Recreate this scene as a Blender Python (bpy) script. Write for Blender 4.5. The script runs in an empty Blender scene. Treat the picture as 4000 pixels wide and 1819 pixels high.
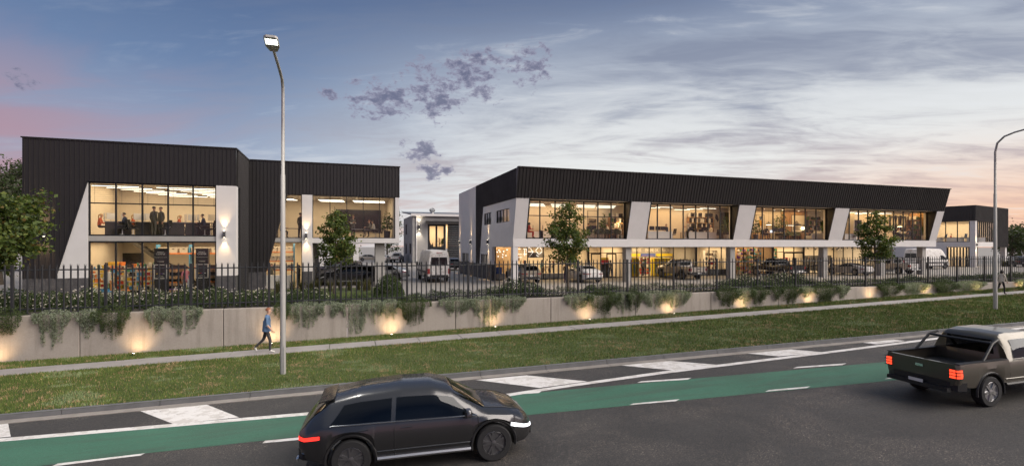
import bpy, math, random
import numpy as np
from mathutils import Vector, Matrix

scene = bpy.context.scene
C = scene.collection
R = math.radians
random.seed(7)
rng = np.random.default_rng(11)

# ------------------------------------------------------------------ camera
# X runs along the street (to the right), Y into the site, z = 0 is the car park level.
YAW = R(18.35)
CAM_Z = 3.1
cd = bpy.data.cameras.new('camera')
cam = bpy.data.objects.new('camera', cd)
C.objects.link(cam)
cam.location = (0, 0, CAM_Z)
cam.rotation_euler = (R(90), 0, -YAW)
cd.sensor_width = 36.0
cd.lens = 36.0 * 1990 / 4000
cd.shift_y = 0.0129
cd.clip_start = 0.1
cd.clip_end = 3000
scene.camera = cam

# ------------------------------------------------------------------ sky
SUN_AZ = R(128)      # clockwise from +Y
SUN_EL = R(38)
world = bpy.data.worlds.new('World')
scene.world = world
world.use_nodes = True
wt = world.node_tree
wt.nodes.clear()

class NT:
    """small helper for wiring shader nodes"""
    def __init__(self, tree):
        self.t = tree
    def node(self, typ, **kw):
        n = self.t.nodes.new(typ)
        for k, v in kw.items():
            setattr(n, k, v)
        return n
    def put(self, sock, val):
        if isinstance(val, bpy.types.NodeSocket):
            self.t.links.new(val, sock)
        elif val is not None:
            sock.default_value = val
    def math(self, op, a, b=None, c=None, clamp=False):
        n = self.node('ShaderNodeMath', operation=op, use_clamp=clamp)
        for i, v in enumerate((a, b, c)):
            if v is not None:
                self.put(n.inputs[i], v)
        return n.outputs[0]
    def vmath(self, op, a, b=None, scale=None):
        n = self.node('ShaderNodeVectorMath', operation=op)
        self.put(n.inputs[0], a)
        if b is not None:
            self.put(n.inputs[1], b)
        if scale is not None:
            self.put(n.inputs['Scale'], scale)
        return n.outputs['Value'] if op in ('DOT_PRODUCT', 'LENGTH', 'DISTANCE') else n.outputs['Vector']
    def sstep(self, x, a, b, lo=0.0, hi=1.0):
        n = self.node('ShaderNodeMapRange', interpolation_type='SMOOTHSTEP', clamp=True)
        self.put(n.inputs[0], x)
        for i, v in enumerate((a, b, lo, hi)):
            n.inputs[i + 1].default_value = v
        return n.outputs[0]
    def noise(self, vec, scale, detail=4.0, rough=0.55, dist=0.0):
        n = self.node('ShaderNodeTexNoise')
        self.put(n.inputs['Vector'], vec)
        n.inputs['Scale'].default_value = scale
        n.inputs['Detail'].default_value = detail
        n.inputs['Roughness'].default_value = rough
        n.inputs['Distortion'].default_value = dist
        return n.outputs[0]
    def mix(self, f, a, b, blend='MIX'):
        n = self.node('ShaderNodeMix', data_type='RGBA', blend_type=blend)
        self.put(n.inputs[0], f)
        for i, v in ((6, a), (7, b)):
            self.put(n.inputs[i], (*v[:3], 1) if isinstance(v, tuple) else v)
        return n.outputs[2]
    def ramp(self, f, stops):
        n = self.node('ShaderNodeValToRGB')
        el = n.color_ramp.elements
        while len(el) < len(stops):
            el.new(0.5)
        for e, (p, c) in zip(el, stops):
            e.position = p
            e.color = (*c, 1)
        self.put(n.inputs[0], f)
        return n.outputs[0]

def srgb(r, g, b):
    f = lambda c: (c / 255 / 12.92) if c / 255 <= 0.04045 else ((c / 255 + 0.055) / 1.055) ** 2.4
    return (f(r), f(g), f(b))

W = NT(wt)
gen = W.node('ShaderNodeTexCoord').outputs['Generated']
d = W.vmath('NORMALIZE', gen)
sep = W.node('ShaderNodeSeparateXYZ')
W.put(sep.inputs[0], d)
dx, dy, dz = sep.outputs
el = W.math('MAXIMUM', dz, 0.0)
fwd = Vector((math.sin(YAW), math.cos(YAW), 0))
rgt = Vector((math.cos(YAW), -math.sin(YAW), 0))
# clear-sky gradient: pale towards the horizon, blue overhead
base = W.ramp(el, [(0.0, srgb(196, 184, 188)), (0.07, srgb(190, 192, 206)), (0.17, srgb(152, 168, 194)),
                   (0.30, srgb(108, 132, 170)), (0.45, srgb(76, 100, 142)), (0.75, srgb(150, 160, 180)), (1.0, srgb(168, 174, 186))])
# the after-glow lies low in the west (towards +X)
glowdir = (fwd + rgt * 0.62).normalized()
az = W.vmath('DOT_PRODUCT', d, tuple(glowdir))
glow = W.sstep(az, 0.44, 0.95)
pale = W.mix(W.math('MULTIPLY', glow, W.sstep(el, 0.50, 0.12, 0.0, 0.97)), base, srgb(243, 243, 240))
warmdir = Vector((math.sin(R(76)), math.cos(R(76)), 0.0))
waz = W.vmath('DOT_PRODUCT', d, tuple(warmdir))
warm = W.math('MULTIPLY', W.sstep(waz, 0.80, 0.98), W.sstep(el, 0.20, 0.02))
pale = W.mix(W.math('MULTIPLY', warm, 0.95), pale, srgb(255, 204, 170))
# mauve haze low in the east
east = W.sstep(az, 0.62, 0.05)
rose = W.math('MULTIPLY', W.math('MULTIPLY', east, W.sstep(el, 0.31, 0.05)), 0.85)
pale = W.mix(rose, pale, srgb(172, 138, 154))
# high streaked cloud, seen in perspective on a flat layer
inv = W.math('DIVIDE', 1.0, W.math('ADD', el, 0.11))
fx = W.math('MULTIPLY', W.vmath('DOT_PRODUCT', d, tuple(rgt)), inv)
fy = W.math('MULTIPLY', W.vmath('DOT_PRODUCT', d, tuple(fwd)), inv)
comb = W.node('ShaderNodeCombineXYZ')
W.put(comb.inputs[0], W.math('ADD', W.math('MULTIPLY', fx, 0.62), W.math('MULTIPLY', fy, 0.28)))
W.put(comb.inputs[1], W.math('MULTIPLY', fy, 1.45))
layer = comb.outputs[0]
n1 = W.noise(layer, 1.1, 7.0, 0.57, 0.9)
n2 = W.noise(layer, 3.8, 7.0, 0.6, 1.1)
st = W.math('ADD', W.math('MULTIPLY', n1, 0.7), W.math('MULTIPLY', n2, 0.3))
westness = W.sstep(az, 0.25, 0.93)
dark = W.math('MULTIPLY', W.sstep(st, 0.43, 0.66), W.math('MULTIPLY_ADD', westness, 0.72, 0.16))
cloudcol = W.ramp(el, [(0.0, srgb(222, 166, 152)), (0.12, srgb(192, 174, 176)), (0.24, srgb(152, 158, 176)), (0.42, srgb(118, 130, 156)), (1.0, srgb(92, 108, 140))])
sky2 = W.mix(dark, pale, cloudcol)
light = W.math('MULTIPLY', W.sstep(st, 0.47, 0.33), W.math('MULTIPLY_ADD', westness, 0.45, 0.08))
sky2 = W.mix(light, sky2, srgb(236, 238, 240))
# pink veils low in the east
pk = W.math('MULTIPLY', W.sstep(n1, 0.40, 0.62), W.math('MULTIPLY', east, W.sstep(el, 0.36, 0.10)))
sky2 = W.mix(W.math('MULTIPLY', pk, 0.8), sky2, srgb(186, 132, 142))
# small dark cumulus shreds drifting over the gap between the buildings
puff = W.noise(W.vmath('MULTIPLY', d, (1.0, 1.0, 1.6)), 36.0, 9.0, 0.66, 0.2)
def blob(px, py, r0, sx=1.0):
    t, u = (px - 2000) / 1990, (961 - py) / 1990
    v = (fwd + rgt * t + Vector((0, 0, u))).normalized()
    dv = W.vmath('SUBTRACT', d, tuple(v))
    dv = W.vmath('MULTIPLY', dv, (1.0, 1.0, sx))
    return W.sstep(W.vmath('LENGTH', dv), r0 * 1.3, r0 * 0.05)
mask = None
for a in ((1480, 385, 0.085, 1.5), (1690, 360, 0.085, 1.1), (1850, 300, 0.085, 1.2), (2060, 260, 0.07, 1.2), (1640, 590, 0.06, 1.8), (1700, 665, 0.05, 1.8), (1290, 368, 0.03, 1.6), (60, 315, 0.035, 1.6)):
    b_ = blob(*a)
    mask = b_ if mask is None else W.math('MAXIMUM', mask, b_)
dens = W.math('MULTIPLY', W.math('ADD', puff, W.math('MULTIPLY', mask, 0.27)), W.sstep(mask, 0.0, 0.35, 0.6, 1.0))
pf = W.sstep(dens, 0.635, 0.76)
pcol = W.mix(W.sstep(dens, 0.68, 0.86), srgb(150, 146, 168), srgb(92, 92, 122))
sky3 = W.mix(W.math('MULTIPLY', pf, 0.80), sky2, pcol)
# the physical dusk sky underneath tints everything
nish = W.node('ShaderNodeTexSky', sky_type='NISHITA')
nish.sun_disc = False
nish.sun_elevation = SUN_EL
nish.sun_rotation = SUN_AZ
bg1 = W.node('ShaderNodeBackground')
W.put(bg1.inputs[0], nish.outputs[0])
bg1.inputs[1].default_value = 0.04
bg2 = W.node('ShaderNodeBackground')
W.put(bg2.inputs[0], sky3)
bg2.inputs[1].default_value = 0.57
ms = W.node('ShaderNodeMixShader')
ms.inputs[0].default_value = 0.9
W.put(ms.inputs[1], bg1.outputs[0])
W.put(ms.inputs[2], bg2.outputs[0])
wo = W.node('ShaderNodeOutputWorld')
W.put(wo.inputs[0], ms.outputs[0])

# ------------------------------------------------------------------ sun (soft, low) and exposure
sl = bpy.data.lights.new('sun', 'SUN')
sl.energy = 2.5
sl.angle = R(56)
sl.color = (1.0, 0.90, 0.80)
sun = bpy.data.objects.new('sun', sl)
C.objects.link(sun)
sd = Vector((math.sin(SUN_AZ) * math.cos(SUN_EL), math.cos(SUN_AZ) * math.cos(SUN_EL), math.sin(SUN_EL)))
sun.rotation_euler = sd.to_track_quat('Z', 'Y').to_euler()
vs = scene.view_settings
vs.view_transform = 'Standard'
vs.look = 'None'
vs.gamma = 1.0
vs.exposure = 0.85
vs.use_curve_mapping = False
try:
    scene.cycles.use_denoising = True
    scene.cycles.max_bounces = 6
    scene.cycles.diffuse_bounces = 3
    scene.cycles.use_adaptive_sampling = True
    scene.cycles.adaptive_threshold = 0.03
    scene.cycles.transparent_max_bounces = 24
    scene.cycles.sample_clamp_indirect = 4.0
    scene.cycles.caustics_reflective = False
    scene.cycles.caustics_refractive = False
except Exception:
    pass

# ------------------------------------------------------------------ materials
MATS = {}
def mat(name, col, rough=0.6, metal=0.0, var=0.0, vscale=3.0, bump=0.0, bscale=60.0, coat=0.0, col2=None, spec=None, dist=0.02):
    """principled material; var mixes towards col2 by world-space noise, bump adds fine relief"""
    if name in MATS:
        return MATS[name]
    m = bpy.data.materials.new(name)
    m.use_nodes = True
    N = NT(m.node_tree)
    p = m.node_tree.nodes['Principled BSDF']
    p.inputs['Base Color'].default_value = (*col, 1)
    p.inputs['Roughness'].default_value = rough
    p.inputs['Metallic'].default_value = metal
    p.inputs['Coat Weight'].default_value = coat
    if coat:
        p.inputs['Coat Roughness'].default_value = 0.06
    if spec is not None:
        p.inputs['Specular IOR Level'].default_value = spec
    if var or bump:
        pos = N.node('ShaderNodeNewGeometry').outputs['Position']
    if var:
        c2 = col2 or tuple(c * (1 - var) for c in col)
        f = N.sstep(N.noise(pos, vscale, 6.0, 0.62), 0.36, 0.66)
        f2 = N.noise(pos, vscale * 9.3, 3.0, 0.6)
        f = N.math('ADD', N.math('MULTIPLY', f, 0.75), N.math('MULTIPLY', f2, 0.25), clamp=True)
        N.put(p.inputs['Base Color'], N.mix(f, col, c2))
        N.put(p.inputs['Roughness'], N.math('MULTIPLY_ADD', f, 0.12, rough - 0.06, clamp=True))
    if bump:
        b = N.node('ShaderNodeBump')
        b.inputs['Strength'].default_value = bump
        b.inputs['Distance'].default_value = dist
        N.put(b.inputs['Height'], N.noise(pos, bscale, 4.0, 0.6))
        N.put(p.inputs['Normal'], b.outputs[0])
    MATS[name] = m
    return m

def emit(name, col, strength):
    if name in MATS:
        return MATS[name]
    m = bpy.data.materials.new(name)
    m.use_nodes = True
    p = m.node_tree.nodes['Principled BSDF']
    p.inputs['Base Color'].default_value = (*[c * 0.5 for c in col], 1)
    p.inputs['Emission Color'].default_value = (*col, 1)
    p.inputs['Emission Strength'].default_value = strength
    MATS[name] = m
    return m

def glass(name, tint=(0.93, 0.95, 0.95), ior=1.5, rough=0.0, gl=(0.9, 0.93, 0.97)):
    m = bpy.data.materials.new(name)
    m.use_nodes = True
    N = NT(m.node_tree)
    m.node_tree.nodes.remove(m.node_tree.nodes['Principled BSDF'])
    tr = N.node('ShaderNodeBsdfTransparent')
    tr.inputs[0].default_value = (*tint, 1)
    go = N.node('ShaderNodeBsdfGlossy')
    go.inputs['Color'].default_value = (*gl, 1)
    go.inputs['Roughness'].default_value = rough
    lw = N.node('ShaderNodeLayerWeight')      # Schlick reflectance, the same from either side of the pane
    lw.inputs[0].default_value = 0.5
    f0 = ((ior - 1) / (ior + 1)) ** 2
    fr = N.math('MULTIPLY_ADD', N.math('POWER', lw.outputs['Facing'], 5.0), 1 - f0, f0)
    mx = N.node('ShaderNodeMixShader')
    N.put(mx.inputs[0], fr)
    N.put(mx.inputs[1], tr.outputs[0])
    N.put(mx.inputs[2], go.outputs[0])
    N.put(m.node_tree.nodes['Material Output'].inputs[0], mx.outputs[0])
    MATS[name] = m
    return m

glass('window_glass', tint=(0.90, 0.90, 0.88), ior=1.5)
glass('car_glass', tint=(0.16, 0.17, 0.18), ior=1.6)
mat('black_metal', (0.018, 0.019, 0.021), 0.45, 0.3)
mat('clad', srgb(47, 45, 45), 0.5, 0.25, var=0.16, vscale=0.6)
mat('render_white', (0.64, 0.622, 0.61), 0.85, var=0.05, vscale=1.2, bump=0.25, bscale=90)
mat('concrete', (0.40, 0.385, 0.36), 0.9, var=0.22, vscale=0.8, bump=0.25, bscale=40)
mat('brick', (0.105, 0.100, 0.105), 0.85, var=0.4, vscale=3.0, bump=0.5, bscale=60)
mat('mortar', (0.07, 0.068, 0.068), 0.95)
mat('wall_cream', (0.72, 0.66, 0.56), 0.9, var=0.06, vscale=1.5)
mat('wall_grey', (0.34, 0.325, 0.30), 0.9, var=0.1, vscale=1.5)
mat('wall_dark', (0.06, 0.055, 0.05), 0.9)
mat('ceiling_paint', (0.62, 0.58, 0.52), 0.95)
mat('floor_timber', (0.30, 0.20, 0.12), 0.5, var=0.3, vscale=4)
mat('floor_concrete', (0.36, 0.34, 0.31), 0.5, var=0.15, vscale=1.5)
mat('timber', (0.42, 0.25, 0.12), 0.5, var=0.35, vscale=6)
mat('timber_light', (0.56, 0.38, 0.20), 0.5, var=0.25, vscale=6)
mat('white_laminate', (0.72, 0.70, 0.67), 0.45)
mat('grey_laminate', (0.24, 0.24, 0.24), 0.5)
mat('dark_plastic', (0.02, 0.02, 0.022), 0.4)
mat('steel', (0.55, 0.55, 0.56), 0.35, 0.9)
mat('galv', (0.46, 0.46, 0.45), 0.42, 0.6, var=0.15, vscale=5)
mat('rubber', (0.014, 0.014, 0.015), 0.8)
mat('skin', (0.52, 0.30, 0.21), 0.6)
mat('hair_dark', (0.018, 0.013, 0.010), 0.6)
mat('hair_red', (0.22, 0.075, 0.03), 0.6)
mat('hair_blond', (0.40, 0.25, 0.11), 0.6)
mat('bark', (0.11, 0.085, 0.062), 0.9, var=0.4, vscale=12, bump=0.6, bscale=60)
emit('strip_glow', (1.0, 0.90, 0.70), 2.4)
emit('warm_glow', (1.0, 0.72, 0.38), 10.0)
emit('lens_glow', (1.0, 0.86, 0.62), 14.0)
emit('neon', (1.0, 0.97, 0.92), 1.6)

# ------------------------------------------------------------------ mesh building
class MB:
    def __init__(self):
        self.v, self.f, self.m = [], [], []
    def add(self, verts, faces, mi=0):
        o = len(self.v)
        self.v.extend([tuple(p) for p in verts])
        self.f.extend([tuple(i + o for i in f) for f in faces])
        self.m.extend([mi] * len(faces))
        return self
    def box(self, x0, x1, y0, y1, z0, z1, mi=0):
        return self.add([(x0, y0, z0), (x1, y0, z0), (x1, y1, z0), (x0, y1, z0), (x0, y0, z1), (x1, y0, z1), (x1, y1, z1), (x0, y1, z1)],
                        [(0, 3, 2, 1), (4, 5, 6, 7), (0, 1, 5, 4), (1, 2, 6, 5), (2, 3, 7, 6), (3, 0, 4, 7)], mi)
    def cbox(self, x, y, z, sx, sy, sz, mi=0):
        return self.box(x - sx / 2, x + sx / 2, y - sy / 2, y + sy / 2, z - sz / 2, z + sz / 2, mi)
    def rbox(self, x0, x1, y0, y1, z0, z1, b=0.02, mi=0):
        """box with chamfered vertical edges and top edge"""
        def ring(i, z):
            return [(x0 + i + b, y0 + i, z), (x1 - i - b, y0 + i, z), (x1 - i, y0 + i + b, z), (x1 - i, y1 - i - b, z),
                    (x1 - i - b, y1 - i, z), (x0 + i + b, y1 - i, z), (x0 + i, y1 - i - b, z), (x0 + i, y0 + i + b, z)]
        vs_ = ring(0, z0) + ring(0, z1 - b) + ring(b * 0.7, z1)
        fs = [tuple(range(7, -1, -1)), tuple(range(16, 24))]
        for k in (0, 8):
            for i in range(8):
                j = (i + 1) % 8
                fs.append((k + i, k + j, k + 8 + j, k + 8 + i))
        return self.add(vs_, fs, mi)
    def prism(self, poly, vec, mi=0):
        """extrude a planar polygon (3D points) along vec"""
        n = len(poly)
        a = [Vector(p) for p in poly]
        b = [p + Vector(vec) for p in a]
        fs = [tuple(range(n - 1, -1, -1)), tuple(range(n, 2 * n))]
        for i in range(n):
            j = (i + 1) % n
            fs.append((i, j, n + j, n + i))
        return self.add(a + b, fs, mi)
    def tube(self, pts, rad, n=8, mi=0, caps=True):
        pts = [Vector(p) for p in pts]
        if not isinstance(rad, (list, tuple)):
            rad = [rad] * len(pts)
        vs_, fs = [], []
        up = None
        for i, p in enumerate(pts):
            t = (pts[min(i + 1, len(pts) - 1)] - pts[max(i - 1, 0)])
            t = t.normalized() if t.length > 1e-9 else Vector((0, 0, 1))
            if up is None:
                up = Vector((1, 0, 0)) if abs(t.x) < 0.9 else Vector((0, 1, 0))
            a = (up - t * up.dot(t)).normalized()
            up = a
            b = t.cross(a)
            for k in range(n):
                an = 2 * math.pi * k / n
                vs_.append(p + (a * math.cos(an) + b * math.sin(an)) * rad[i])
        for i in range(len(pts) - 1):
            for k in range(n):
                k2 = (k + 1) % n
                fs.append((i * n + k, i * n + k2, (i + 1) * n + k2, (i + 1) * n + k))
        if caps:
            fs.append(tuple(range(n - 1, -1, -1)))
            fs.append(tuple((len(pts) - 1) * n + k for k in range(n)))
        return self.add(vs_, fs, mi)
    def lathe(self, prof, n=16, c=(0, 0, 0), mi=0, axis='z'):
        vs_, fs = [], []
        for r, z in prof:
            for k in range(n):
                an = 2 * math.pi * k / n
                x, y = r * math.cos(an), r * math.sin(an)
                p = (x, y, z) if axis == 'z' else ((x, z, y) if axis == 'y' else (z, x, y))
                vs_.append((c[0] + p[0], c[1] + p[1], c[2] + p[2]))
        for i in range(len(prof) - 1):
            for k in range(n):
                k2 = (k + 1) % n
                fs.append((i * n + k, i * n + k2, (i + 1) * n + k2, (i + 1) * n + k))
        fs.append(tuple(range(n - 1, -1, -1)))
        fs.append(tuple((len(prof) - 1) * n + k for k in range(n)))
        return self.add(vs_, fs, mi)
    def mesh(self, name, mats, smooth=False):
        me = bpy.data.meshes.new(name)
        me.from_pydata(self.v, [], self.f)
        for m in (mats if isinstance(mats, (list, tuple)) else [mats]):
            me.materials.append(MATS[m] if isinstance(m, str) else m)
        if any(self.m):
            me.polygons.foreach_set('material_index', self.m)
        if smooth:
            me.polygons.foreach_set('use_smooth', [True] * len(me.polygons))
            me.set_sharp_from_angle(angle=R(smooth if smooth > 1 else 40))
        me.update()
        return me
    def build(self, name, mats, parent=None, smooth=False, world=False, kind=None):
        return link(name, self.mesh(name, mats, smooth), parent, world, kind)

def link(name, me, parent=None, world=False, kind=None, loc=None):
    o = bpy.data.objects.new(name, me)
    C.objects.link(o)
    if parent is not None:
        o.parent = parent
        if world:
            o.location = -abs_loc(parent)
    if loc is not None:
        o.location = Vector(loc) - (abs_loc(parent) if (parent is not None and world) else Vector((0, 0, 0)))
    if kind:
        o['kind'] = kind
    return o

def abs_loc(o):
    v = Vector(o.location)
    while o.parent is not None:
        o = o.parent
        v += Vector(o.location)
    return v

def tag(o, label, cat, group=None, kind=None):
    o['label'] = label
    if cat:
        o['category'] = cat
    if group:
        o['group'] = group
    if kind:
        o['kind'] = kind
    return o

def thing(name, label, cat, loc=(0, 0, 0), rz=0.0, group=None):
    o = bpy.data.objects.new(name, None)
    o.empty_display_size = 0.2
    C.objects.link(o)
    o.location = loc
    o.rotation_euler = (0, 0, rz)
    return tag(o, label, cat, group)

KIDS = {}
def copy_tree(src, label=None, loc=None, rz=None, scale=None, parent=None):
    c = src.copy()
    C.objects.link(c)
    c.parent = parent
    if loc is not None:
        c.location = loc
    if rz is not None:
        c.rotation_euler = (0, 0, rz)
    if scale is not None:
        c.scale = (scale,) * 3 if isinstance(scale, (int, float)) else scale
    if label:
        c['label'] = label
    for ch in src.children:
        copy_tree(ch, parent=c)
    return c

def structure(o):
    o['kind'] = 'structure'
    return o

ORD = ['first', 'second', 'third', 'fourth', 'fifth', 'sixth', 'seventh', 'eighth', 'ninth', 'tenth', 'eleventh', 'twelfth', 'thirteenth',
       'fourteenth', 'fifteenth', 'sixteenth', 'seventeenth', 'eighteenth', 'nineteenth', 'twentieth']
def nth(i):
    return ORD[i] if i < 20 else ('twenty-' + ORD[i - 20] if i < 29 else 'thirty-' + ORD[max(i - 30, 0)])

# survey: where a sight line at photo column px meets the plane Y = const, and the height it passes there
def SX(px, Y):
    return Y * math.tan(YAW + math.atan((px - 2000) / 1990))
def SZ(px, py, Y):
    t = (px - 2000) / 1990
    dd = Y / (math.cos(YAW) - t * math.sin(YAW))
    return CAM_Z + (961 - py) / 1990 * dd
def SY(px, X):
    return X / math.tan(YAW + math.atan((px - 2000) / 1990))

def text_part(name, body, size, loc, rot, m, parent=None, depth=0.01, align='CENTER', sx=1.0):
    """lettering as a real mesh"""
    cu = bpy.data.curves.new(name, 'FONT')
    cu.body = body
    cu.size = size
    cu.extrude = depth
    cu.align_x = align
    cu.resolution_u = 2
    tmp = bpy.data.objects.new(name, cu)
    C.objects.link(tmp)
    dg = bpy.context.evaluated_depsgraph_get()
    me = bpy.data.meshes.new_from_object(tmp.evaluated_get(dg))
    bpy.data.objects.remove(tmp)
    me.materials.clear()
    me.materials.append(MATS[m])
    o = bpy.data.objects.new(name, me)
    C.objects.link(o)
    o.parent = parent
    o.location = loc
    o.rotation_euler = rot
    o.scale = (sx, 1, 1)
    return o

def light(name, typ, loc, energy, color=(1.0, 0.80, 0.55), size=None, size_y=None, rot=None, parent=None, angle=None, blend=0.6, radius=0.04):
    l = bpy.data.lights.new(name, typ)
    l.energy = energy
    l.color = color
    if typ == 'AREA':
        l.shape = 'RECTANGLE'
        l.size = size
        l.size_y = size_y or size
    else:
        l.shadow_soft_size = radius
    if typ == 'SPOT':
        l.spot_size = R(angle)
        l.spot_blend = blend
    o = bpy.data.objects.new(name, l)
    C.objects.link(o)
    o.parent = parent
    o.location = loc
    if rot is not None:
        o.rotation_euler = rot
    return o
# ================================================================== GROUND
SLOPE = 0.0214
def zb(X):            # footpath / verge level at the foot of the retaining wall
    return -1.235 + SLOPE * X
def yk(X):            # back of kerb
    return 17.4 - 0.043 * X
WALL_Y = 25.4
ROAD_DZ = -0.24
def on_slope(px, py, dz=ROAD_DZ):
    t, u = (px - 2000) / 1990, (961 - py) / 1990
    kx = math.sin(YAW) + t * math.cos(YAW)
    ky = math.cos(YAW) - t * math.sin(YAW)
    s = (zb(0) + dz - CAM_Z) / (u - SLOPE * kx)
    return (s * kx, s * ky, CAM_Z + s * u)

def ground_mat(name, stops, scale, bump, bscale, rough=0.9, extra=None, dist=0.02):
    m = bpy.data.materials.new(name)
    m.use_nodes = True
    N = NT(m.node_tree)
    p = m.node_tree.nodes['Principled BSDF']
    pos = N.node('ShaderNodeNewGeometry').outputs['Position']
    f = N.math('ADD', N.math('MULTIPLY', N.noise(pos, scale, 6.0, 0.62), 0.55), N.math('MULTIPLY', N.noise(pos, scale * 23, 3.0, 0.65), 0.45))
    c = N.ramp(f, stops)
    if extra:
        c = extra(N, pos, c)
    N.put(p.inputs['Base Color'], c)
    p.inputs['Roughness'].default_value = rough
    b = N.node('ShaderNodeBump')
    b.inputs['Strength'].default_value = bump
    b.inputs['Distance'].default_value = dist
    N.put(b.inputs['Height'], N.noise(pos, bscale, 3.0, 0.7))
    N.put(p.inputs['Normal'], b.outputs[0])
    MATS[name] = m
    return m

def asphalt_extra(N, pos, c):
    # aggregate, polished wheel tracks, and worn patches where the binder has gone
    st = N.vmath('MULTIPLY', pos, (0.10, 1.0, 0.0))
    streak = N.noise(st, 2.2, 5.0, 0.6, 0.3)
    c = N.mix(N.sstep(streak, 0.40, 0.66, 0.0, 0.55), c, (0.030, 0.0295, 0.029))
    worn = N.sstep(N.noise(pos, 0.38, 6.0, 0.62, 0.5), 0.46, 0.66)
    fl = N.sstep(N.noise(pos, 30.0, 3.0, 0.6), 0.56, 0.66)
    fl2 = N.sstep(N.noise(pos, 75.0, 2.0, 0.5), 0.56, 0.66)
    f = N.math('MAXIMUM', fl, N.math('MULTIPLY', fl2, 0.8))
    c = N.mix(N.math('MULTIPLY', f, N.math('MULTIPLY_ADD', worn, 0.60, 0.30)), c, (0.26, 0.215, 0.18))
    dk = N.sstep(N.noise(pos, 22.0, 3.0, 0.6), 0.60, 0.70)
    c = N.mix(N.math('MULTIPLY', dk, 0.6), c, (0.012, 0.012, 0.012))
    return c
ground_mat('asphalt', [(0.25, (0.018, 0.018, 0.018)), (0.5, (0.033, 0.032, 0.032)), (0.75, (0.060, 0.058, 0.055))], 0.55, 0.55, 70, 0.72, asphalt_extra)
ground_mat('lot_concrete', [(0.3, (0.25, 0.228, 0.205)), (0.6, (0.32, 0.295, 0.265)), (0.8, (0.37, 0.34, 0.31))], 0.4, 0.15, 60, 0.6)
ground_mat('soil', [(0.3, (0.020, 0.016, 0.010)), (0.7, (0.05, 0.038, 0.025))], 2.0, 0.8, 30)
ground_mat('turf', [(0.30, (0.035, 0.045, 0.016)), (0.5, (0.055, 0.080, 0.022)), (0.72, (0.11, 0.095, 0.045))], 1.1, 0.8, 40, 0.95)
def green_extra(N, pos, c):
    ch = N.sstep(N.noise(pos, 30.0, 3.0, 0.6), 0.57, 0.66)
    c = N.mix(N.math('MULTIPLY', ch, 0.45), c, (0.040, 0.045, 0.040))
    st = N.noise(N.vmath('MULTIPLY', pos, (0.12, 1.0, 0.0)), 2.0, 5.0, 0.6, 0.3)
    return N.mix(N.sstep(st, 0.42, 0.68, 0.0, 0.5), c, (0.050, 0.075, 0.058))
ground_mat('lane_green', [(0.3, (0.034, 0.110, 0.070)), (0.7, (0.055, 0.165, 0.108))], 0.7, 0.45, 70, 0.75, green_extra)
def worn_white(N, pos, c):
    w = N.sstep(N.noise(pos, 2.6, 8.0, 0.7), 0.49, 0.55)
    c = N.mix(N.math('MULTIPLY', w, 0.40), c, (0.34, 0.30, 0.26))
    w2 = N.sstep(N.noise(pos, 9.0, 6.0, 0.7), 0.62, 0.68)
    return N.mix(N.math('MULTIPLY', w2, 0.75), c, (0.06, 0.058, 0.055))
ground_mat('paint_white', [(0.3, (0.60, 0.575, 0.55)), (0.7, (0.72, 0.70, 0.68))], 1.5, 0.3, 70, 0.7, worn_white)
mat('path_concrete', (0.34, 0.315, 0.295), 0.9, var=0.2, vscale=0.9, bump=0.3, bscale=50)
mat('kerb_concrete', (0.135, 0.135, 0.14), 0.9, var=0.25, vscale=1.6, bump=0.3, bscale=50)
mat('gutter_concrete', (0.27, 0.245, 0.22), 0.9, var=0.25, vscale=1.6, bump=0.3, bscale=50)
def streaks(N, pos, c):
    v = N.noise(N.vmath('MULTIPLY', pos, (1.0, 1.0, 0.10)), 3.2, 6.0, 0.65)
    c = N.mix(N.sstep(v, 0.46, 0.70, 0.0, 0.55), c, (0.235, 0.205, 0.175))
    sp = N.sstep(N.noise(pos, 7.0, 7.0, 0.7), 0.60, 0.72)
    return N.mix(N.math('MULTIPLY', sp, 0.4), c, (0.22, 0.195, 0.17))
ground_mat('wall_concrete', [(0.3, (0.30, 0.265, 0.23)), (0.55, (0.365, 0.325, 0.285)), (0.8, (0.42, 0.38, 0.335))], 0.8, 0.3, 30, 0.9, streaks)

# the car park and everything beyond it, one sheet to the horizon
b = MB()
b.add([(-900, 29, 0), (1200, 29, 0), (1500, 1800, 0), (-1500, 1800, 0)], [(0, 1, 2, 3)])
structure(b.build('car_park_ground', 'lot_concrete'))
tag(bpy.data.objects['car_park_ground'], 'pale concrete car park and driveway around the buildings', 'ground')
# road: gently climbing sheet
X0, X1 = -60.0, 160.0
b = MB()
b.add([(X0, -40, zb(X0) + ROAD_DZ), (X1, -40, zb(X1) + ROAD_DZ), (X1, yk(X1) - 0.2, zb(X1) + ROAD_DZ), (X0, yk(X0) - 0.2, zb(X0) + ROAD_DZ)], [(0, 1, 2, 3)])
tag(structure(b.build('road', 'asphalt')), 'dark worn asphalt road climbing gently along the verge', 'road')
# verge: from the wall down to the kerb
b = MB()
nx = 220
rows = []
for X in np.linspace(X0, X1, nx):
    k = yk(X)
    rows.append([(X, WALL_Y + 0.1, zb(X)), (X, 24.0, zb(X)), (X, 22.6, zb(X) - 0.005), (X, (22.6 + k) / 2, zb(X) - 0.03), (X, k - 0.16, zb(X) - 0.095)])
vs_ = [p for r in rows for p in r]
fs = [(i * 5 + j, i * 5 + j + 1, (i + 1) * 5 + j + 1, (i + 1) * 5 + j) for i in range(nx - 1) for j in range(4)]
b.add(vs_, [f[::-1] for f in fs])
tag(structure(b.build('verge', 'turf')), 'grassed verge between kerb and retaining wall', 'verge')
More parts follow.
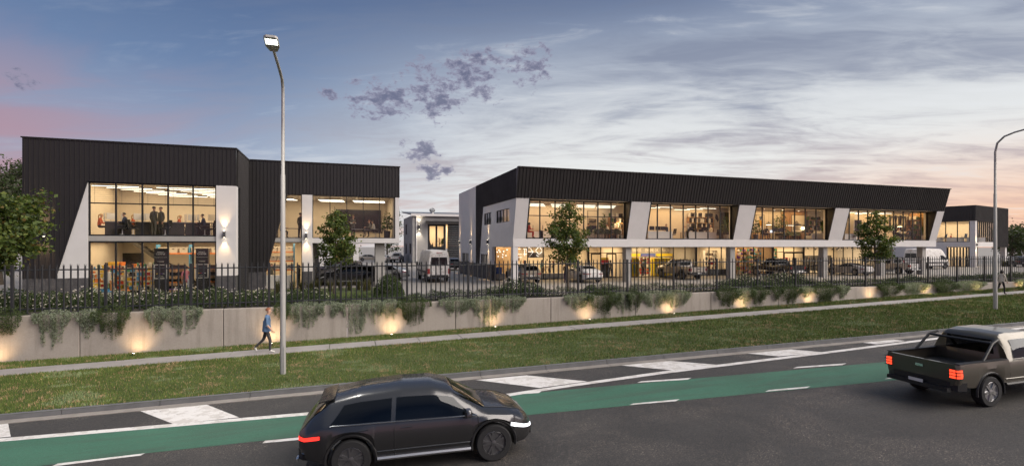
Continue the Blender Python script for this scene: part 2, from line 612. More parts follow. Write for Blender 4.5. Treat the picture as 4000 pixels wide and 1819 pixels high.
# garden bed behind the wall and lawn before the car park
b = MB()
b.add([(X0, WALL_Y + 0.2, 0.27), (X1, WALL_Y + 0.2, 0.27), (X1, 27.6, 0.24), (X0, 27.6, 0.24), (X1, 29.2, 0.004), (X0, 29.2, 0.004)], [(0, 1, 2, 3), (3, 2, 4, 5)])
tag(structure(b.build('garden_bed', 'soil')), 'dark soil garden bed along the fence', 'garden')
b = MB()
b.box(-60, 3.6, 29.0, 39.6, -0.2, 0.035)
tag(structure(b.build('lawn', 'turf')), 'lawn in front of the black clad building', 'lawn')

# footpath of concrete slabs
path = thing('footpath', 'pale concrete footpath of square slabs beside the verge', 'path', (0, 23.3, zb(0)))
path['kind'] = 'structure'
b = MB()
b.rbox(-0.945, 0.945, -0.62, 0.62, -0.08, 0.028, 0.012)
slab_me = b.mesh('paving_slab', 'path_concrete')
tilt = -math.atan(SLOPE)
for i in range(-12, 34):
    X = i * 1.915 + 0.4
    o = link('paving_slab', slab_me, path, loc=(X, 0, zb(X) - zb(0) + random.uniform(-0.004, 0.004)))
    o.rotation_euler = (random.uniform(-0.002, 0.002), tilt, 0)
# kerb stones and gutter, long concrete lengths
kerb = thing('kerb', 'grey concrete kerb along the edge of the road', 'kerb', (0, yk(0), zb(0)))
kerb['kind'] = 'structure'
b = MB()
L = 1.2
prof = [(-0.155, -0.10), (0.0, -0.10), (0.0, -0.30), (-0.20, -0.30), (-0.185, -0.14), (-0.17, -0.108)]
prof = [(0.0, -0.30), (0.0, -0.085), (-0.13, -0.085), (-0.155, -0.10), (-0.19, -0.30)]
b.prism([(-L + 0.008, y, z) for y, z in prof][::-1], (2 * L - 0.016, 0, 0))
kerb_me = b.mesh('kerb_stone', 'kerb_concrete')
b = MB()
b.rbox(-L + 0.005, L - 0.005, -0.52, -0.19, -0.40, -0.222, 0.006)
gut_me = b.mesh('gutter_slab', 'gutter_concrete')
for i in range(-9, 27):
    X = i * 2 * L + 0.9
    for nm, me in (('kerb_stone', kerb_me), ('gutter_slab', gut_me)):
        o = link(nm, me, kerb, loc=(X, yk(X) - yk(0), zb(X) - zb(0)))
        o.rotation_euler = (0, tilt, -math.atan(0.043))

# ---- painted markings (sheets a few millimetres above the asphalt)
def marking(name, pts, m, label, dz=0.004, group=None):
    b = MB()
    P = [on_slope(px, py, ROAD_DZ + dz) for px, py in pts]
    b.add(P, [tuple(range(len(P)))])
    o = b.build(name, m)
    if o.data.polygons[0].normal.z < 0:
        o.data.flip_normals()
    tag(structure(o), label, 'marking', group)
    return o
marking('cycle_lane', [(-260, 1747), (0, 1723), (1172, 1616), (1900, 1551), (2200, 1522), (3494, 1409), (4100, 1356), (5200, 1260), (5200, 1306), (4300, 1400), (3529, 1480), (2200, 1606), (1200, 1700), (560, 1769), (140, 1819), (-300, 1862)],
        'lane_green', 'green painted cycle lane running along the road', 0.004)
marking('edge_line', [(-250, 1736), (0, 1710), (1220, 1607), (1980, 1536), (2200, 1503), (2600, 1447), (3200, 1375), (3668, 1316), (4100, 1264), (4800, 1184), (4800, 1189), (4100, 1270), (3668, 1323), (3200, 1383), (2600, 1457), (2200, 1513), (1980, 1547), (1220, 1618), (0, 1723), (-250, 1750)],
        'paint_white', 'long white edge line swinging away from the green lane', 0.008)
for i, q in enumerate([[(280, 1817), (200, 1819), (292, 1806), (567, 1769), (540, 1784)][0:5],
                       [(1024, 1729), (1036, 1719), (1290, 1694), (1280, 1706)],
                       [(2458, 1580), (2474, 1574), (2655, 1557), (2640, 1565)],
                       [(2988, 1528), (3005, 1521), (3166, 1507), (3150, 1514)],
                       [(3455, 1479), (3478, 1472), (3640, 1456), (3620, 1464)]]):
    if i == 0:
        q = [(199, 1820), (226, 1808), (567, 1768), (548, 1777)]
    marking('lane_dash', q, 'paint_white', ['white dash on the near edge of the green lane, bottom corner of the picture',
            'white dash at the tail of the passing dark car', 'white dash on the near edge of the lane, in front of the passing dark car', 'white dash midway between the passing dark car and the pickup',
            'white dash beside the tailgate of the passing pickup'][i], 0.009, 'white lane dashes')
for i, q in enumerate([[(1960, 1542), (1975, 1536), (2118, 1524), (2105, 1533)], [(2488, 1493), (2506, 1487), (2700, 1474), (2686, 1481)], [(3097, 1437), (3115, 1431), (3307, 1417), (3290, 1424)]]):
    marking('lane_dash', q, 'paint_white', ['white dash on the far edge of the green lane above the bonnet of the passing car', 'white dash on the far edge of the green lane, middle of three',
            'white dash on the far edge of the green lane nearest the pickup'][i], 0.009, 'white lane dashes')
for i, q in enumerate([[(-180, 1655), (31, 1648), (42, 1703), (-60, 1712)],
                       [(544, 1602), (804, 1577), (934, 1628), (678, 1654)],
                       [(1270, 1540), (1380, 1530), (1460, 1548), (1330, 1563)],
                       [(1858, 1482), (2055, 1464), (2294, 1488), (2107, 1513)],
                       [(2420, 1425), (2619, 1408), (2812, 1424), (2655, 1447)],
                       [(2908, 1378), (3078, 1362), (3221, 1375), (3043, 1390)],
                       [(3355, 1335), (3480, 1324), (3536, 1330), (3424, 1343)]]):
    marking('hatch_marking', q, 'paint_white', ['worn white hatch block cut by the frame at the near end of the road', 'large worn white hatch block beside the kerb behind the passing dark car',
            'white hatch block hidden behind the roof of the passing car', 'white hatch block just ahead of the passing dark car', 'white hatch block halfway along the kerb',
            'small white hatch block second from the passing pickup', 'thin white hatch block beside the passing pickup'][i], 0.006, 'white hatch blocks by the kerb')

# ================================================================== RETAINING WALL
wall = thing('retaining_wall', 'long low concrete retaining wall of precast panels below the fence', 'wall', (0, WALL_Y, 0))
WTOP = 0.33
for k in range(-2, 15):
    xa = -10.25 + 5.22 * k
    xb = xa + 5.22
    b = MB()
    xa, xb = xa + 0.012, xb - 0.012
    c = 0.02
    y0, y1 = WALL_Y, WALL_Y + 0.24
    fr = [(xa, y0 + c, zb(xa) - 0.4), (xa + c, y0, zb(xa) - 0.4), (xb - c, y0, zb(xb) - 0.4), (xb, y0 + c, zb(xb) - 0.4), (xb, y1, zb(xb) - 0.4), (xa, y1, zb(xa) - 0.4)]
    tp = [(p[0], p[1], WTOP - c) for p in fr]
    tt = [(xa + c, y0 + 2 * c, WTOP), (xa + c, y0 + c, WTOP), (xb - c, y0 + c, WTOP), (xb - c, y0 + 2 * c, WTOP), (xb - c, y1 - c, WTOP), (xa + c, y1 - c, WTOP)]
    vs_ = fr + tp + tt
    fs = [(12, 13, 14, 15, 16, 17)]
    for o_ in (0, 6):
        for i in range(6):
            j = (i + 1) % 6
            fs.append((o_ + i, o_ + j, o_ + 6 + j, o_ + 6 + i))
    b.add(vs_, fs)
    b.build('wall_panel', 'wall_concrete', wall, world=True)

# ================================================================== FENCE
mat('fence_paint', (0.030, 0.031, 0.034), 0.42, 0.2)
fence = thing('palisade_fence', 'dark grey steel picket fence with forked tips along the retaining wall', 'fence', (0, 25.52, WTOP))
b = MB()
b.rbox(-0.05, 0.05, -0.05, 0.05, 0.0, 2.02, 0.008)
b.box(-0.085, 0.085, -0.085, 0.085, 0.0, 0.014)
post_me = b.mesh('fence_post', 'fence_paint')
b = MB()
pr = [(-0.0225, 0.006), (-0.0105, -0.008), (0.0105, -0.008), (0.0225, 0.006), (0.0225, 0.010), (0.0105, -0.003), (-0.0105, -0.003), (-0.0225, 0.010)]
b.prism([(x, y, 0.05) for x, y in pr], (0, 0, 1.91))
b.prism([(-0.0225, 0.008, 1.96), (-0.009, 0.0, 1.96), (-0.030, 0.014, 2.05)], (0.0, 0.004, 0.0))
b.prism([(0.0225, 0.008, 1.96), (0.009, 0.0, 1.96), (0.030, 0.014, 2.05)], (0.0, 0.004, 0.0))
b.prism([(-0.009, -0.006, 1.96), (0.009, -0.006, 1.96), (0.0, -0.008, 2.07)], (0.0, 0.004, 0.0))
b.v = [(x * 1.4, y * 1.4, z) for x, y, z in b.v]
picket_me = b.mesh('picket', 'fence_paint')
b = MB()
b.tube([(0.055, 0.036, 0), (3.045, 0.036, 0)], 0.028, 8)
rail_me = b.mesh('rail', 'fence_paint', smooth=True)
PITCH = 3.1
for k in range(-1, 23):
    X = -12.5 + PITCH * k
    link('fence_post', post_me, fence, loc=(X, 0, 0))
    for z in (0.24, 1.81):
        link('rail', rail_me, fence, loc=(X, 0, z))
    for j in range(12):
        o = link('picket', picket_me, fence, loc=(X + PITCH * (j + 1) / 13, 0, random.uniform(-0.006, 0.006)))
        o.rotation_euler = (0, random.uniform(-0.003, 0.003), 0)

# ================================================================== WALL UPLIGHTS
def uplight(px, i):
    X = SX(px, 25.05)
    t = thing('ground_spotlight', f'small round uplight in the grass at the wall, {nth(i)} along from the near end', 'uplight', (X, 24.80, zb(X)), group='uplights along the retaining wall')
    b = MB()
    b.lathe([(0.045, -0.05), (0.055, 0.0), (0.055, 0.11), (0.048, 0.115), (0.048, 0.10)], 14)
    b.build('housing', 'black_metal', t, smooth=True)
    b = MB()
    b.lathe([(0.001, 0.104), (0.044, 0.104), (0.044, 0.108), (0.001, 0.110)], 14)
    b.build('lens', 'lens_glow', t)
    light('spot', 'SPOT', (0, 0.0, 0.125), 52 * random.uniform(0.75, 1.2), (1.0, 0.66, 0.34), rot=(R(180 - 55), 0, 0), parent=t, angle=118, blend=1.0, radius=0.07)
for i, px in enumerate([-30, 531, 1063, 1528, 1930, 2296, 2623, 2912, 3175, 3415, 3631, 3829, 4000]):
    uplight(px, i)

# ================================================================== GRASS
def blades(n, pts_fn, hmin, hmax, w, mats, probs, lean=0.5):
    P = pts_fn(n)
    h = rng.uniform(hmin, hmax, n)
    a = rng.uniform(0, 2 * np.pi, n)
    dirx, diry = np.cos(a), np.sin(a)
    ln = rng.uniform(0, lean, n) * h
    a2 = rng.uniform(0, 2 * np.pi, n)
    sc = P[:, 3] if P.shape[1] > 3 else np.ones(n)
    ww = w * sc * rng.uniform(0.6, 1.3, n)
    h = h * sc ** 0.5
    V = np.empty((n, 3, 3))
    V[:, 0] = P[:, :3] - np.stack([dirx * ww, diry * ww, 0 * ww + 0.005], 1)
    V[:, 1] = P[:, :3] + np.stack([dirx * ww, diry * ww, 0 * ww - 0.005], 1)
    V[:, 2] = P[:, :3] + np.stack([np.cos(a2) * ln, np.sin(a2) * ln, h], 1)
    me = bpy.data.meshes.new('grass')
    me.vertices.add(3 * n)
    me.vertices.foreach_set('co', V.ravel())
    me.loops.add(3 * n)
    me.loops.foreach_set('vertex_index', np.arange(3 * n, dtype=np.int32))
    me.polygons.add(n)
    me.polygons.foreach_set('loop_start', np.arange(0, 3 * n, 3, dtype=np.int32))
    for m in mats:
        me.materials.append(MATS[m])
    return me, P

mat('grass_green', (0.170, 0.220, 0.055), 0.7, var=0.35, vscale=0.9, spec=0.2)
mat('grass_dark', (0.085, 0.125, 0.032), 0.7, spec=0.2)
mat('grass_straw', (0.46, 0.31, 0.18), 0.8, spec=0.2)
mat('grass_pale', (0.24, 0.30, 0.15), 0.7, spec=0.2)

def patchy(x, y, s, seed):
    r = np.random.default_rng(seed)
    v = np.zeros_like(x)
    for k in range(7):
        fx_, fy_, ph = r.normal(0, s), r.normal(0, s), r.uniform(0, 6.28)
        v += np.sin(x * fx_ + y * fy_ + ph)
    return v / 7

def verge_pts(n):
    # denser towards the viewer, larger blades further away
    X = -14 + 68 * rng.uniform(0, 1, n) ** 1.35
    s = rng.uniform(0, 1, n)
    far = rng.uniform(0, 1, n) < 0.22
    k = 17.4 - 0.043 * X
    Y = np.where(far, 23.88 + s * (25.37 - 23.88), k - 0.05 + s * (22.73 - k))
    Z = -1.235 + SLOPE * X - 0.09 * np.clip((22.6 - Y) / np.maximum(22.6 - k, 0.1), 0, 1)
    sc = np.clip(np.hypot(X, Y) / 20.0, 0.8, 2.4)
    return np.stack([X, Y, Z, sc], 1)
N_BL = 430000
me, P = blades(N_BL, verge_pts, 0.03, 0.095, 0.0085, ['grass_green', 'grass_dark', 'grass_straw', 'grass_pale'], None)
u = rng.uniform(0, 1, N_BL)
pa = patchy(P[:, 0], P[:, 1], 2.2, 3) + patchy(P[:, 0], P[:, 1], 7.0, 5) * 0.8
pb = patchy(P[:, 0], P[:, 1], 1.6, 8) + patchy(P[:, 0], P[:, 1], 5.0, 9) * 0.7
mi = np.where(u < 0.40 - 0.45 * pb, 1, 0)
mi = np.where((u > 0.94) | ((pa > 0.42) & (u > 0.58)), 2, mi)
mi = np.where((pb > 0.42) & (u > 0.35) & (mi != 2), 3, mi)
me.polygons.foreach_set('material_index', mi.astype(np.int32))
me.update()
tag(link('grass', me), 'short mown grass with straw-coloured clippings covering the verge', 'grass', kind='stuff')
def lawn_pts(n):
    X = rng.uniform(-26, 3.5, n)
    Y = rng.uniform(29.0, 35.4, n)
    return np.stack([X, Y, np.full(n, 0.035), np.full(n, 1.5)], 1)
me, P = blades(30000, lawn_pts, 0.03, 0.07, 0.009, ['grass_green', 'grass_dark'], None)
me.polygons.foreach_set('material_index', (rng.uniform(0, 1, 30000) < 0.5).astype(np.int32))
me.update()
tag(link('grass', me), 'lawn grass behind the fence before the black building', 'grass', kind='stuff')
# ================================================================== BUILDINGS: helpers
def wallgrid(b, axis, c0, c1, a0, a1, z0, z1, openings, mi=0):
    """solid wall between two parallel planes with rectangular openings (a0,a1,z0,z1)"""
    As = sorted({a0, a1, *[v for o in openings for v in o[:2] if a0 < v < a1]})
    Zs = sorted({z0, z1, *[v for o in openings for v in o[2:] if z0 < v < z1]})
    for i in range(len(As) - 1):
        run = None
        for j in range(len(Zs) - 1):
            am, zm = (As[i] + As[i + 1]) / 2, (Zs[j] + Zs[j + 1]) / 2
            hole = any(o[0] < am < o[1] and o[2] < zm < o[3] for o in openings)
            if not hole:
                if run is None:
                    run = Zs[j]
            if hole or j == len(Zs) - 2:
                end = Zs[j] if hole else Zs[j + 1]
                if run is not None and end > run:
                    if axis == 'x':
                        b.box(As[i], As[i + 1], c0, c1, run, end, mi)
                    else:
                        b.box(c0, c1, As[i], As[i + 1], run, end, mi)
                run = None

def window_unit(parent, axis, c, a0, a1, z0, z1, cuts, transoms=(), fr=0.05, depth=0.09, m='black_metal', name='window'):
    """framed glazing in the plane c; the frame is one mesh, each mullion, transom and pane its own child"""
    b = MB()
    def bx(mb, p0, p1, q0, q1, dd=depth):
        if axis == 'x':
            mb.box(p0, p1, c - dd / 2, c + dd / 2, q0, q1)
        else:
            mb.box(c - dd / 2, c + dd / 2, p0, p1, q0, q1)
    bx(b, a0, a1, z0, z0 + fr)
    bx(b, a0, a1, z1 - fr, z1)
    bx(b, a0, a0 + fr, z0 + fr, z1 - fr)
    bx(b, a1 - fr, a1, z0 + fr, z1 - fr)
    w = b.build(name, m, parent, world=True)
    xs = [a0 + fr / 2] + list(cuts) + [a1 - fr / 2]
    zs = [z0 + fr / 2] + list(transoms) + [z1 - fr / 2]
    for x in cuts:
        mb = MB()
        bx(mb, x - fr / 2, x + fr / 2, z0 + fr, z1 - fr, depth * 0.94)
        mb.build('mullion', m, w)
    for z in transoms:
        for i in range(len(xs) - 1):
            mb = MB()
            bx(mb, xs[i] + fr / 2, xs[i + 1] - fr / 2, z - fr * 0.4, z + fr * 0.4, depth * 0.8)
            mb.build('transom', m, w)
    for i in range(len(xs) - 1):
        for j in range(len(zs) - 1):
            mb = MB()
            tl = random.uniform(-0.0025, 0.0025)      # panes never sit perfectly true
            tz = random.uniform(-0.002, 0.002)
            p0, p1, q0, q1 = xs[i], xs[i + 1], zs[j], zs[j + 1]
            pts = [(p0, c - tl - tz, q0), (p1, c + tl - tz, q0), (p1, c + tl + tz, q1), (p0, c - tl + tz, q1)]
            if axis == 'y':
                pts = [(y, x, z) for x, y, z in pts]
            mb.add(pts, [(0, 1, 2, 3)])
            mb.build('pane', 'window_glass', w)
    return w

BR_L, BR_H, BR_G = 0.29, 0.085, 0.012
def brick_field(parent, axis, c, a0, a1, z0, z1, sign, budget, base_part=None):
    """coursed bricks standing a little proud of a mortar bed; returns how many single bricks were used"""
    b = MB()
    if axis == 'x':
        b.box(a0, a1, min(c, c - sign * 0.1), max(c, c - sign * 0.1), z0, z1)
    else:
        b.box(min(c, c - sign * 0.1), max(c, c - sign * 0.1), a0, a1, z0, z1)
    bed = b.build('brick_base', 'mortar', parent, world=True)
    rows = max(1, int(round((z1 - z0) / (BR_H + BR_G))))
    rh = (z1 - z0) / rows
    cells = []
    for r in range(rows):
        z = z1 - (r + 0.5) * rh
        off = 0.5 * (r % 2)
        n = int((a1 - a0) / (BR_L + BR_G)) + 2
        for i in range(-1, n):
            p0 = a0 + (i + off) * (BR_L + BR_G)
            p1 = p0 + BR_L
            p0, p1 = max(p0, a0 + 0.004), min(p1, a1 - 0.004)
            if p1 - p0 > 0.05:
                cells.append((p0, p1, z))
    used = 0
    rest = MB()
    for p0, p1, z in cells:
        h = (rh - BR_G) / 2
        pro = 0.012 + random.uniform(0, 0.012)
        if used < budget:
            full = abs((p1 - p0) - BR_L) < 1e-3
            key = (axis, sign, round(p1 - p0, 2), round(h, 3))
            me = BRICKS.get(key)
            if me is None:
                mb = MB()
                l = (p1 - p0) / 2
                if axis == 'x':
                    mb.prism([(-l, 0, -h), (l, 0, -h), (l, 0, h), (-l, 0, h)], (0, sign * 0.02, 0))
                else:
                    mb.prism([(0, -l, -h), (0, l, -h), (0, l, h), (0, -l, h)], (sign * 0.02, 0, 0))
                me = BRICKS[key] = mb.mesh('brick', 'brick')
            cc = c - sign * (0.02 - pro)
            m = (p0 + p1) / 2
            o = link('brick', me, bed)
            o.location = (m, cc, z) if axis == 'x' else (cc, m, z)
            o.location = Vector(o.location)
            used += 1
        elif axis == 'x':
            rest.box(p0, p1, min(c, c + sign * pro), max(c, c + sign * pro), z - h, z + h)
        else:
            rest.box(min(c, c + sign * pro), max(c, c + sign * pro), p0, p1, z - h, z + h)
    if rest.v:
        rest.build('brickwork', 'brick', parent, world=True, kind='stuff')
    return used
BRICKS = {}

def ribs(parent, me, spots):
    for p in spots:
        link('rib', me, parent, loc=p)

def sconce(loc, normal, label, e=26, col=(1.0, 0.66, 0.34), spread=66):
    """box up-and-down wall light; normal is the outward direction in plan"""
    rz = math.atan2(normal[1], normal[0])
    t = thing('wall_light', label, 'wall light', loc, rz, 'up and down wall lights')
    b = MB()
    b.box(0.0, 0.06, -0.05, 0.05, -0.06, 0.06)
    b.build('bracket', 'black_metal', t)
    b = MB()
    b.rbox(0.06, 0.20, -0.07, 0.07, -0.19, 0.19, 0.01)
    b.build('lamp_body', mat('lamp_grey', (0.09, 0.088, 0.092), 0.5, 0.3), t)
    for s in (-1, 1):
        b = MB()
        b.lathe([(0.05, s * 0.191), (0.05, s * 0.194), (0.001, s * 0.195)], 12, (0.13, 0, 0))
        b.build('lens', 'lens_glow', t)
        light('beam', 'SPOT', (0.15, 0, s * 0.21), e * 1.4, col, rot=(R(180) if s > 0 else 0, 0, 0), parent=t, angle=spread, blend=1.0, radius=0.03)
    return t

WARM = (1.0, 0.73, 0.43)
def room_light(x, y, z, sx, sy, e, col=WARM):
    return light('room_light', 'AREA', (x, y, z), e, col, size=sx, size_y=sy, rot=(0, 0, 0))

def room_shell(parent, x0, x1, y0, y1, z0, z1, wallm, floorm='floor_timber', ceil='ceiling_paint', sides=True, th=0.12):
    b = MB()
    b.box(x0, x1, y0, y1, z0 - 0.02, z0)
    b.build('floor', floorm, parent, world=True)
    b = MB()
    b.box(x0, x1, y0, y1, z1, z1 + 0.1)
    b.build('ceiling', ceil, parent, world=True)
    b = MB()
    b.box(x0, x1, y1, y1 + th, z0, z1)
    b.build('back_wall', wallm, parent, world=True)
    if sides:
        for xs in ((x0, x0 + th), (x1 - th, x1)):
            b = MB()
            b.box(xs[0], xs[1], y0, y1 - 0.002, z0, z1 - 0.002)
            b.build('partition', wallm, parent, world=True)

# ================================================================== LEFT BUILDING (black clad, two blocks)
LF, LR_ = 35.7, 40.0           # front planes of the two blocks
LX0, LX1, LX2 = -17.05, -6.35, 4.14
EAVE, TOP = 6.85, 9.17
F1, SL = 3.70, 3.40            # upper floor level, underside of slab
lb = thing('warehouse_shop', 'black clad two-storey shop and office building with slanting white corner', 'building', (LX0, LF, 0))
def pX(px):
    return SX(px, LF)
wx0, wx1 = pX(342), pX(845)
cut = [pX(v) for v in (449.5, 553, 654, 752)]
# cladding: front band and the leaning panel down the far end
b = MB()
b.box(wx0, LX1, LF, LF + 0.25, EAVE, TOP)
sl_x = pX(217)
b.prism([(LX0, LF, 1.27), (sl_x, LF, 1.27), (wx0, LF, EAVE), (wx0, LF, TOP), (LX0, LF, TOP)], (0, 0.25, 0))
cl = b.build('cladding', 'clad', lb, world=True)
b = MB()
b.box(LX0 - 0.05, LX1 + 0.05, LF - 0.06, LF + 0.30, TOP, TOP + 0.07)
b.box(LX1 - 0.30, LX1 + 0.06, LF + 0.30, LR_, TOP, TOP + 0.07)
b.build('parapet_cap', 'clad', lb, world=True)
def rib_mesh(zlo, zhi, m='clad', axis='x'):
    b = MB()
    if axis == 'x':
        b.prism([(-0.022, 0, zlo), (0.022, 0, zlo), (0.010, -0.045, zlo), (-0.010, -0.045, zlo)][::-1], (0, 0, zhi - zlo))
    else:
        b.prism([(0, -0.022, zlo), (0, 0.022, zlo), (0.045, 0.010, zlo), (0.045, -0.010, zlo)], (0, 0, zhi - zlo))
    return b.mesh('rib', m)
rm = rib_mesh(EAVE, TOP)
x = LX0 + 0.1
while x < LX1:
    if x > wx0:
        link('rib', rm, cl, loc=(x, LF, 0))
    else:
        zlo = 1.27 if x < sl_x else 1.27 + (x - sl_x) / (wx0 - sl_x) * (EAVE - 1.27)
        link('rib', rib_mesh(zlo, TOP), cl, loc=(x, LF, 0))
    x += 0.235
# white leaning panel between the cladding edge and the glazing
b = MB()
b.prism([(sl_x, LF + 0.02, 1.27), (wx0, LF + 0.02, 1.27), (wx0, LF + 0.02, EAVE)], (0, 0.2, 0))
b.build('white_panel', 'render_white', lb, world=True)
b = MB()
b.prism([(sl_x - 0.04, LF - 0.05, 1.27), (sl_x + 0.02, LF - 0.05, 1.27), (wx0 + 0.02, LF - 0.05, EAVE), (wx0 - 0.04, LF - 0.05, EAVE)], (0, 0.07, 0))
b.build('edge_trim', 'black_metal', lb, world=True)
budget = 300
budget -= brick_field(lb, 'x', LF + 0.02, LX0, wx0, 0, 1.27, -1, 190)
# white pier at the far corner, bricks at its foot
b = MB()
b.box(wx1, LX1, LF - 0.04, LF + 0.62, 1.27, EAVE)
b.build('corner_pier', 'render_white', lb, world=True)
budget -= brick_field(lb, 'x', LF - 0.02, wx1, LX1, 0, 1.27, -1, 60)
b = MB()
b.box(wx1 + 0.02, LX1 - 0.02, LF + 0.1, LF + 0.6, 0, 1.27)
b.build('pier_core', 'mortar', lb, world=True)
# slab edge between the storeys
b = MB()
b.box(wx0, wx1, LF + 0.06, LF + 0.4, SL, F1)
b.build('slab_edge', 'concrete', lb, world=True)
w = window_unit(lb, 'x', LF + 0.14, wx0, wx1, F1, EAVE, cut, (SZ(600, 797, LF),), fr=0.085)
w = window_unit(lb, 'x', LF + 0.14, wx0, wx1, 0.02, SL, cut, (), fr=0.085, name='shop_window')
# return wall of the front block (faces the recess)
b = MB()
b.box(LX1 - 0.2, LX1, LF + 0.62, LR_ + 0.2, EAVE, TOP)
b.box(LX1 - 0.2, LX1, LF + 1.35, LR_ + 0.2, 0.0, EAVE)
cl2 = b.build('cladding', 'clad', lb, world=True)
rm2 = rib_mesh(EAVE, TOP, axis='y')
rm3 = rib_mesh(0.0, EAVE, axis='y')
y = LF + 0.7
while y < LR_:
    link('rib', rm2, cl2, loc=(LX1, y, 0))
    if y > LF + 1.4:
        link('rib', rm3, cl2, loc=(LX1, y, 0))
    y += 0.235
window_unit(lb, 'y', LX1 - 0.1, LF + 0.62, LF + 1.35, 0.02, EAVE, [], (F1,), fr=0.06, name='slot_window')
# rear block
rx = lambda px: SX(px, LR_)
r_sl0, r_sl1 = rx(1040), rx(1124)       # leaning edge: foot and head
r_w1 = rx(1180)
r_p1 = rx(1220)
r_g1 = rx(1544)
b = MB()
b.prism([(LX1 - 0.2, LR_, 1.27), (r_sl0, LR_, 1.27), (r_sl1, LR_, EAVE), (LX2, LR_, EAVE), (LX2, LR_, TOP), (LX1 - 0.2, LR_, TOP)], (0, 0.25, 0))
cl = b.build('cladding', 'clad', lb, world=True)
x = LX1 + 0.08
while x < LX2:
    if x > r_sl1:
        link('rib', rm, cl, loc=(x, LR_, 0))
    else:
        zlo = 1.27 if x < r_sl0 else 1.27 + (x - r_sl0) / (r_sl1 - r_sl0) * (EAVE - 1.27)
        link('rib', rib_mesh(zlo, TOP), cl, loc=(x, LR_, 0))
    x += 0.235
b = MB()
b.box(LX1 + 0.07, LX2 + 0.05, LR_ - 0.06, LR_ + 0.30, TOP, TOP + 0.07)
b.build('parapet_cap', 'clad', lb, world=True)
budget -= brick_field(lb, 'x', LR_ + 0.02, LX1 + 0.02, r_sl0, 0, 1.27, -1, 25)
b = MB()
b.box(r_w1, r_p1, LR_ - 0.05, LR_ + 0.55, 1.27, EAVE - 0.01)
b.build('white_pier', 'render_white', lb, world=True)
brick_field(lb, 'x', LR_ - 0.03, r_w1, r_p1, 0, 1.27, -1, max(0, budget))
b = MB()
b.box(r_w1 + 0.01, r_p1 - 0.01, LR_ + 0.08, LR_ + 0.54, 0, 1.27)
b.build('pier_core', 'mortar', lb, world=True)
b = MB()
b.box(r_sl0, r_w1, LR_ + 0.06, LR_ + 0.4, SL, F1 - 0.02)
b.build('slab_edge', 'concrete', lb, world=True)
# glazing beside the leaning edge is cut to its slope
for z0, z1, nm in ((0.02, SL, 'shop_window'), (F1, EAVE, 'window')):
    def xe(z):
        return r_sl0 + (z - 1.27) / (EAVE - 1.27) * (r_sl1 - r_sl0)
    b = MB()
    b.box(xe(z0) + 0.0, r_w1, LR_ + 0.10, LR_ + 0.18, z0, z0 + 0.05)
    b.box(r_w1 - 0.05, r_w1, LR_ + 0.10, LR_ + 0.18, z0 + 0.05, z1)
    b.box(xe(z1), r_w1 - 0.05, LR_ + 0.10, LR_ + 0.18, z1 - 0.05, z1)
    wn = b.build(nm, 'black_metal', lb, world=True)
    b = MB()
    b.add([(xe(z0) - 0.1, LR_ + 0.14, z0), (r_w1 - 0.02, LR_ + 0.14, z0), (r_w1 - 0.02, LR_ + 0.14, z1), (xe(z1) - 0.1, LR_ + 0.14, z1)], [(0, 1, 2, 3)])
    b.build('pane', 'window_glass', wn)
# cantilevered white box
b = MB()
b.box(r_p1, LX2 - 0.03, LR_ + 0.0, LR_ + 0.3, SL - 0.06, F1)
b.box(r_g1, LX2 - 0.03, LR_ + 0.0, LR_ + 0.3, F1, EAVE - 0.01)
b.build('box_frame', 'render_white', lb, world=True)
rcut = [rx(v) for v in (1289, 1354.5, 1419, 1482.5)]
window_unit(lb, 'x', LR_ + 0.10, r_p1, r_g1, F1, EAVE - 0.01, rcut, (), fr=0.05)
b = MB()
b.box(LX2 - 0.28, LX2 - 0.03, LR_ + 0.3, LR_ + 11, SL - 0.06, TOP)
b.build('side_wall', 'render_white', lb, world=True)
# undercroft: soffit, column, back wall
b = MB()
b.box(r_p1, LX2 - 0.28, LR_ + 0.3, LR_ + 11, SL - 0.05, F1 - 0.03)
b.build('soffit', 'concrete', lb, world=True)
b = MB()
b.rbox(SX(1466, LR_ + 0.5), SX(1503, LR_ + 0.5), LR_ + 0.5, LR_ + 1.5, 0, SL - 0.06, 0.01)
b.build('column', 'concrete', lb, world=True)
b = MB()
b.box(r_p1 - 0.25, r_p1, LR_ + 0.56, LR_ + 11, 0, SL - 0.06)
b.build('side_wall', 'wall_grey', lb, world=True)
# roof and outer shell
b = MB()
b.box(LX0, LX1 - 0.2, LF + 0.3, 52, TOP - 0.35, TOP - 0.1)
b.box(LX1 - 0.2, LX2, LR_ + 0.3, 51, TOP - 0.35, TOP - 0.1)
b.build('roof', 'galv', lb, world=True)
b = MB()
b.box(LX0, LX0 + 0.2, LF + 0.25, 52, 0, TOP - 0.1)
b.build('side_wall', 'render_white', lb, world=True)
# rooms
room_shell(lb, wx0 - 1.2, LX1 - 0.25, LF + 0.42, LF + 7.5, F1, EAVE + 0.35, 'wall_cream', 'floor_concrete')
room_shell(lb, wx0 - 1.2, LX1 - 0.25, LF + 0.42, LF + 8.2, 0.01, SL - 0.02, 'wall_cream', 'floor_concrete')
b = MB()
b.box(wx0 - 1.2, LX1 - 0.25, LF + 0.4, LF + 8.2, SL + 0.09, F1 - 0.03)
b.build('floor_slab', 'concrete', lb, world=True)
room_shell(lb, LX1 + 0.05, LX2 - 0.3, LR_ + 0.42, LR_ + 7.0, F1, EAVE + 0.2, 'wall_cream', 'floor_concrete')
room_shell(lb, LX1 + 0.05, r_p1 - 0.27, LR_ + 0.6, LR_ + 7.0, 0.01, SL - 0.02, 'wall_cream', 'floor_concrete')
cx = (wx0 + wx1) / 2
room_light(cx, LF + 3.6, EAVE + 0.25, 8, 5, 250)
room_light(cx, LF + 3.2, SL - 0.08, 8, 4.5, 225)
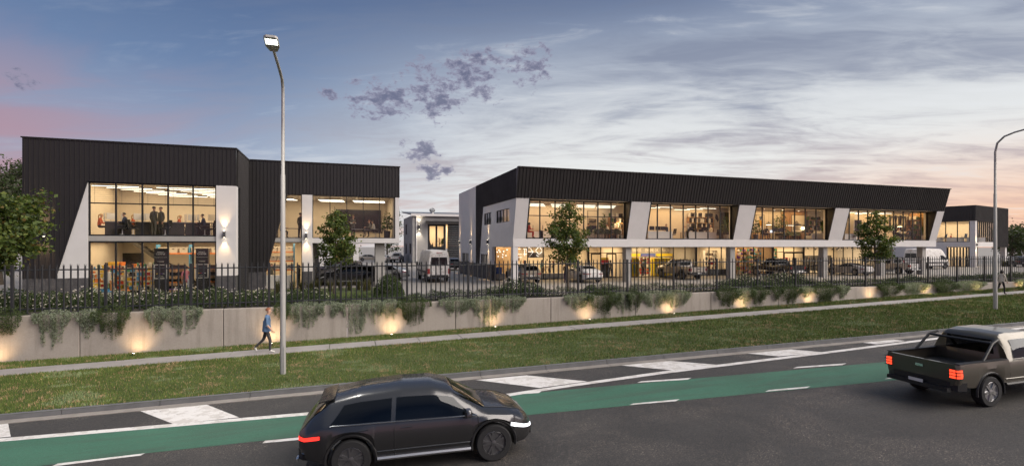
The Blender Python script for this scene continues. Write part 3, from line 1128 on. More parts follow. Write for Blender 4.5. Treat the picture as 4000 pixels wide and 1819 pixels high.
room_light(-1.2, LR_ + 3.4, EAVE + 0.12, 8, 4.5, 165)
room_light(-4.6, LR_ + 3.2, SL - 0.08, 2.8, 4.5, 110)
sconce((SX(878, LF), LF - 0.045, 3.83), (0, -1), 'boxy wall light on the white corner pier of the black building', e=85)
sconce((SX(177, LF), LF - 0.045, 3.84), (0, -1), 'boxy wall light on black cladding beside the big tree', e=160)
sconce((SX(1197, LR_), LR_ - 0.055, 3.85), (0, -1), 'boxy wall light on the narrow white pier by the undercroft', e=85)

# ================================================================== RIGHT BUILDING (leaning bays)
RX0, RX1 = 12.8, 61.6
RF = 38.3
def lean(z):
    return RF - (z - 3.7) * 0.256
rb = thing('office_building', 'long white and black building with four leaning window bays over shops', 'building', (RX0, RF, 0))
b = MB()
b.box(RX0, RX1, RF, RF + 0.6, 3.04, 3.7)
b.build('beam', 'render_white', rb, world=True)
b = MB()
ye, yt = lean(EAVE), lean(TOP)
b.prism([(RX0, ye, EAVE), (RX0, ye + 0.25, EAVE), (RX0, yt + 0.25, TOP), (RX0, yt, TOP)], (RX1 - RX0, 0, 0))
cl = b.build('cladding', 'clad', rb, world=True)
b = MB()
nrm = Vector((0, -(TOP - EAVE), (yt - ye))).normalized() * 0.045
b.prism([(-0.025, ye, EAVE), (0.025, ye, EAVE), (0.012, ye + nrm.y, EAVE + nrm.z), (-0.012, ye + nrm.y, EAVE + nrm.z)][::-1], (0, yt - ye, TOP - EAVE))
lean_rib = b.mesh('rib', 'clad')
x = RX0 + 0.12
while x < RX1:
    link('rib', lean_rib, cl, loc=(x, 0, 0))
    x += 0.285
b = MB()
b.box(RX0 - 0.05, RX1 + 0.05, yt - 0.07, yt + 0.3, TOP + 0.002, TOP + 0.07)
b.build('parapet_cap', 'clad', rb, world=True)
b = MB()
b.box(RX0 + 0.3, RX1, ye + 0.26, RF + 0.7, EAVE + 0.005, EAVE + 0.05)
b.build('soffit', 'ceiling_paint', rb, world=True)
bx = lambda px: SX(px, RF)
bays = [(2053.6, 2448), (2521.5, 2864), (2928, 3235.5), (3290, 3629)]
bayx = [(bx(a), bx(c)) for a, c in bays]
mull = [[2109.6, 2169, 2225, 2281, 2336.5, 2388, 2437], [2525.5, 2569, 2620, 2670, 2718.8, 2767, 2813.5, 2857.6],
        [2979, 3021, 3064, 3105.7, 3147, 3189, 3229], [3319, 3355, 3391, 3425, 3458.6, 3493, 3529.5, 3566, 3598.7]]
GY = RF + 0.12
edges = [RX0] + [v for p in bayx for v in p] + [RX1]
for i in range(0, len(edges), 2):
    xa, xb = edges[i], edges[i + 1]
    b = MB()
    b.prism([(xa, RF, 3.7), (xa, RF + 0.55, 3.7), (xa, RF + 0.55, EAVE), (xa, lean(EAVE), EAVE)], (xb - xa, 0, 0))
    b.build('leaning_pier', 'render_white', rb, world=True)
for i, (xa, xb) in enumerate(bayx):
    for s, xx in ((1, xa), (-1, xb)):
        b = MB()
        x2 = xx + s * 0.10
        lo, hi = min(xx, x2), max(xx, x2)
        b.prism([(lo, RF - 0.01, 3.7), (lo, GY, 3.7), (lo, GY, EAVE), (lo, lean(EAVE) - 0.01, EAVE)], (hi - lo, 0, 0))
        b.build('bay_reveal', 'black_metal', rb, world=True)
    window_unit(rb, 'x', GY + 0.05, xa + 0.1, xb - 0.1, 3.705, EAVE - 0.005, [v for v in (SX(m, GY) for m in mull[i]) if xa + 0.3 < v < xb - 0.3],
                (5.57,) if i == 0 else (), fr=0.085, depth=0.1)
    room_light((xa + xb) / 2 + 0.6 * i, RF + (2.1 if i < 3 else 1.65), EAVE - 0.08, (xb - xa) * 0.9, 2.4 if i < 3 else 1.7, 138, (1.0, 0.65 - 0.01 * i, 0.33 - 0.025 * i))
XBAY4 = 51.5          # the last office is shallower than the rest
room_shell(rb, RX0 + 0.26, XBAY4, RF + 0.56, RF + 3.6, 3.7, EAVE - 0.01, 'wall_cream', sides=False)
room_shell(rb, XBAY4, RX1 - 0.26, RF + 0.56, RF + 2.7, 3.7, EAVE - 0.01, 'wall_cream', sides=False)
b = MB()
b.box(XBAY4 - 0.06, XBAY4 + 0.06, RF + 1.6, RF + 3.6, 3.7, EAVE - 0.02)
b.build('partition', 'wall_cream', rb, world=True)
b = MB()
b.box(RX0 + 0.26, RX1 - 0.26, RF + 0.6, RF + 3.7, 3.45, 3.675)
b.build('floor_slab', 'concrete', rb, world=True)
b = MB()
b.box(RX0 + 0.26, RX1 - 0.02, RF + 0.6, RF + 6.3, 3.10, 3.44)
b.build('soffit', 'wall_grey', rb, world=True)
b = MB()
b.box(RX0 + 0.26, RX1 - 0.02, yt + 0.3, 58.0, TOP - 0.4, TOP - 0.2)
b.build('roof', 'galv', rb, world=True)
# side wall facing the driveway
SF = 44.3            # shopfront line
b = MB()
opens = [(39.3, 43.0, 5.1, 6.2), (44.6, 47.1, 5.1, 6.2), (45.8, 48.3, 1.4, 2.35), (53.4, 56.5, 1.4, 2.35)]
wallgrid(b, 'y', RX0, RX0 + 0.25, RF + 0.6, 58.2, 3.04, TOP, opens)
wallgrid(b, 'y', RX0, RX0 + 0.25, SF, 58.2, 1.4, 3.04, opens)
b.prism([(RX0 + 0.001, RF + 0.6, 3.7), (RX0 + 0.001, RF + 0.6, TOP), (RX0 + 0.001, lean(TOP) + 0.26, TOP), (RX0 + 0.001, lean(3.7) + 0.26, 3.7)], (0.24, 0, 0))
b.build('side_wall', 'render_white', rb, world=True)
b = MB()
b.prism([(RX0 - 0.05, lean(EAVE), EAVE), (RX0 - 0.05, 50.1, EAVE), (RX0 - 0.05, 50.1, TOP), (RX0 - 0.05, lean(TOP), TOP)], (0.048, 0, 0))
b.prism([(RX0 - 0.05, 48.85, 1.4), (RX0 - 0.05, 50.1, 1.4), (RX0 - 0.05, 50.1, EAVE), (RX0 - 0.05, 47.4, EAVE)], (0.048, 0, 0))
cl = b.build('cladding', 'clad', rb, world=True)
def rib_mesh_w(zlo, zhi):
    b = MB()
    b.prism([(0, -0.022, zlo), (0, 0.022, zlo), (-0.045, 0.010, zlo), (-0.045, -0.010, zlo)], (0, 0, zhi - zlo))
    return b.mesh('rib', 'clad')
rmw = rib_mesh_w(EAVE, TOP)
y = 37.6
while y < 50.1:
    if y < 47.5:
        link('rib', rmw, cl, loc=(RX0 - 0.05, y, 0))
    else:
        zlo = 1.4 if y > 48.85 else max(1.4, EAVE - (y - 47.4) / (48.85 - 47.4) * (EAVE - 1.4))
        link('rib', rib_mesh_w(zlo, TOP), cl, loc=(RX0 - 0.05, y, 0))
    y += 0.285
brick_field(rb, 'y', RX0 - 0.01, SF, 58.2, 0, 1.4, -1, 300)
brick_field(rb, 'x', SF - 0.0, RX0, RX0 + 0.35, 0, 1.4, -1, 0)
for (a0, a1, z0, z1) in opens:
    n = max(2, int((a1 - a0) / 0.75))
    window_unit(rb, 'y', RX0 + 0.1, a0, a1, z0, z1, [a0 + (a1 - a0) * k / n for k in range(1, n)], (), fr=0.05, name='side_window')
b = MB()
b.box(RX0 + 0.26, RX1, 58.0, 58.2, 0, TOP)
b.build('back_wall', 'render_white', rb, world=True)
b = MB()
b.box(RX0 + 0.3, RX0 + 2.2, 48.0, 57.5, 0.02, 3.0)
b.build('back_room', 'wall_cream', rb, world=True)
for k, (yy, lab) in enumerate(((45.5, 'boxy wall light nearest the shops on the driveway wall of the long building'), (52.2, 'boxy wall light midway along the driveway wall of the long building'), (57.6, 'boxy wall light at the far end of the driveway wall of the long building'))):
    sconce((RX0 - (0.0 if k else 0.0), yy, 3.5), (-1, 0), lab, e=150, spread=40)
# corner column and front columns
b = MB()
b.rbox(RX0 + 0.0, RX0 + 0.42, RF + 0.02, RF + 0.55, 0, 3.035, 0.01)
b.build('column', 'render_white', rb, world=True)
for p0, p1 in ((2438, 2467), (2840, 2872), (3199, 3233), (3434, 3457), (3583, 3617)):
    xr = SX(p1, RF + 0.35)
    b = MB()
    b.rbox(xr - 0.55, xr, RF + 0.35, RF + 0.95, 0, 3.10, 0.01)
    b.build('column', 'concrete', rb, world=True)
# shops: plan positions along the recessed shopfront
sx = lambda px: SX(px, SF)
shops = [('homeware', RX0 + 0.3, sx(2300), 'wall_cream'), ('hall', sx(2300), sx(2440), 'wall_cream'), ('auto', sx(2440), sx(2722), 'wall_grey'), ('bottle', sx(2722), sx(2866), 'wall_cream'),
         ('beauty', sx(2866), sx(3022), 'timber_light'), ('entry', sx(3022), sx(3142), 'wall_cream'), ('bikes', sx(3142), sx(3440), 'wall_cream')]
SHOP = {}
for nm, xa, xb, wm in shops:
    SHOP[nm] = (xa, xb)
    room_shell(rb, xa, xb, SF + 0.15, SF + 5.5, 0.012, 3.09, wm, 'floor_concrete')
    n = max(2, int(round((xb - xa) / 1.45)))
    cuts = [xa + (xb - xa) * k / n for k in range(1, n)]
    window_unit(rb, 'x', SF + 0.06, xa, xb, 0.015, 3.085, cuts, (2.45,) if nm in ('hall', 'entry') else (), fr=0.075, name='shop_window')
    room_light((xa + xb) / 2, SF + 2.6, 3.02, (xb - xa) * 0.8, 3.6, 26 * (xb - xa), (1.0, 0.71, 0.40))
b = MB()
xa = SHOP['bikes'][1]
b.box(xa, RX1, SF, SF + 0.2, 0, 3.09)
b.build('front_wall', 'wall_grey', rb, world=True)
b = MB()
n = 16
for k in range(n):
    z = k * 3.0 / n
    b.box(xa + 2.0, RX1 - 1.2, SF - 0.08 - 0.02 * (k % 2), SF - 0.002, z + 0.008, z + 3.0 / n)
b.build('roller_door', 'clad', rb, world=True)
b = MB()
b.box(RX1 - 0.25, RX1, RF + 0.6, 58.0, 3.04, TOP)
b.box(RX1 - 0.25, RX1, SF, 58.0, 0.0, 3.04)
b.prism([(RX1 - 0.24, RF + 0.6, 3.7), (RX1 - 0.24, RF + 0.6, TOP), (RX1 - 0.24, lean(TOP) + 0.26, TOP), (RX1 - 0.24, lean(3.7) + 0.26, 3.7)], (0.235, 0, 0))
b.build('side_wall', 'render_white', rb, world=True)

# ================================================================== WAREHOUSE BETWEEN THE BUILDINGS
mw = thing('warehouse', 'grey concrete warehouse with lit windows and black roller door between the buildings', 'building', (11.9, 93, 0))
WY = 93.0
wX = lambda px: SX(px, WY)
wZ = lambda px, py: SZ(px, py, WY)
b = MB()
o_win = (wX(1671), wX(1740), wZ(1700, 970), wZ(1700, 875))
o_dr = (wX(1742), wX(1830), 0.0, wZ(1770, 875))
o_low = (wX(1671), wX(1740), 0.4, wZ(1700, 970) - 0.001)
wallgrid(b, 'x', WY, WY + 0.3, 11.9, 34, 0, 8.7, [o_win, o_dr, o_low])
wallgrid(b, 'y', 11.9, 12.2, WY + 0.3, 107, 0, 8.7, [(95.0, 97.4, 1.6, 3.6), (101.5, 103.8, 1.6, 3.6), (101.5, 103.8, 5.4, 7.4)])
b.build('wall', mat('tilt_concrete', (0.33, 0.32, 0.31), 0.9, var=0.18, vscale=0.5), mw, world=True)
for a in ((95.0, 97.4, 1.6, 3.6), (101.5, 103.8, 1.6, 3.6), (101.5, 103.8, 5.4, 7.4)):
    window_unit(mw, 'y', 12.05, *a, [sum(a[:2]) / 2], (), fr=0.1, name='side_window')
b = MB()
b.prism([(11.6, WY - 0.35, 8.72), (11.6, WY + 14.4, 10.0), (11.6, WY + 14.4, 10.25), (11.6, WY - 0.35, 8.97)], (23, 0, 0))
rf = b.build('roof', mat('roof_steel', (0.13, 0.14, 0.155), 0.45, 0.4), mw, world=True)
b = MB()
b.box(11.6, 34, WY - 0.55, WY - 0.352, 8.55, 9.0)
b.build('gutter', 'render_white', mw, world=True)
b = MB()
b.tube([(12.6, WY - 0.12, 8.6), (12.6, WY - 0.12, 0.0)], 0.1, 8)
b.build('downpipe', 'render_white', mw, world=True)
b = MB()
b.prism([(wX(1664), WY - 0.02, wZ(1700, 862)), (wX(1664), WY - 1.6, wZ(1700, 866)), (wX(1664), WY - 1.6, wZ(1700, 871)), (wX(1664), WY - 0.02, wZ(1700, 869))], (14, 0, 0))
b.build('awning', 'clad', mw, world=True)
window_unit(mw, 'x', WY + 0.1, o_win[0], o_win[1], o_win[2], o_win[3], [wX(1705)], (), fr=0.35, name='window')
window_unit(mw, 'x', WY + 0.1, o_low[0], o_low[1], o_low[2], o_low[3], [wX(1705)], (), fr=0.35, name='window')
b = MB()
n = 18
for k in range(n):
    z0 = o_dr[3] * k / n
    b.box(o_dr[0] + 0.3, o_dr[1], WY + 0.05 - 0.03 * (k % 2), WY + 0.2, z0 + 0.02, o_dr[3] * (k + 1) / n)
b.build('roller_door', 'black_metal', mw, world=True)
room_shell(mw, o_win[0] - 1, o_win[1] + 1, WY + 0.4, WY + 6, o_win[2], o_win[3] + 0.3, 'wall_cream')
room_shell(mw, o_win[0] - 1, o_win[1] + 1, WY + 0.4, WY + 6, 0.01, o_win[2] - 0.5, 'wall_cream')
room_light(sum(o_win[:2]) / 2, WY + 3, o_win[3], 4, 3, 260)
room_light(sum(o_win[:2]) / 2, WY + 3, o_win[2] - 0.6, 4, 3, 260)
sconce((wX(1637), WY - 0.0, wZ(1637, 886)), (0, -1), 'wall light high on the concrete warehouse', e=260, col=(1.0, 0.86, 0.66), spread=80).scale = (2.2, 2.2, 2.2)
tv = thing('roof_ventilator', 'round spinning ventilator on the warehouse roof', 'ventilator', (wX(1699), WY + 3, 9.2))
tv.scale = (0.6, 0.6, 0.62)
b = MB()
b.lathe([(0.55, 0), (0.5, 0.5), (0.55, 0.55)], 14)
b.build('base', 'galv', tv, smooth=True)
for k in range(14):
    b = MB()
    a0 = 2 * math.pi * k / 14
    pts = [(math.cos(a0 + 0.3 * s) * r_, math.sin(a0 + 0.3 * s) * r_, z_) for s, r_, z_ in ((0, 0.5, 0.55), (0.5, 0.85, 0.95), (1, 0.8, 1.35), (1.5, 0.25, 1.7))]
    b.tube(pts, 0.09, 4)
    b.build('vane', 'galv', tv)
b = MB()
b.lathe([(0.3, 1.62), (0.28, 1.72), (0.05, 1.78)], 12)
b.build('cap', 'galv', tv, smooth=True)

# low workshop seen through the undercroft
bw = thing('workshop', 'low workshop with black roller doors at the back of the site', 'building', (-30, 78, 0))
b = MB()
wallgrid(b, 'x', 78, 78.3, -34, 2.2, 0, 7.4, [(-26, -21, 0, 4.2), (-9.5, -7.4, 0, 3.6), (-1.4, 1.4, 0, 4.6)])
b.build('wall', 'render_white', bw, world=True)
for a in ((-26, -21, 4.2), (-1.4, 1.4, 4.6)):
    b = MB()
    for k in range(14):
        b.box(a[0], a[1], 78.08 - 0.03 * (k % 2), 78.2, a[2] * k / 14 + 0.015, a[2] * (k + 1) / 14)
    b.build('roller_door', 'clad', bw, world=True)
window_unit(bw, 'x', 78.1, -9.5, -7.4, 0.02, 3.6, [-8.45], (2.4,), fr=0.08, name='door')
brick_field(bw, 'x', 78.0, -12.5, -9.6, 0, 1.4, -1, 0)
b = MB()
b.box(-34.3, 2.5, 77.7, 90, 7.4, 7.8)
b.build('roof', 'roof_steel', bw, world=True)
b = MB()
b.box(1.9, 2.2, 78.3, 90, 0, 7.4)
b.build('side_wall', 'tilt_concrete', bw, world=True)

# ================================================================== FAR RIGHT BUILDING (turned to the bend of the road)
FA = R(13.25)
FC = (88.3, 49.7)
fb = thing('corner_building', 'black and white two-storey office at the far bend behind the parked van', 'building', (FC[0], FC[1], 0), FA)
b = MB()          # local: x along its street front, y along the flank that faces the car park
b.box(0.0, 0.62, -0.02, 0.62, 0, EAVE)
b.box(0.63, 13.9, 0.05, 0.35, 3.0, 3.72)
b.box(13.2, 13.9, 0.1, 0.7, 0, 3.0)
b.box(0.02, 0.32, 0.63, 14, 3.0, 3.72)
b.box(0.02, 0.32, 3.4, 14, 1.3, 3.0)
b.build('wall', 'render_white', fb)
b = MB()
b.box(-0.06, 14.0, -0.08, 0.3, EAVE, 9.15)
b.box(8.4, 14.0, -0.081, 0.3, 2.95, EAVE)
cl = b.build('cladding', 'clad', fb)
b = MB()
b.box(-0.061, 0.3, 0.301, 14, EAVE, 9.15)
cl2 = b.build('cladding', 'clad', fb)
rmf = rib_mesh(EAVE, 9.15)
rmf2 = rib_mesh(2.95, 9.15)
x = 0.1
while x < 13.9:
    link('rib', rmf if x < 8.4 else rmf2, cl, loc=(x, -0.08, 0))
    x += 0.36
rmw2 = rib_mesh_w(EAVE, 9.15)
y = 0.3
while y < 14:
    link('rib', rmw2, cl2, loc=(-0.06, y, 0))
    y += 0.36
def lwin(axis, c, a0, a1, z0, z1, n, nm='window', fin=0.05):
    def P(b, p0, p1, q0, q1, dd):
        b.box(*((p0, p1, c - dd, c + dd) if axis == 'x' else (c - dd, c + dd, p0, p1)), q0, q1)
    b = MB()
    P(b, a0, a1, z0, z0 + 0.07, 0.05)
    P(b, a0, a1, z1 - 0.07, z1, 0.05)
    wn = b.build(nm, 'black_metal', fb)
    for k in range(n + 1):
        xx = a0 + (a1 - a0) * k / n
        b = MB()
        P(b, xx - fin, xx + fin, z0 + 0.07, z1 - 0.07, 0.06)
        b.build('mullion', 'black_metal', wn)
    for k in range(n):
        xa, xb = a0 + (a1 - a0) * k / n, a0 + (a1 - a0) * (k + 1) / n
        b = MB()
        b.add([(xa, c, z0), (xb, c, z0), (xb, c, z1), (xa, c, z1)] if axis == 'x' else [(c, xa, z0), (c, xb, z0), (c, xb, z1), (c, xa, z1)], [(0, 1, 2, 3)])
        b.build('pane', 'window_glass', wn)
lwin('x', 0.2, 0.7, 8.4, 3.73, EAVE - 0.01, 9, fin=0.14)
lwin('y', 0.2, 0.7, 13.5, 3.73, EAVE - 0.01, 9)
lwin('y', 0.25, 0.7, 3.3, 0.03, 2.99, 7, 'shop_window', 0.08)
lwin('x', 1.2, 0.8, 4.8, 0.03, 2.99, 5, 'shop_window', 0.08)
b = MB()
b.box(0.04, 0.3, 3.41, 14, 0, 1.29)
b.build('brick_plinth', 'brick', fb)
b = MB()
b.box(0.4, 13.8, 0.4, 13.8, 3.5, 3.68)
b.box(7.0, 7.15, 0.45, 13.6, 3.7, EAVE)
b.box(0.4, 7.0, 8.0, 8.15, 0.02, EAVE)
b.box(4.85, 5.0, 1.1, 7.9, 0, 3.48)
b.build('inner_wall', 'wall_cream', fb)
b = MB()
b.box(0.35, 13.9, 0.4, 13.9, EAVE + 0.02, EAVE + 0.15)
b.build('ceiling', 'ceiling_paint', fb)
b = MB()
b.box(0.31, 13.95, 0.31, 14, 8.9, 9.0)
b.build('roof', 'roof_steel', fb)
light('room_light', 'AREA', (3.7, 4.2, EAVE - 0.05), 190, WARM, size=6, size_y=6, parent=fb)
light('room_light', 'AREA', (2.6, 4.2, 3.4), 150, WARM, size=4, size_y=6, parent=fb)
cF, sF = math.cos(FA), math.sin(FA)
def far_pt(x, y, z):
    return (FC[0] + x * cF - y * sF, FC[1] + x * sF + y * cF, z)
sconce(far_pt(0.3, -0.02, 3.3), (sF, -cF), 'wall light on the white pier of the far corner building', e=110)
# ================================================================== VEHICLES
def paint(name, col, metal=0.35, rough=0.28):
    return mat(name, col, rough, metal, coat=0.5)
paint('paint_dark', (0.016, 0.016, 0.017), 0.2)
paint('paint_charcoal', (0.075, 0.075, 0.078), 0.85, 0.26)
paint('paint_bronze', (0.085, 0.075, 0.058), 0.5)
paint('paint_tan', (0.38, 0.34, 0.29), 0.3)
paint('paint_champagne', (0.27, 0.235, 0.19), 0.4)
paint('paint_white', (0.72, 0.70, 0.68), 0.0)
paint('paint_silver', (0.36, 0.37, 0.38), 0.6)
paint('paint_red', (0.16, 0.012, 0.012), 0.2)
mat('trim_black', (0.012, 0.012, 0.013), 0.5)
mat('chrome', (0.62, 0.64, 0.66), 0.16, 1.0)
mat('alloy', (0.16, 0.16, 0.165), 0.35, 0.8)
mat('alloy_bright', (0.42, 0.42, 0.43), 0.3, 0.9)
mat('plate_white', (0.72, 0.70, 0.66), 0.5)
mat('plate_ink', (0.03, 0.04, 0.10), 0.5)
emit('tail_on', (1.0, 0.03, 0.02), 1.2)
emit('tail_amber', (1.0, 0.07, 0.025), 0.95)
mat('tail_off', (0.30, 0.012, 0.012), 0.2, coat=0.6)
emit('head_on', (0.92, 0.95, 1.0), 1.0)
mat('head_off', (0.55, 0.57, 0.60), 0.12, 0.3, coat=0.8)
def cur(pts, x):
    return np.interp(x, [p[0] for p in pts], [p[1] for p in pts])

SPECS = {
 'suv': dict(L=4.75, wheels=(-1.40, 1.47), R=0.385, arch=0.45, tw=0.235,
    top=[(-2.36, 0.93), (-2.30, 1.04), (-2.12, 1.22), (-1.80, 1.47), (-1.2, 1.585), (-0.4, 1.635), (0.25, 1.615), (0.62, 1.52), (1.30, 1.10), (1.75, 1.045), (2.12, 0.94), (2.30, 0.80), (2.38, 0.66)],
    belt=[(-2.36, 0.88), (-1.9, 1.06), (-1.0, 1.05), (0.5, 1.01), (1.3, 1.0), (1.9, 0.92), (2.25, 0.74), (2.38, 0.60)],
    wb=[(-2.37, 0.66), (-2.25, 0.83), (-1.9, 0.935), (-1.2, 0.965), (0, 0.95), (1.3, 0.955), (1.8, 0.93), (2.15, 0.80), (2.32, 0.62), (2.38, 0.50)],
    wr=[(-2.36, 0.58), (-1.8, 0.60), (-1.0, 0.645), (0.3, 0.655), (0.7, 0.64), (1.35, 0.72), (1.9, 0.66), (2.38, 0.40)],
    sill=[(-2.38, 0.52), (-2.2, 0.38), (-1.8, 0.30), (1.8, 0.27), (2.2, 0.28), (2.38, 0.34)],
    side=((-1.78, -1.52, 0.66, 1.12), (0.05, 0.86)), pillars=(-0.62, -0.36), ws=(0.68, 1.30), rw=(-2.24, -1.84)),
 'sedan': dict(L=4.8, wheels=(-1.42, 1.43), R=0.345, arch=0.40, tw=0.225,
    top=[(-2.42, 0.86), (-2.34, 1.02), (-1.9, 1.10), (-1.62, 1.17), (-1.0, 1.40), (-0.3, 1.465), (0.15, 1.45), (0.5, 1.36), (1.15, 1.02), (1.8, 0.92), (2.2, 0.78), (2.4, 0.60)],
    belt=[(-2.42, 0.82), (-2.0, 0.97), (-1.0, 0.97), (0.5, 0.93), (1.2, 0.92), (1.9, 0.83), (2.4, 0.54)],
    wb=[(-2.42, 0.64), (-2.3, 0.80), (-1.9, 0.90), (-1.0, 0.93), (1.3, 0.92), (1.9, 0.86), (2.25, 0.70), (2.4, 0.50)],
    wr=[(-2.42, 0.60), (-1.8, 0.66), (-1.0, 0.60), (0.2, 0.62), (0.6, 0.62), (1.2, 0.72), (2.4, 0.45)],
    sill=[(-2.42, 0.45), (-2.2, 0.32), (-1.8, 0.24), (1.8, 0.22), (2.4, 0.28)],
    side=((-1.55, -1.1, 0.5, 0.98), (0.06, 0.86)), pillars=(-0.55, -0.33), ws=(0.52, 1.14), rw=(-1.58, -1.06)),
 'coupe': dict(L=4.5, wheels=(-1.32, 1.38), R=0.345, arch=0.40, tw=0.27,
    top=[(-2.22, 0.80), (-2.15, 1.0), (-1.7, 1.05), (-1.2, 1.15), (-0.6, 1.28), (-0.1, 1.31), (0.2, 1.27), (0.9, 0.98), (1.6, 0.86), (2.1, 0.70), (2.25, 0.55)],
    belt=[(-2.22, 0.76), (-1.6, 0.96), (-0.8, 0.95), (0.6, 0.86), (1.3, 0.84), (1.9, 0.72), (2.25, 0.48)],
    wb=[(-2.22, 0.68), (-2.05, 0.84), (-1.5, 0.95), (-0.5, 0.90), (1.3, 0.92), (1.8, 0.86), (2.15, 0.66), (2.25, 0.5)],
    wr=[(-2.22, 0.60), (-1.6, 0.62), (-0.8, 0.52), (0.1, 0.55), (0.9, 0.70), (2.25, 0.45)],
    sill=[(-2.22, 0.42), (-2.0, 0.26), (-1.6, 0.18), (1.7, 0.16), (2.25, 0.22)],
    side=((-1.25, -0.75, 0.2, 0.75), (0.08, 0.84)), pillars=(-0.55, -0.4), ws=(0.26, 0.90), rw=(-1.62, -0.75)),
 'van': dict(L=6.9, wheels=(-2.05, 2.15), R=0.36, arch=0.43, tw=0.24,
    top=[(-3.45, 2.50), (-3.40, 2.68), (-3.2, 2.78), (0, 2.82), (1.5, 2.76), (2.0, 2.52), (2.65, 1.55), (3.1, 1.22), (3.4, 0.95), (3.45, 0.8)],
    belt=[(-3.45, 1.25), (1.5, 1.25), (2.4, 1.22), (3.1, 1.0), (3.45, 0.7)],
    wb=[(-3.45, 0.93), (-3.35, 0.985), (2.2, 0.985), (2.9, 0.93), (3.3, 0.75), (3.45, 0.6)],
    wr=[(-3.45, 0.72), (-3.3, 0.78), (1.5, 0.78), (2.0, 0.74), (2.6, 0.80), (3.45, 0.55)],
    sill=[(-3.45, 0.50), (-3.2, 0.40), (2.8, 0.38), (3.45, 0.36)],
    side=((1.10, 1.10, 1.92, 2.45), (0.03, 0.46)), pillars=(), ws=(2.05, 2.68), rw=None),
 'pickup': dict(L=5.6, wheels=(-1.60, 1.72), R=0.40, arch=0.47, tw=0.26, bed=(-2.80, -0.92),
    top=[(-0.92, 1.70), (-0.86, 1.80), (-0.5, 1.85), (0.3, 1.85), (0.62, 1.78), (1.28, 1.30), (1.7, 1.24), (2.3, 1.16), (2.62, 1.04), (2.78, 0.80)],
    belt=[(-2.80, 1.16), (-0.9, 1.16), (0.6, 1.16), (1.3, 1.13), (2.2, 1.06), (2.62, 0.94), (2.78, 0.74)],
    wb=[(-2.80, 0.90), (-2.70, 0.945), (-1.6, 0.965), (0, 0.95), (1.7, 0.955), (2.3, 0.92), (2.62, 0.82), (2.78, 0.66)],
    wr=[(-0.92, 0.66), (0.3, 0.68), (0.65, 0.67), (1.3, 0.76), (2.2, 0.76), (2.78, 0.5)],
    sill=[(-2.80, 0.62), (-2.6, 0.55), (-2.2, 0.50), (2.2, 0.46), (2.5, 0.42), (2.78, 0.46)],
    side=((-0.72, -0.62, 0.56, 1.10), (0.05, 0.86)), pillars=(0.0, 0.1), ws=(0.68, 1.28), rw=None, rail=1.19),
}

def half_section(sp, x):
    """half cross-section, bottom centre to top centre"""
    zb_ = float(cur(sp['sill'], x))
    for xw in sp['wheels']:
        q = sp['arch'] ** 2 - (x - xw) ** 2
        if q > 0:
            zb_ = max(zb_, sp['R'] + math.sqrt(q))
    wb, be = float(cur(sp['wb'], x)), float(cur(sp['belt'], x))
    bed = sp.get('bed')
    if bed and x < bed[1] - 1e-4:
        rail = sp['rail']
        gate = x < bed[0] + 0.075
        fl = rail if gate else max(zb_ + 0.02, 0.72)
        inn = wb - 0.09
        return [(0, zb_), (wb * 0.80, zb_), (wb * 0.97, zb_ + 0.05), (wb + 0.02, zb_ + 0.55 * (be - zb_)), (wb, be - 0.05), (wb - 0.02, rail), (inn, rail + 0.004), (inn - 0.01, fl), (inn * 0.6, fl), (0, fl)]
    wr, to = float(cur(sp['wr'], x)), float(cur(sp['top'], x))
    to = max(to, be + 0.02)
    wr = min(wr, wb - 0.03)
    h = to - be
    k = min(1.0, h / 0.3)
    return [(0, zb_), (wb * 0.82, zb_), (wb * 0.97, zb_ + 0.05), (wb + 0.022, zb_ + 0.52 * (be - zb_)), (wb, be - 0.05), (wb - 0.03, be + 0.012 * k),
            (wb - 0.03 + (wr - wb + 0.03) * 0.50 + 0.035 * k, be + h * 0.52), (wr + 0.03 * k, be + h * 0.86), (wr - 0.07, be + h * 0.965), (0, to)]

def car_body(sp):
    xa, xb = -sp['L'] / 2, sp['L'] / 2
    lo = min(sp['sill'][0][0], xa)
    hi = sp['sill'][-1][0]
    xs = list(np.arange(lo, hi, 0.055)) + [hi]
    for xw in sp['wheels']:
        xs += [xw - sp['arch'] - 0.002, xw + sp['arch'] + 0.002, xw - sp['arch'] * 0.995, xw + sp['arch'] * 0.995]
    if sp.get('bed'):
        xs += [sp['bed'][1] - 0.0002, sp['bed'][1], sp['bed'][0] + 0.0749, sp['bed'][0] + 0.0752]
    xs = sorted(set(round(float(x), 5) for x in xs if lo <= x <= hi))
    rings = []
    for x in xs:
        h = half_section(sp, x)
        rings.append([(x, y, z) for y, z in h] + [(x, -y, z) for y, z in h[-2:0:-1]])
    n = len(rings[0])
    b = MB()
    fs = []
    for i in range(len(rings) - 1):
        for k in range(n):
            k2 = (k + 1) % n
            fs.append((i * n + k, i * n + k2, (i + 1) * n + k2, (i + 1) * n + k))
    fs.append(tuple(range(n)))
    fs.append(tuple((len(rings) - 1) * n + k for k in range(n - 1, -1, -1)))
    b.add([p for r in rings for p in r], [f[::-1] for f in fs])
    return b

def side_pt(sp, x, v, s, off):
    """point on the side glass zone, v from belt (0) to roof edge (1)"""
    h = half_section(sp, x)
    p = [h[5], h[6], h[7]]
    if v < 0.6:
        a, c, f = p[0], p[1], v / 0.6
    else:
        a, c, f = p[1], p[2], (v - 0.6) / 0.4
    y, z = a[0] + (c[0] - a[0]) * f, a[1] + (c[1] - a[1]) * f
    return (x, s * (y + off), z + off * 0.35)

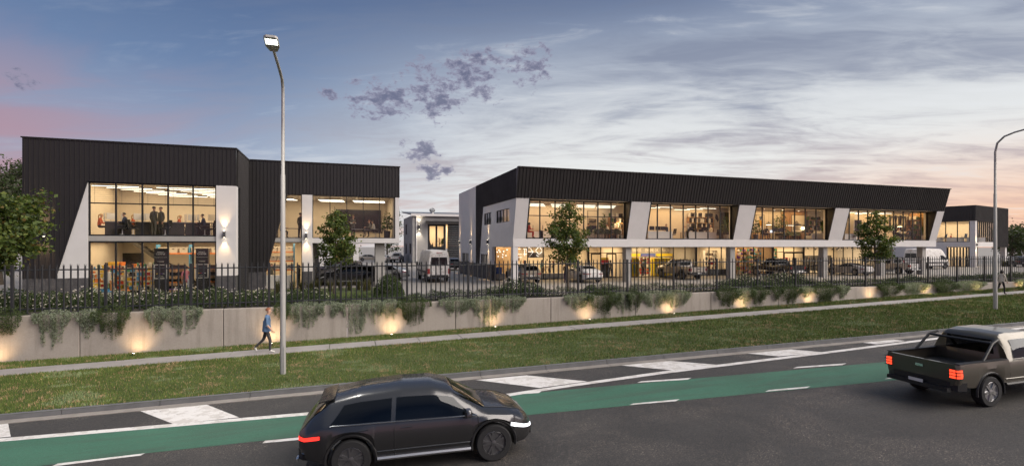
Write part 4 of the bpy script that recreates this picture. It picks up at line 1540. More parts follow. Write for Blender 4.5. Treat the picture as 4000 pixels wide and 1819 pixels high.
def car(kind, label, loc, rz, body='paint_white', tails='tail_off', heads='head_off', plate=None, group=None, name=None, cat=None, rails=False, rim='alloy', trim=None, scale=1.0, extras=()):
    sp = SPECS[kind]
    nm = name or {'suv': 'suv', 'sedan': 'sedan', 'coupe': 'sports_car', 'van': 'van', 'pickup': 'pickup_truck'}[kind]
    t = thing(nm, label, cat or {'suv': 'car', 'sedan': 'car', 'coupe': 'car', 'van': 'van', 'pickup': 'pickup'}[kind], loc, rz, group)
    t.scale = (scale,) * 3
    trim = trim or 'trim_black'
    key = (kind, body)
    if key not in CARS:
        CARS[key] = car_body(sp).mesh('body', body, smooth=32)
    link('body', CARS[key], t)
    lo, hi = sp['sill'][0][0], sp['sill'][-1][0]
    # side glass, split at the pillar
    (a0, a1, b1, b0), (v0, v1) = sp['side']
    segs = [(a0, a1, None, None)]
    pil = sp['pillars']
    spans = [((a0, a1), (b0, b1))] if not pil else [((a0, a1), (pil[0], pil[0] + 0.03)), ((pil[0] + 0.09, pil[0] + 0.12), (b0, b1))]
    for s in (-1, 1):
        for (p0, p1), (q0, q1) in spans:
            b = MB()
            nx_, nv = 10, 5
            vs_ = []
            for j in range(nv):
                f = j / (nv - 1)
                v = v0 + (v1 - v0) * f
                xa, xb = p0 + (p1 - p0) * f, q0 + (q1 - q0) * f
                for i in range(nx_):
                    vs_.append(side_pt(sp, xa + (xb - xa) * i / (nx_ - 1), v, s, 0.012))
            fs = [(j * nx_ + i, j * nx_ + i + 1, (j + 1) * nx_ + i + 1, (j + 1) * nx_ + i) for j in range(nv - 1) for i in range(nx_ - 1)]
            b.add(vs_, fs if s > 0 else [f[::-1] for f in fs])
            b.build('side_window', 'car_dark_glass', t, smooth=True)
        # bright strip under the windows
        b = MB()
        pts = [side_pt(sp, a0 + (b0 - a0) * i / 14, 0.0, s, 0.014) for i in range(15)]
        b.tube(pts, 0.013, 5)
        b.build('window_trim', trim if kind != 'suv' else 'chrome', t, smooth=True)
    def top_patch(nm_, xa, xb, width):
        b = MB()
        vs_ = []
        n1, n2 = 9, 7
        for i in range(n1):
            x = xa + (xb - xa) * i / (n1 - 1)
            h = half_section(sp, x)
            e, m_, c_ = h[7], h[8], h[9]
            for j in range(n2):
                u = -1 + 2 * j / (n2 - 1)
                a = abs(u) * width
                if a < 0.85:
                    f = a / 0.85
                    y, z = m_[0] * f, c_[1] + (m_[1] - c_[1]) * f
                else:
                    f = (a - 0.85) / 0.15
                    y, z = m_[0] + (e[0] - m_[0]) * f, m_[1] + (e[1] - m_[1]) * f
                vs_.append((x + 0.008 * (1 if xb > 0 else -1), math.copysign(y, u), z + 0.010))
        fs = [(i * n2 + j, i * n2 + j + 1, (i + 1) * n2 + j + 1, (i + 1) * n2 + j) for i in range(n1 - 1) for j in range(n2 - 1)]
        b.add(vs_, [f[::-1] for f in fs])
        b.build(nm_, 'car_dark_glass', t, smooth=True)
    top_patch('windscreen', sp['ws'][0], sp['ws'][1], 0.98)
    if sp['rw']:
        top_patch('rear_window', sp['rw'][0], sp['rw'][1], 0.97)
    # wheels
    for xw in sp['wheels']:
        for s in (-1, 1):
            w = WHEELS.get((kind, rim))
            if w is None:
                Rr, tw = sp['R'], sp['tw']
                b = MB()
                b.lathe([(Rr * 0.60, -tw / 2), (Rr * 0.93, -tw / 2), (Rr, -tw / 2 + 0.035), (Rr, tw / 2 - 0.035), (Rr * 0.93, tw / 2), (Rr * 0.66, tw / 2), (Rr * 0.64, tw / 2 - 0.05), (Rr * 0.60, -tw / 2)], 28, axis='y')
                ty = b.mesh('tyre', 'rubber', smooth=True)
                b = MB()
                b.lathe([(Rr * 0.645, tw / 2 - 0.045), (Rr * 0.66, tw / 2 - 0.02), (Rr * 0.62, tw / 2 - 0.012), (Rr * 0.60, tw / 2 - 0.05), (Rr * 0.595, 0.0)], 28, axis='y')
                b.lathe([(Rr * 0.16, tw / 2 - 0.06), (Rr * 0.15, tw / 2 - 0.015), (Rr * 0.05, tw / 2 - 0.008)], 12, axis='y')
                for q in range(10):
                    an = 2 * math.pi * (q // 2) / 5 + (0.16 if q % 2 else -0.16)
                    c_, s_ = math.cos(an), math.sin(an)
                    wdt = 0.022
                    p0, p1 = (Rr * 0.12 * c_, Rr * 0.12 * s_), (Rr * 0.62 * c_, Rr * 0.62 * s_)
                    b.prism([(p0[0] - wdt * s_, tw / 2 - 0.05, p0[1] + wdt * c_), (p0[0] + wdt * s_, tw / 2 - 0.05, p0[1] - wdt * c_),
                             (p1[0] + wdt * s_, tw / 2 - 0.05, p1[1] - wdt * c_), (p1[0] - wdt * s_, tw / 2 - 0.05, p1[1] + wdt * c_)], (0, 0.03, 0))
                ri = b.mesh('rim', rim)
                b = MB()
                b.lathe([(Rr * 0.59, -0.01), (Rr * 0.59, 0.0)], 24, axis='y')
                w = WHEELS[(kind, rim)] = (ty, ri, b.mesh('brake_disc', 'trim_black'))
            e = bpy.data.objects.new('wheel', w[0])
            C.objects.link(e)
            e.parent = t
            e.location = (xw, s * (float(cur(sp['wb'], xw)) - sp['tw'] / 2 - 0.005), sp['R'])
            e.rotation_euler = (0, random.uniform(0, 6), 0 if s > 0 else math.pi)
            link('rim', w[1], e)
            link('brake_disc', w[2], e)
    # tail lamps, head lamps
    def end_lamp(nm_, m_, x0, x1, v0_, v1_, s, mi2=None):
        """lamp wrapped round the corner on the body side between two heights"""
        b = MB()
        vs_ = []
        n1, n2 = 8, 4
        for i in range(n1):
            x = x0 + (x1 - x0) * i / (n1 - 1)
            h = half_section(sp, x)
            for j in range(n2):
                z = v0_(x) + (v1_(x) - v0_(x)) * j / (n2 - 1)
                ys = [p[0] for p in h[2:6]]
                zs_ = [p[1] for p in h[2:6]]
                y = float(np.interp(z, zs_, ys))
                vs_.append((x + (-0.012 if x0 < 0 else 0.012), s * (y + 0.012), z))
        b.add(vs_, [(i * n2 + j, i * n2 + j + 1, (i + 1) * n2 + j + 1, (i + 1) * n2 + j) for i in range(n1 - 1) for j in range(n2 - 1)])
        # returns across the end of the car
        xe = min(x0, x1) if x0 < 0 else max(x0, x1)
        h = half_section(sp, xe)
        z0_, z1_ = v0_(xe), v1_(xe)
        yy = [float(np.interp(z, [p[1] for p in h[2:6]], [p[0] for p in h[2:6]])) for z in (z0_, z1_)]
        ex = xe + (-0.02 if x0 < 0 else 0.02)
        inn = 0.60 if kind in ('suv', 'sedan', 'coupe') else 0.84
        b.add([(ex, s * yy[0], z0_), (ex, s * yy[1], z1_), (ex, s * yy[1] * inn, z1_ - 0.01), (ex, s * yy[0] * inn, z0_ + 0.01),
               (xe + 0.0, s * yy[0], z0_), (xe + 0.0, s * yy[1], z1_), (xe, s * yy[1] * inn, z1_), (xe, s * yy[0] * inn, z0_)],
              [(0, 1, 2, 3), (1, 5, 6, 2), (0, 3, 7, 4)])
        b.build(nm_, m_, t, smooth=True)
    for s in (-1, 1):
        if kind == 'suv':
            end_lamp('taillight', tails, lo + 0.01, lo + 0.42, lambda x: 0.79 + 0.12 * (x - lo), lambda x: 0.86 + 0.12 * (x - lo), s)
            end_lamp('headlight', heads, hi - 0.02, hi - 0.55, lambda x: 0.545 + 0.30 * (hi - x), lambda x: 0.60 + 0.36 * (hi - x), s)
        elif kind == 'sedan':
            end_lamp('taillight', tails, lo + 0.01, lo + 0.45, lambda x: 0.74 + 0.1 * (x - lo), lambda x: 0.80 + 0.12 * (x - lo), s)
            end_lamp('headlight', heads, hi - 0.02, hi - 0.45, lambda x: 0.46 + 0.25 * (hi - x), lambda x: 0.52 + 0.40 * (hi - x), s)
        elif kind == 'coupe':
            end_lamp('taillight', tails, lo + 0.01, lo + 0.25, lambda x: 0.66, lambda x: 0.74, s)
            end_lamp('headlight', heads, hi - 0.02, hi - 0.5, lambda x: 0.42 + 0.25 * (hi - x), lambda x: 0.46 + 0.40 * (hi - x), s)
        elif kind == 'van':
            end_lamp('taillight', tails, lo + 0.005, lo + 0.10, lambda x: 0.75, lambda x: 1.20, s)
            end_lamp('headlight', heads, hi - 0.02, hi - 0.45, lambda x: 0.58 + 0.2 * (hi - x), lambda x: 0.66 + 0.5 * (hi - x), s)
        else:
            end_lamp('taillight', tails, lo + 0.004, lo + 0.16, lambda x: 0.83, lambda x: 1.08, s)
            end_lamp('headlight', heads, hi - 0.02, hi - 0.35, lambda x: 0.66 + 0.1 * (hi - x), lambda x: 0.74 + 0.55 * (hi - x), s)
        # door handles and mirrors
        hx = [sp['side'][0][0] + 0.62 * (0 if kind in ('coupe', 'van') else 1), (pil[0] if pil else 1.2) + 0.30]
        hx = hx[1:] if kind in ('coupe', 'van') else hx
        for x in hx:
            h = half_section(sp, x)
            y = h[4][0]
            b = MB()
            b.tube([(x - 0.10, s * (y + 0.012), h[4][1] - 0.05), (x + 0.10, s * (y + 0.012), h[4][1] - 0.045)], 0.014, 6)
            b.build('door_handle', trim if kind != 'suv' else body, t)
        mx = sp['side'][0][3] - 0.18
        h = half_section(sp, mx)
        b = MB()
        zm = h[5][1] + (0.10 if kind != 'van' else 0.22)
        hh = 0.075 if kind != 'van' else 0.17
        y0_ = h[5][0]
        b.rbox(mx - 0.09, mx + 0.05, min(s * (y0_ + 0.03), s * (y0_ + 0.23)), max(s * (y0_ + 0.03), s * (y0_ + 0.23)), zm - hh, zm + hh, 0.03)
        b.tube([(mx, s * (y0_ - 0.03), zm - hh), (mx, s * (y0_ + 0.08), zm - hh + 0.02)], 0.02, 5)
        b.build('mirror', body if kind != 'van' else trim, t, smooth=True)
        # sill trim
        if kind in ('suv', 'pickup', 'van'):
            b = MB()
            x0_, x1_ = sp['wheels'][0] + sp['arch'] + 0.05, sp['wheels'][1] - sp['arch'] - 0.05
            pts = []
            for i in range(8):
                x = x0_ + (x1_ - x0_) * i / 7
                h = half_section(sp, x)
                pts.append((x, s * (h[2][0] + 0.03), h[2][1] + 0.02))
            b.tube(pts, 0.042, 6)
            b.build('side_step', trim if kind != 'suv' else 'alloy_bright', t, smooth=True)
            for xw in sp['wheels']:
                b = MB()
                pts = []
                for i in range(15):
                    an = math.pi * (-0.06 + 1.12 * i / 14)
                    x, z = xw + math.cos(an) * (sp['arch'] + 0.03), sp['R'] + math.sin(an) * (sp['arch'] + 0.03)
                    h = half_section(sp, x)
                    y = float(np.interp(z, [p[1] for p in h[2:6]], [p[0] for p in h[2:6]]))
                    pts.append((x, s * (y + 0.004), max(z, 0.26)))
                b.tube(pts, 0.03, 5)
                b.build('wheel_arch', trim, t, smooth=True)
        # door seams
        for x in ([pil[0] + 0.06] if pil else []) + [sp['side'][0][3] + 0.02]:
            b = MB()
            pts = []
            for j in range(6):
                h = half_section(sp, x)
                z = h[2][1] + 0.06 + (h[5][1] - h[2][1] - 0.07) * j / 5
                y = float(np.interp(z, [p[1] for p in h[2:6]], [p[0] for p in h[2:6]]))
                pts.append((x, s * (y + 0.0015), z))
            b.tube(pts, 0.008, 4)
            b.build('door_seam', 'trim_black', t)
    if kind in ('suv', 'pickup', 'sedan'):
        for s in (-1, 1):
            b = MB()
            x0_, x1_ = sp['ws'][1] + 0.02, hi - 0.16
            pts = []
            for i in range(9):
                x = x0_ + (x1_ - x0_) * i / 8
                h = half_section(sp, x)
                pts.append((x, s * (h[7][0] - 0.03), h[7][1] + 0.012))
            b.tube(pts, 0.006, 4)
            b.build('bonnet_seam', 'trim_black', t)
            b = MB()
            x0_, x1_ = sp['wheels'][0] + sp['arch'] + 0.05, sp['wheels'][1] - sp['arch'] - 0.05
            pts = []
            for i in range(9):
                x = x0_ + (x1_ - x0_) * i / 8
                h = half_section(sp, x)
                z = h[2][1] + 0.16
                y = float(np.interp(z, [p[1] for p in h[2:6]], [p[0] for p in h[2:6]]))
                pts.append((x, s * (y + 0.004), z))
            b.tube(pts, 0.012, 4)
            b.build('door_crease', body, t)
    # bumpers, grille, plate
    b = MB()
    wbk = float(cur(sp['wb'], lo + 0.06))
    zk = {'suv': (0.40, 0.60), 'sedan': (0.33, 0.50), 'coupe': (0.22, 0.42), 'van': (0.42, 0.66), 'pickup': (0.50, 0.72)}[kind]
    pts = [(lo + 0.30, -wbk - 0.04, sum(zk) / 2), (lo + 0.06, -wbk + 0.02, sum(zk) / 2), (lo - 0.03, -wbk * 0.75, sum(zk) / 2), (lo - 0.05, 0, sum(zk) / 2),
           (lo - 0.03, wbk * 0.75, sum(zk) / 2), (lo + 0.06, wbk - 0.02, sum(zk) / 2), (lo + 0.30, wbk + 0.04, sum(zk) / 2)]
    hh = (zk[1] - zk[0]) / 2
    for i in range(len(pts) - 1):
        p, q = Vector(pts[i]), Vector(pts[i + 1])
        n_ = (q - p).cross(Vector((0, 0, 1))).normalized() * -0.09
        b.prism([p + Vector((0, 0, -hh)), q + Vector((0, 0, -hh)), q + n_ * -1 + Vector((0, 0, -hh)), p + n_ * -1 + Vector((0, 0, -hh))], (0, 0, 2 * hh))
    b.build('rear_bumper', trim if kind != 'coupe' else 'trim_black', t)
    b = MB()
    wf = float(cur(sp['wb'], hi - 0.05))
    zf = sp['sill'][-1][1]
    b.box(hi - 0.10, hi + 0.012, -wf * 0.85, wf * 0.85, zf + 0.02, zf + 0.20)
    b.build('grille', 'trim_black', t)
    if plate is not None:
        zp = {'suv': 0.66, 'sedan': 0.62, 'coupe': 0.50, 'van': 0.80, 'pickup': 0.60}[kind]
        xp = lo - (0.052 if kind != 'pickup' else 0.15)
        if kind in ('suv', 'sedan', 'van'):
            xp = lo - 0.012
        b = MB()
        b.box(xp - 0.008, xp, -0.19, 0.19, zp - 0.065, zp + 0.065)
        po = b.build('number_plate', 'plate_white', t)
        if plate:
            text_part('plate_number', plate, 0.11, (xp - 0.010, 0, zp - 0.04), (R(90), 0, R(-90)), 'plate_ink', po, 0.001)
    if kind == 'suv' and rails:
        for s in (-1, 1):
            b = MB()
            pts = []
            for i in range(12):
                x = -1.55 + 1.95 * i / 11
                h = half_section(sp, x)
                pts.append((x, s * (h[8][0] + 0.02), h[8][1] + (0.045 if 0 < i < 11 else 0.0)))
            b.tube(pts, 0.018, 6)
            b.build('roof_rail', 'chrome', t, smooth=True)
    if kind in ('suv',):
        b = MB()
        b.prism([(-2.02, -0.53, 1.425), (-2.02, 0.53, 1.425), (-1.72, 0.57, 1.492), (-1.72, -0.57, 1.492)], (0, 0, 0.022))
        b.build('spoiler', body, t)
    if kind == 'coupe':
        b = MB()
        b.prism([(-2.16, -0.70, 1.00), (-2.16, 0.70, 1.00), (-1.95, 0.66, 1.04), (-1.95, -0.66, 1.04)], (-0.05, 0, 0.02))
        b.build('spoiler', 'trim_black', t)
        for s in (-1, 1):
            b = MB()
            b.lathe([(0.045, 0.0), (0.05, -0.08), (0.042, -0.08), (0.04, -0.02)], 10, (-2.22, s * 0.5, 0.33), axis='x')
            b.build('exhaust', 'chrome', t)
    if kind == 'suv':
        for s in (-1, 1):
            b = MB()
            b.box(lo - 0.07, lo - 0.03, min(s * 0.45, s * 0.65), max(s * 0.45, s * 0.65), 0.36, 0.42)
            b.build('exhaust', 'chrome', t)
    if kind == 'van':
        for s in (-1, 1):
            b = MB()
            b.add([(lo - 0.012, s * 0.03, 1.52), (lo - 0.012, s * 0.72, 1.52), (lo - 0.010, s * 0.66, 2.16), (lo - 0.010, s * 0.03, 2.16)], [(0, 1, 2, 3) if s < 0 else (3, 2, 1, 0)])
            b.build('rear_window', 'car_dark_glass', t)
        b = MB()
        b.box(lo - 0.01, lo, -0.012, 0.012, 0.72, 2.45)
        b.build('door_seam', 'trim_black', t)
        b = MB()
        b.box(lo - 0.03, lo - 0.004, -0.28, -0.06, 1.16, 1.21)
        b.build('door_handle', 'trim_black', t)
        b = MB()
        b.box(lo - 0.02, lo + 0.02, -0.22, 0.22, 2.52, 2.56)
        b.build('brake_light', 'tail_off', t)
        for s in (-1, 1):
            b = MB()
            y0_ = 1.0
            b.box(-2.9, 2.6, min(s * 0.992, s * 1.018), max(s * 0.992, s * 1.018), 0.80, 0.98)
            b.build('rub_strip', 'trim_black', t)
    if kind == 'pickup':
        for s in (-1, 1):
            for z_ in (0.835, 0.915, 0.995, 1.075):
                b = MB()
                b.box(lo - 0.026, lo + 0.15, min(s * 0.745, s * 0.972), max(s * 0.745, s * 0.972), z_ - 0.008, z_ + 0.008)
                b.build('lamp_bezel', 'trim_black', t)
        b = MB()      # rear cab glass
        b.add([(-0.935, -0.60, 1.28), (-0.935, 0.60, 1.28), (-0.935, 0.56, 1.66), (-0.935, -0.56, 1.66)], [(3, 2, 1, 0)])
        b.build('rear_window', 'car_dark_glass', t)
        b = MB()
        b.box(lo - 0.16, lo - 0.02, -0.80, 0.80, 0.48, 0.58)
        b.build('tow_step', trim, t)
        b = MB()
        b.box(lo - 0.022, lo - 0.002, -0.10, 0.10, 0.98, 1.05)
        b.build('tailgate_handle', 'trim_black' if body != 'paint_bronze' else 'chrome', t)
        b = MB()
        b.box(lo - 0.006, lo - 0.0, -0.70, 0.70, 0.735, 0.745)
        b.build('tailgate_seam', 'trim_black', t)
        for s in (-1, 1):
            b = MB()
            b.box(lo + 0.06, -0.95, min(s * 0.82, s * 0.95), max(s * 0.82, s * 0.95), 1.196, 1.215)
            b.build('bed_rail', 'trim_black', t)
        b = MB()
        b.box(lo + 0.09, -0.95, -0.80, 0.80, 0.905, 0.93)
        b.build('bed_liner', 'trim_black', t)
        if 'bars' in extras:
            for s in (-1, 1):
                b = MB()
                b.tube([(-1.75, s * 0.86, 1.20), (-1.30, s * 0.80, 1.62), (-1.02, s * 0.76, 1.70)], 0.035, 8)
                b.build('sports_bar', 'trim_black', t, smooth=True)
            b = MB()
            b.tube([(-1.28, -0.80, 1.62), (-1.28, 0.80, 1.62)], 0.035, 8)
            b.build('sports_bar', 'trim_black', t, smooth=True)
    return t
CARS, WHEELS = {}, {}
m = glass('car_dark_glass', tint=(0.10, 0.11, 0.12), ior=1.5)

def slope_vehicle(o, tilt_=True):
    """rest a vehicle on the climbing road"""
    o.rotation_mode = 'XYZ'
    rz = o.rotation_euler[2]
    o.rotation_mode = 'QUATERNION'
    from mathutils import Quaternion
    q = Quaternion((0, 1, 0), -math.atan(SLOPE)) @ Quaternion((0, 0, 1), rz)
    o.rotation_quaternion = q

ROADZ = lambda X: zb(X) + ROAD_DZ
t = car('suv', 'dark coupe-like car driving on the road across the bottom of the picture', (1.62, 11.30, ROADZ(1.62)), -math.atan(0.075), 'paint_charcoal', 'tail_on', 'head_on', '', name='passing_car', cat='car', rim='alloy')
slope_vehicle(t)
t = car('pickup', 'bronze pickup truck driving out of the frame with its tail lights lit', (17.85, 9.62, ROADZ(17.85)), -math.atan(0.05), 'paint_bronze', 'tail_amber', 'head_on', '', name='passing_pickup', trim='trim_black', extras=('bars',), rim='alloy_bright')
slope_vehicle(t)
NW = R(90)      # nose into the site (+Y)
car('van', 'white high-roofed van driving away between the two buildings', (7.75, 46.5, 0), NW, 'paint_white', plate='CP 29 GG', rim='alloy')
car('suv', 'champagne coloured car parked nose in under the first bay of the long building', (14.75, 41.6, 0), NW, 'paint_champagne', plate='060 SLI', rim='alloy')
car('sedan', 'white saloon parked nose in beside the slim tree', (20.0, 40.7, 0), NW, 'paint_white', plate='OL 312', rim='alloy')
car('pickup', 'tan pickup parked before the car parts shop', (30.9, 41.7, 0), NW, 'paint_tan', plate='LU 2418', rim='alloy', scale=1.0)
car('pickup', 'black pickup parked behind the flowering bush before the cosmetics shop', (42.85, 41.8, 0), NW, 'paint_dark', plate='1 TTE', rim='alloy_bright', trim='chrome')
car('coupe', 'white sports car parked before the motorcycle showroom', (52.45, 41.2, 0), NW, 'paint_white', plate='', rim='alloy_bright')
car('pickup', 'pale grey pickup parked at the end of the long building', (59.3, 41.7, 0), NW, 'paint_white', plate='', rim='alloy_bright', trim='chrome')
car('van', 'white van parked side on before the far corner building', (75.8, 48.2, 0), R(2), 'paint_white', plate='', rim='alloy')
car('suv', 'dark car at the far end beyond the fence', (97.5, 49.2, 0), R(40), 'paint_dark', plate='', rim='alloy')
# under and behind the black building
car('suv', 'black car parked side on in the undercroft, nearest the grasses', (-0.05 + 0.6, 43.2, 0), R(180), 'paint_dark', heads='head_off', rim='alloy')
car('pickup', 'white pickup second row back in the undercroft', (0.6, 46.1, 0), R(180), 'paint_white', rim='alloy')
car('sedan', 'silver car third row back in the undercroft', (-0.6, 49.0, 0), R(180), 'paint_silver', rim='alloy')
car('suv', 'dark red car at the back of the undercroft', (-0.4, 52.2, 0), R(180), 'paint_red', rim='alloy')
car('sedan', 'silver saloon tail end showing beside the undercroft column', (5.9 - 2.5, 48.2, 0), R(165), 'paint_silver', rim='alloy')
car('sedan', 'small white car far down the driveway beside another', (7.6, 101, 0), R(70), 'paint_white', rim='alloy')
car('pickup', 'white pickup far down the driveway against the warehouse', (9.9, 100, 0), R(75), 'paint_white', rim='alloy')
car('sedan', 'cream car furthest down the driveway', (5.2, 110, 0), R(0), 'paint_tan', rim='alloy')
car('suv', 'dark car parked by the warehouse roller door behind the van', (13.6, 66.0, 0), NW, 'paint_dark', rim='alloy')
# ================================================================== STREET LAMPS
mat('lamp_pole_paint', (0.42, 0.41, 0.39), 0.5, 0.3, var=0.08, vscale=2)
def street_lamp(X, Y, label, bend_z, curved):
    z0 = zb(X) - 0.03
    t = thing('street_lamp', label, 'street lamp', (X, Y, z0), group='street lamps on the verge')
    H = bend_z - z0
    b = MB()
    b.tube([(0, 0, -0.1), (0, 0, 2.0), (0, 0, H * 0.68)], [0.098, 0.092, 0.074], 16)
    b.build('pole', 'lamp_pole_paint', t, smooth=True)
    b = MB()
    b.prism([(-0.045, -0.098, 0.02), (0.045, -0.098, 0.02), (0.045, -0.098, 0.95), (-0.045, -0.098, 0.95)], (0, 0.02, 0))
    b.build('access_door', 'galv', t)
    b = MB()
    if curved:
        pts = [(0, 0, H * 0.66), (0, 0, H - 0.75), (0, -0.10, H - 0.25), (0, -0.42, H + 0.06), (0, -0.9, H + 0.20), (0, -2.5, H + 0.42)]
    else:
        pts = [(0, 0, H * 0.66), (0, 0, H - 0.5), (0, -0.06, H - 0.22), (0, -0.28, H - 0.02), (0, -1.0, H + 0.07), (0, -2.55, H + 0.16)]
    b.tube(pts, [0.062, 0.055, 0.052, 0.05, 0.047, 0.042], 12)
    b.build('outreach_arm', 'lamp_pole_paint', t, smooth=True)
    hz = pts[-1][2]
    b = MB()
    b.prism([(-0.10, -2.45, hz - 0.02), (0.10, -2.45, hz - 0.02), (0.19, -2.75, hz + 0.01), (0.19, -3.18, hz + 0.09), (0.12, -3.25, hz + 0.105), (-0.12, -3.25, hz + 0.105), (-0.19, -3.18, hz + 0.09), (-0.19, -2.75, hz + 0.01)][::-1], (0, 0.01, 0.07))
    hd = b.build('lamp_head', 'lamp_pole_paint', t)
    for k in range(8):
        b = MB()
        x = -0.14 + 0.04 * k
        b.prism([(x - 0.012, -3.14, hz + 0.078), (x + 0.012, -3.14, hz + 0.078), (x + 0.012, -2.88, hz + 0.030), (x - 0.012, -2.88, hz + 0.030)], (0, 0, 0.006))
        o = b.build('led_strip', emit('led_glow', (0.95, 1.0, 0.88), 6.0), hd)
    light('lamp_light', 'SPOT', (0, -3.0, hz - 0.02), 900, (1.0, 0.95, 0.85), rot=(0, 0, 0), parent=t, angle=130, blend=0.8, radius=0.15)
street_lamp(-1.98, 19.3, 'tall pale street lamp on the verge beside the walking man', 8.82, False)
street_lamp(35.3, 18.9, 'tall pale street lamp with curved arm, partly hiding the woman on the footpath', 9.2, True)

# ================================================================== FOLIAGE
def leaf_mesh(name, P, size, mats, mi, Nrm=None, aspect=0.6, smin=0.6, smax=1.25):
    """one kite-shaped leaf per point, turned at random about a preferred normal"""
    n = len(P)
    nr = rng.normal(size=(n, 3))
    if Nrm is not None:
        nr = nr * 0.75 + Nrm
    nr /= np.linalg.norm(nr, axis=1)[:, None] + 1e-9
    a = rng.normal(size=(n, 3))
    u = np.cross(nr, a)
    u /= np.linalg.norm(u, axis=1)[:, None] + 1e-9
    v = np.cross(nr, u)
    s = (size * rng.uniform(smin, smax, n))[:, None]
    w = s * aspect
    V = np.empty((n, 4, 3))
    V[:, 0] = P - u * s * 0.5
    V[:, 1] = P + v * w * 0.5 - u * s * 0.05 + nr * s * 0.08
    V[:, 2] = P + u * s * 0.5
    V[:, 3] = P - v * w * 0.5 - u * s * 0.05 + nr * s * 0.08
    me = bpy.data.meshes.new(name)
    me.vertices.add(4 * n)
    me.vertices.foreach_set('co', V.ravel())
    me.loops.add(4 * n)
    me.loops.foreach_set('vertex_index', np.arange(4 * n, dtype=np.int32))
    me.polygons.add(n)
    me.polygons.foreach_set('loop_start', np.arange(0, 4 * n, 4, dtype=np.int32))
    for m_ in mats:
        me.materials.append(MATS[m_])
    me.polygons.foreach_set('material_index', np.asarray(mi, dtype=np.int32))
    me.update()
    return me

def leafmat(name, col, trans=0.35):
    m_ = bpy.data.materials.new(name)
    m_.use_nodes = True
    N = NT(m_.node_tree)
    p = m_.node_tree.nodes['Principled BSDF']
    p.inputs['Base Color'].default_value = (*col, 1)
    p.inputs['Roughness'].default_value = 0.55
    p.inputs['Specular IOR Level'].default_value = 0.3
    tl = N.node('ShaderNodeBsdfTranslucent')
    tl.inputs[0].default_value = (col[0] * 1.2, col[1] * 1.25, col[2] * 0.7, 1)
    mx = N.node('ShaderNodeMixShader')
    mx.inputs[0].default_value = trans
    N.put(mx.inputs[1], p.outputs[0])
    N.put(mx.inputs[2], tl.outputs[0])
    N.put(m_.node_tree.nodes['Material Output'].inputs[0], mx.outputs[0])
    MATS[name] = m_
leafmat('leaf_maple', (0.088, 0.128, 0.030))
leafmat('leaf_maple_light', (0.165, 0.200, 0.048))
leafmat('leaf_maple_dark', (0.048, 0.075, 0.022))
leafmat('leaf_bronze', (0.16, 0.11, 0.03))
leafmat('leaf_hedge', (0.032, 0.055, 0.018))
leafmat('leaf_hedge_light', (0.060, 0.090, 0.030))
leafmat('leaf_shrub', (0.060, 0.088, 0.036))
leafmat('leaf_shrub_light', (0.095, 0.125, 0.050))
leafmat('leaf_silver', (0.36, 0.40, 0.31))
leafmat('leaf_silver_dark', (0.20, 0.235, 0.165))
leafmat('leaf_rosemary', (0.100, 0.135, 0.048))
leafmat('leaf_rosemary_dark', (0.052, 0.078, 0.030))
leafmat('petal', (0.66, 0.60, 0.56), 0.3)
leafmat('leaf_gum', (0.060, 0.070, 0.040))
leafmat('leaf_reed', (0.13, 0.115, 0.050))
leafmat('leaf_reed_green', (0.060, 0.078, 0.030))
leafmat('leaf_indoor', (0.055, 0.110, 0.030))

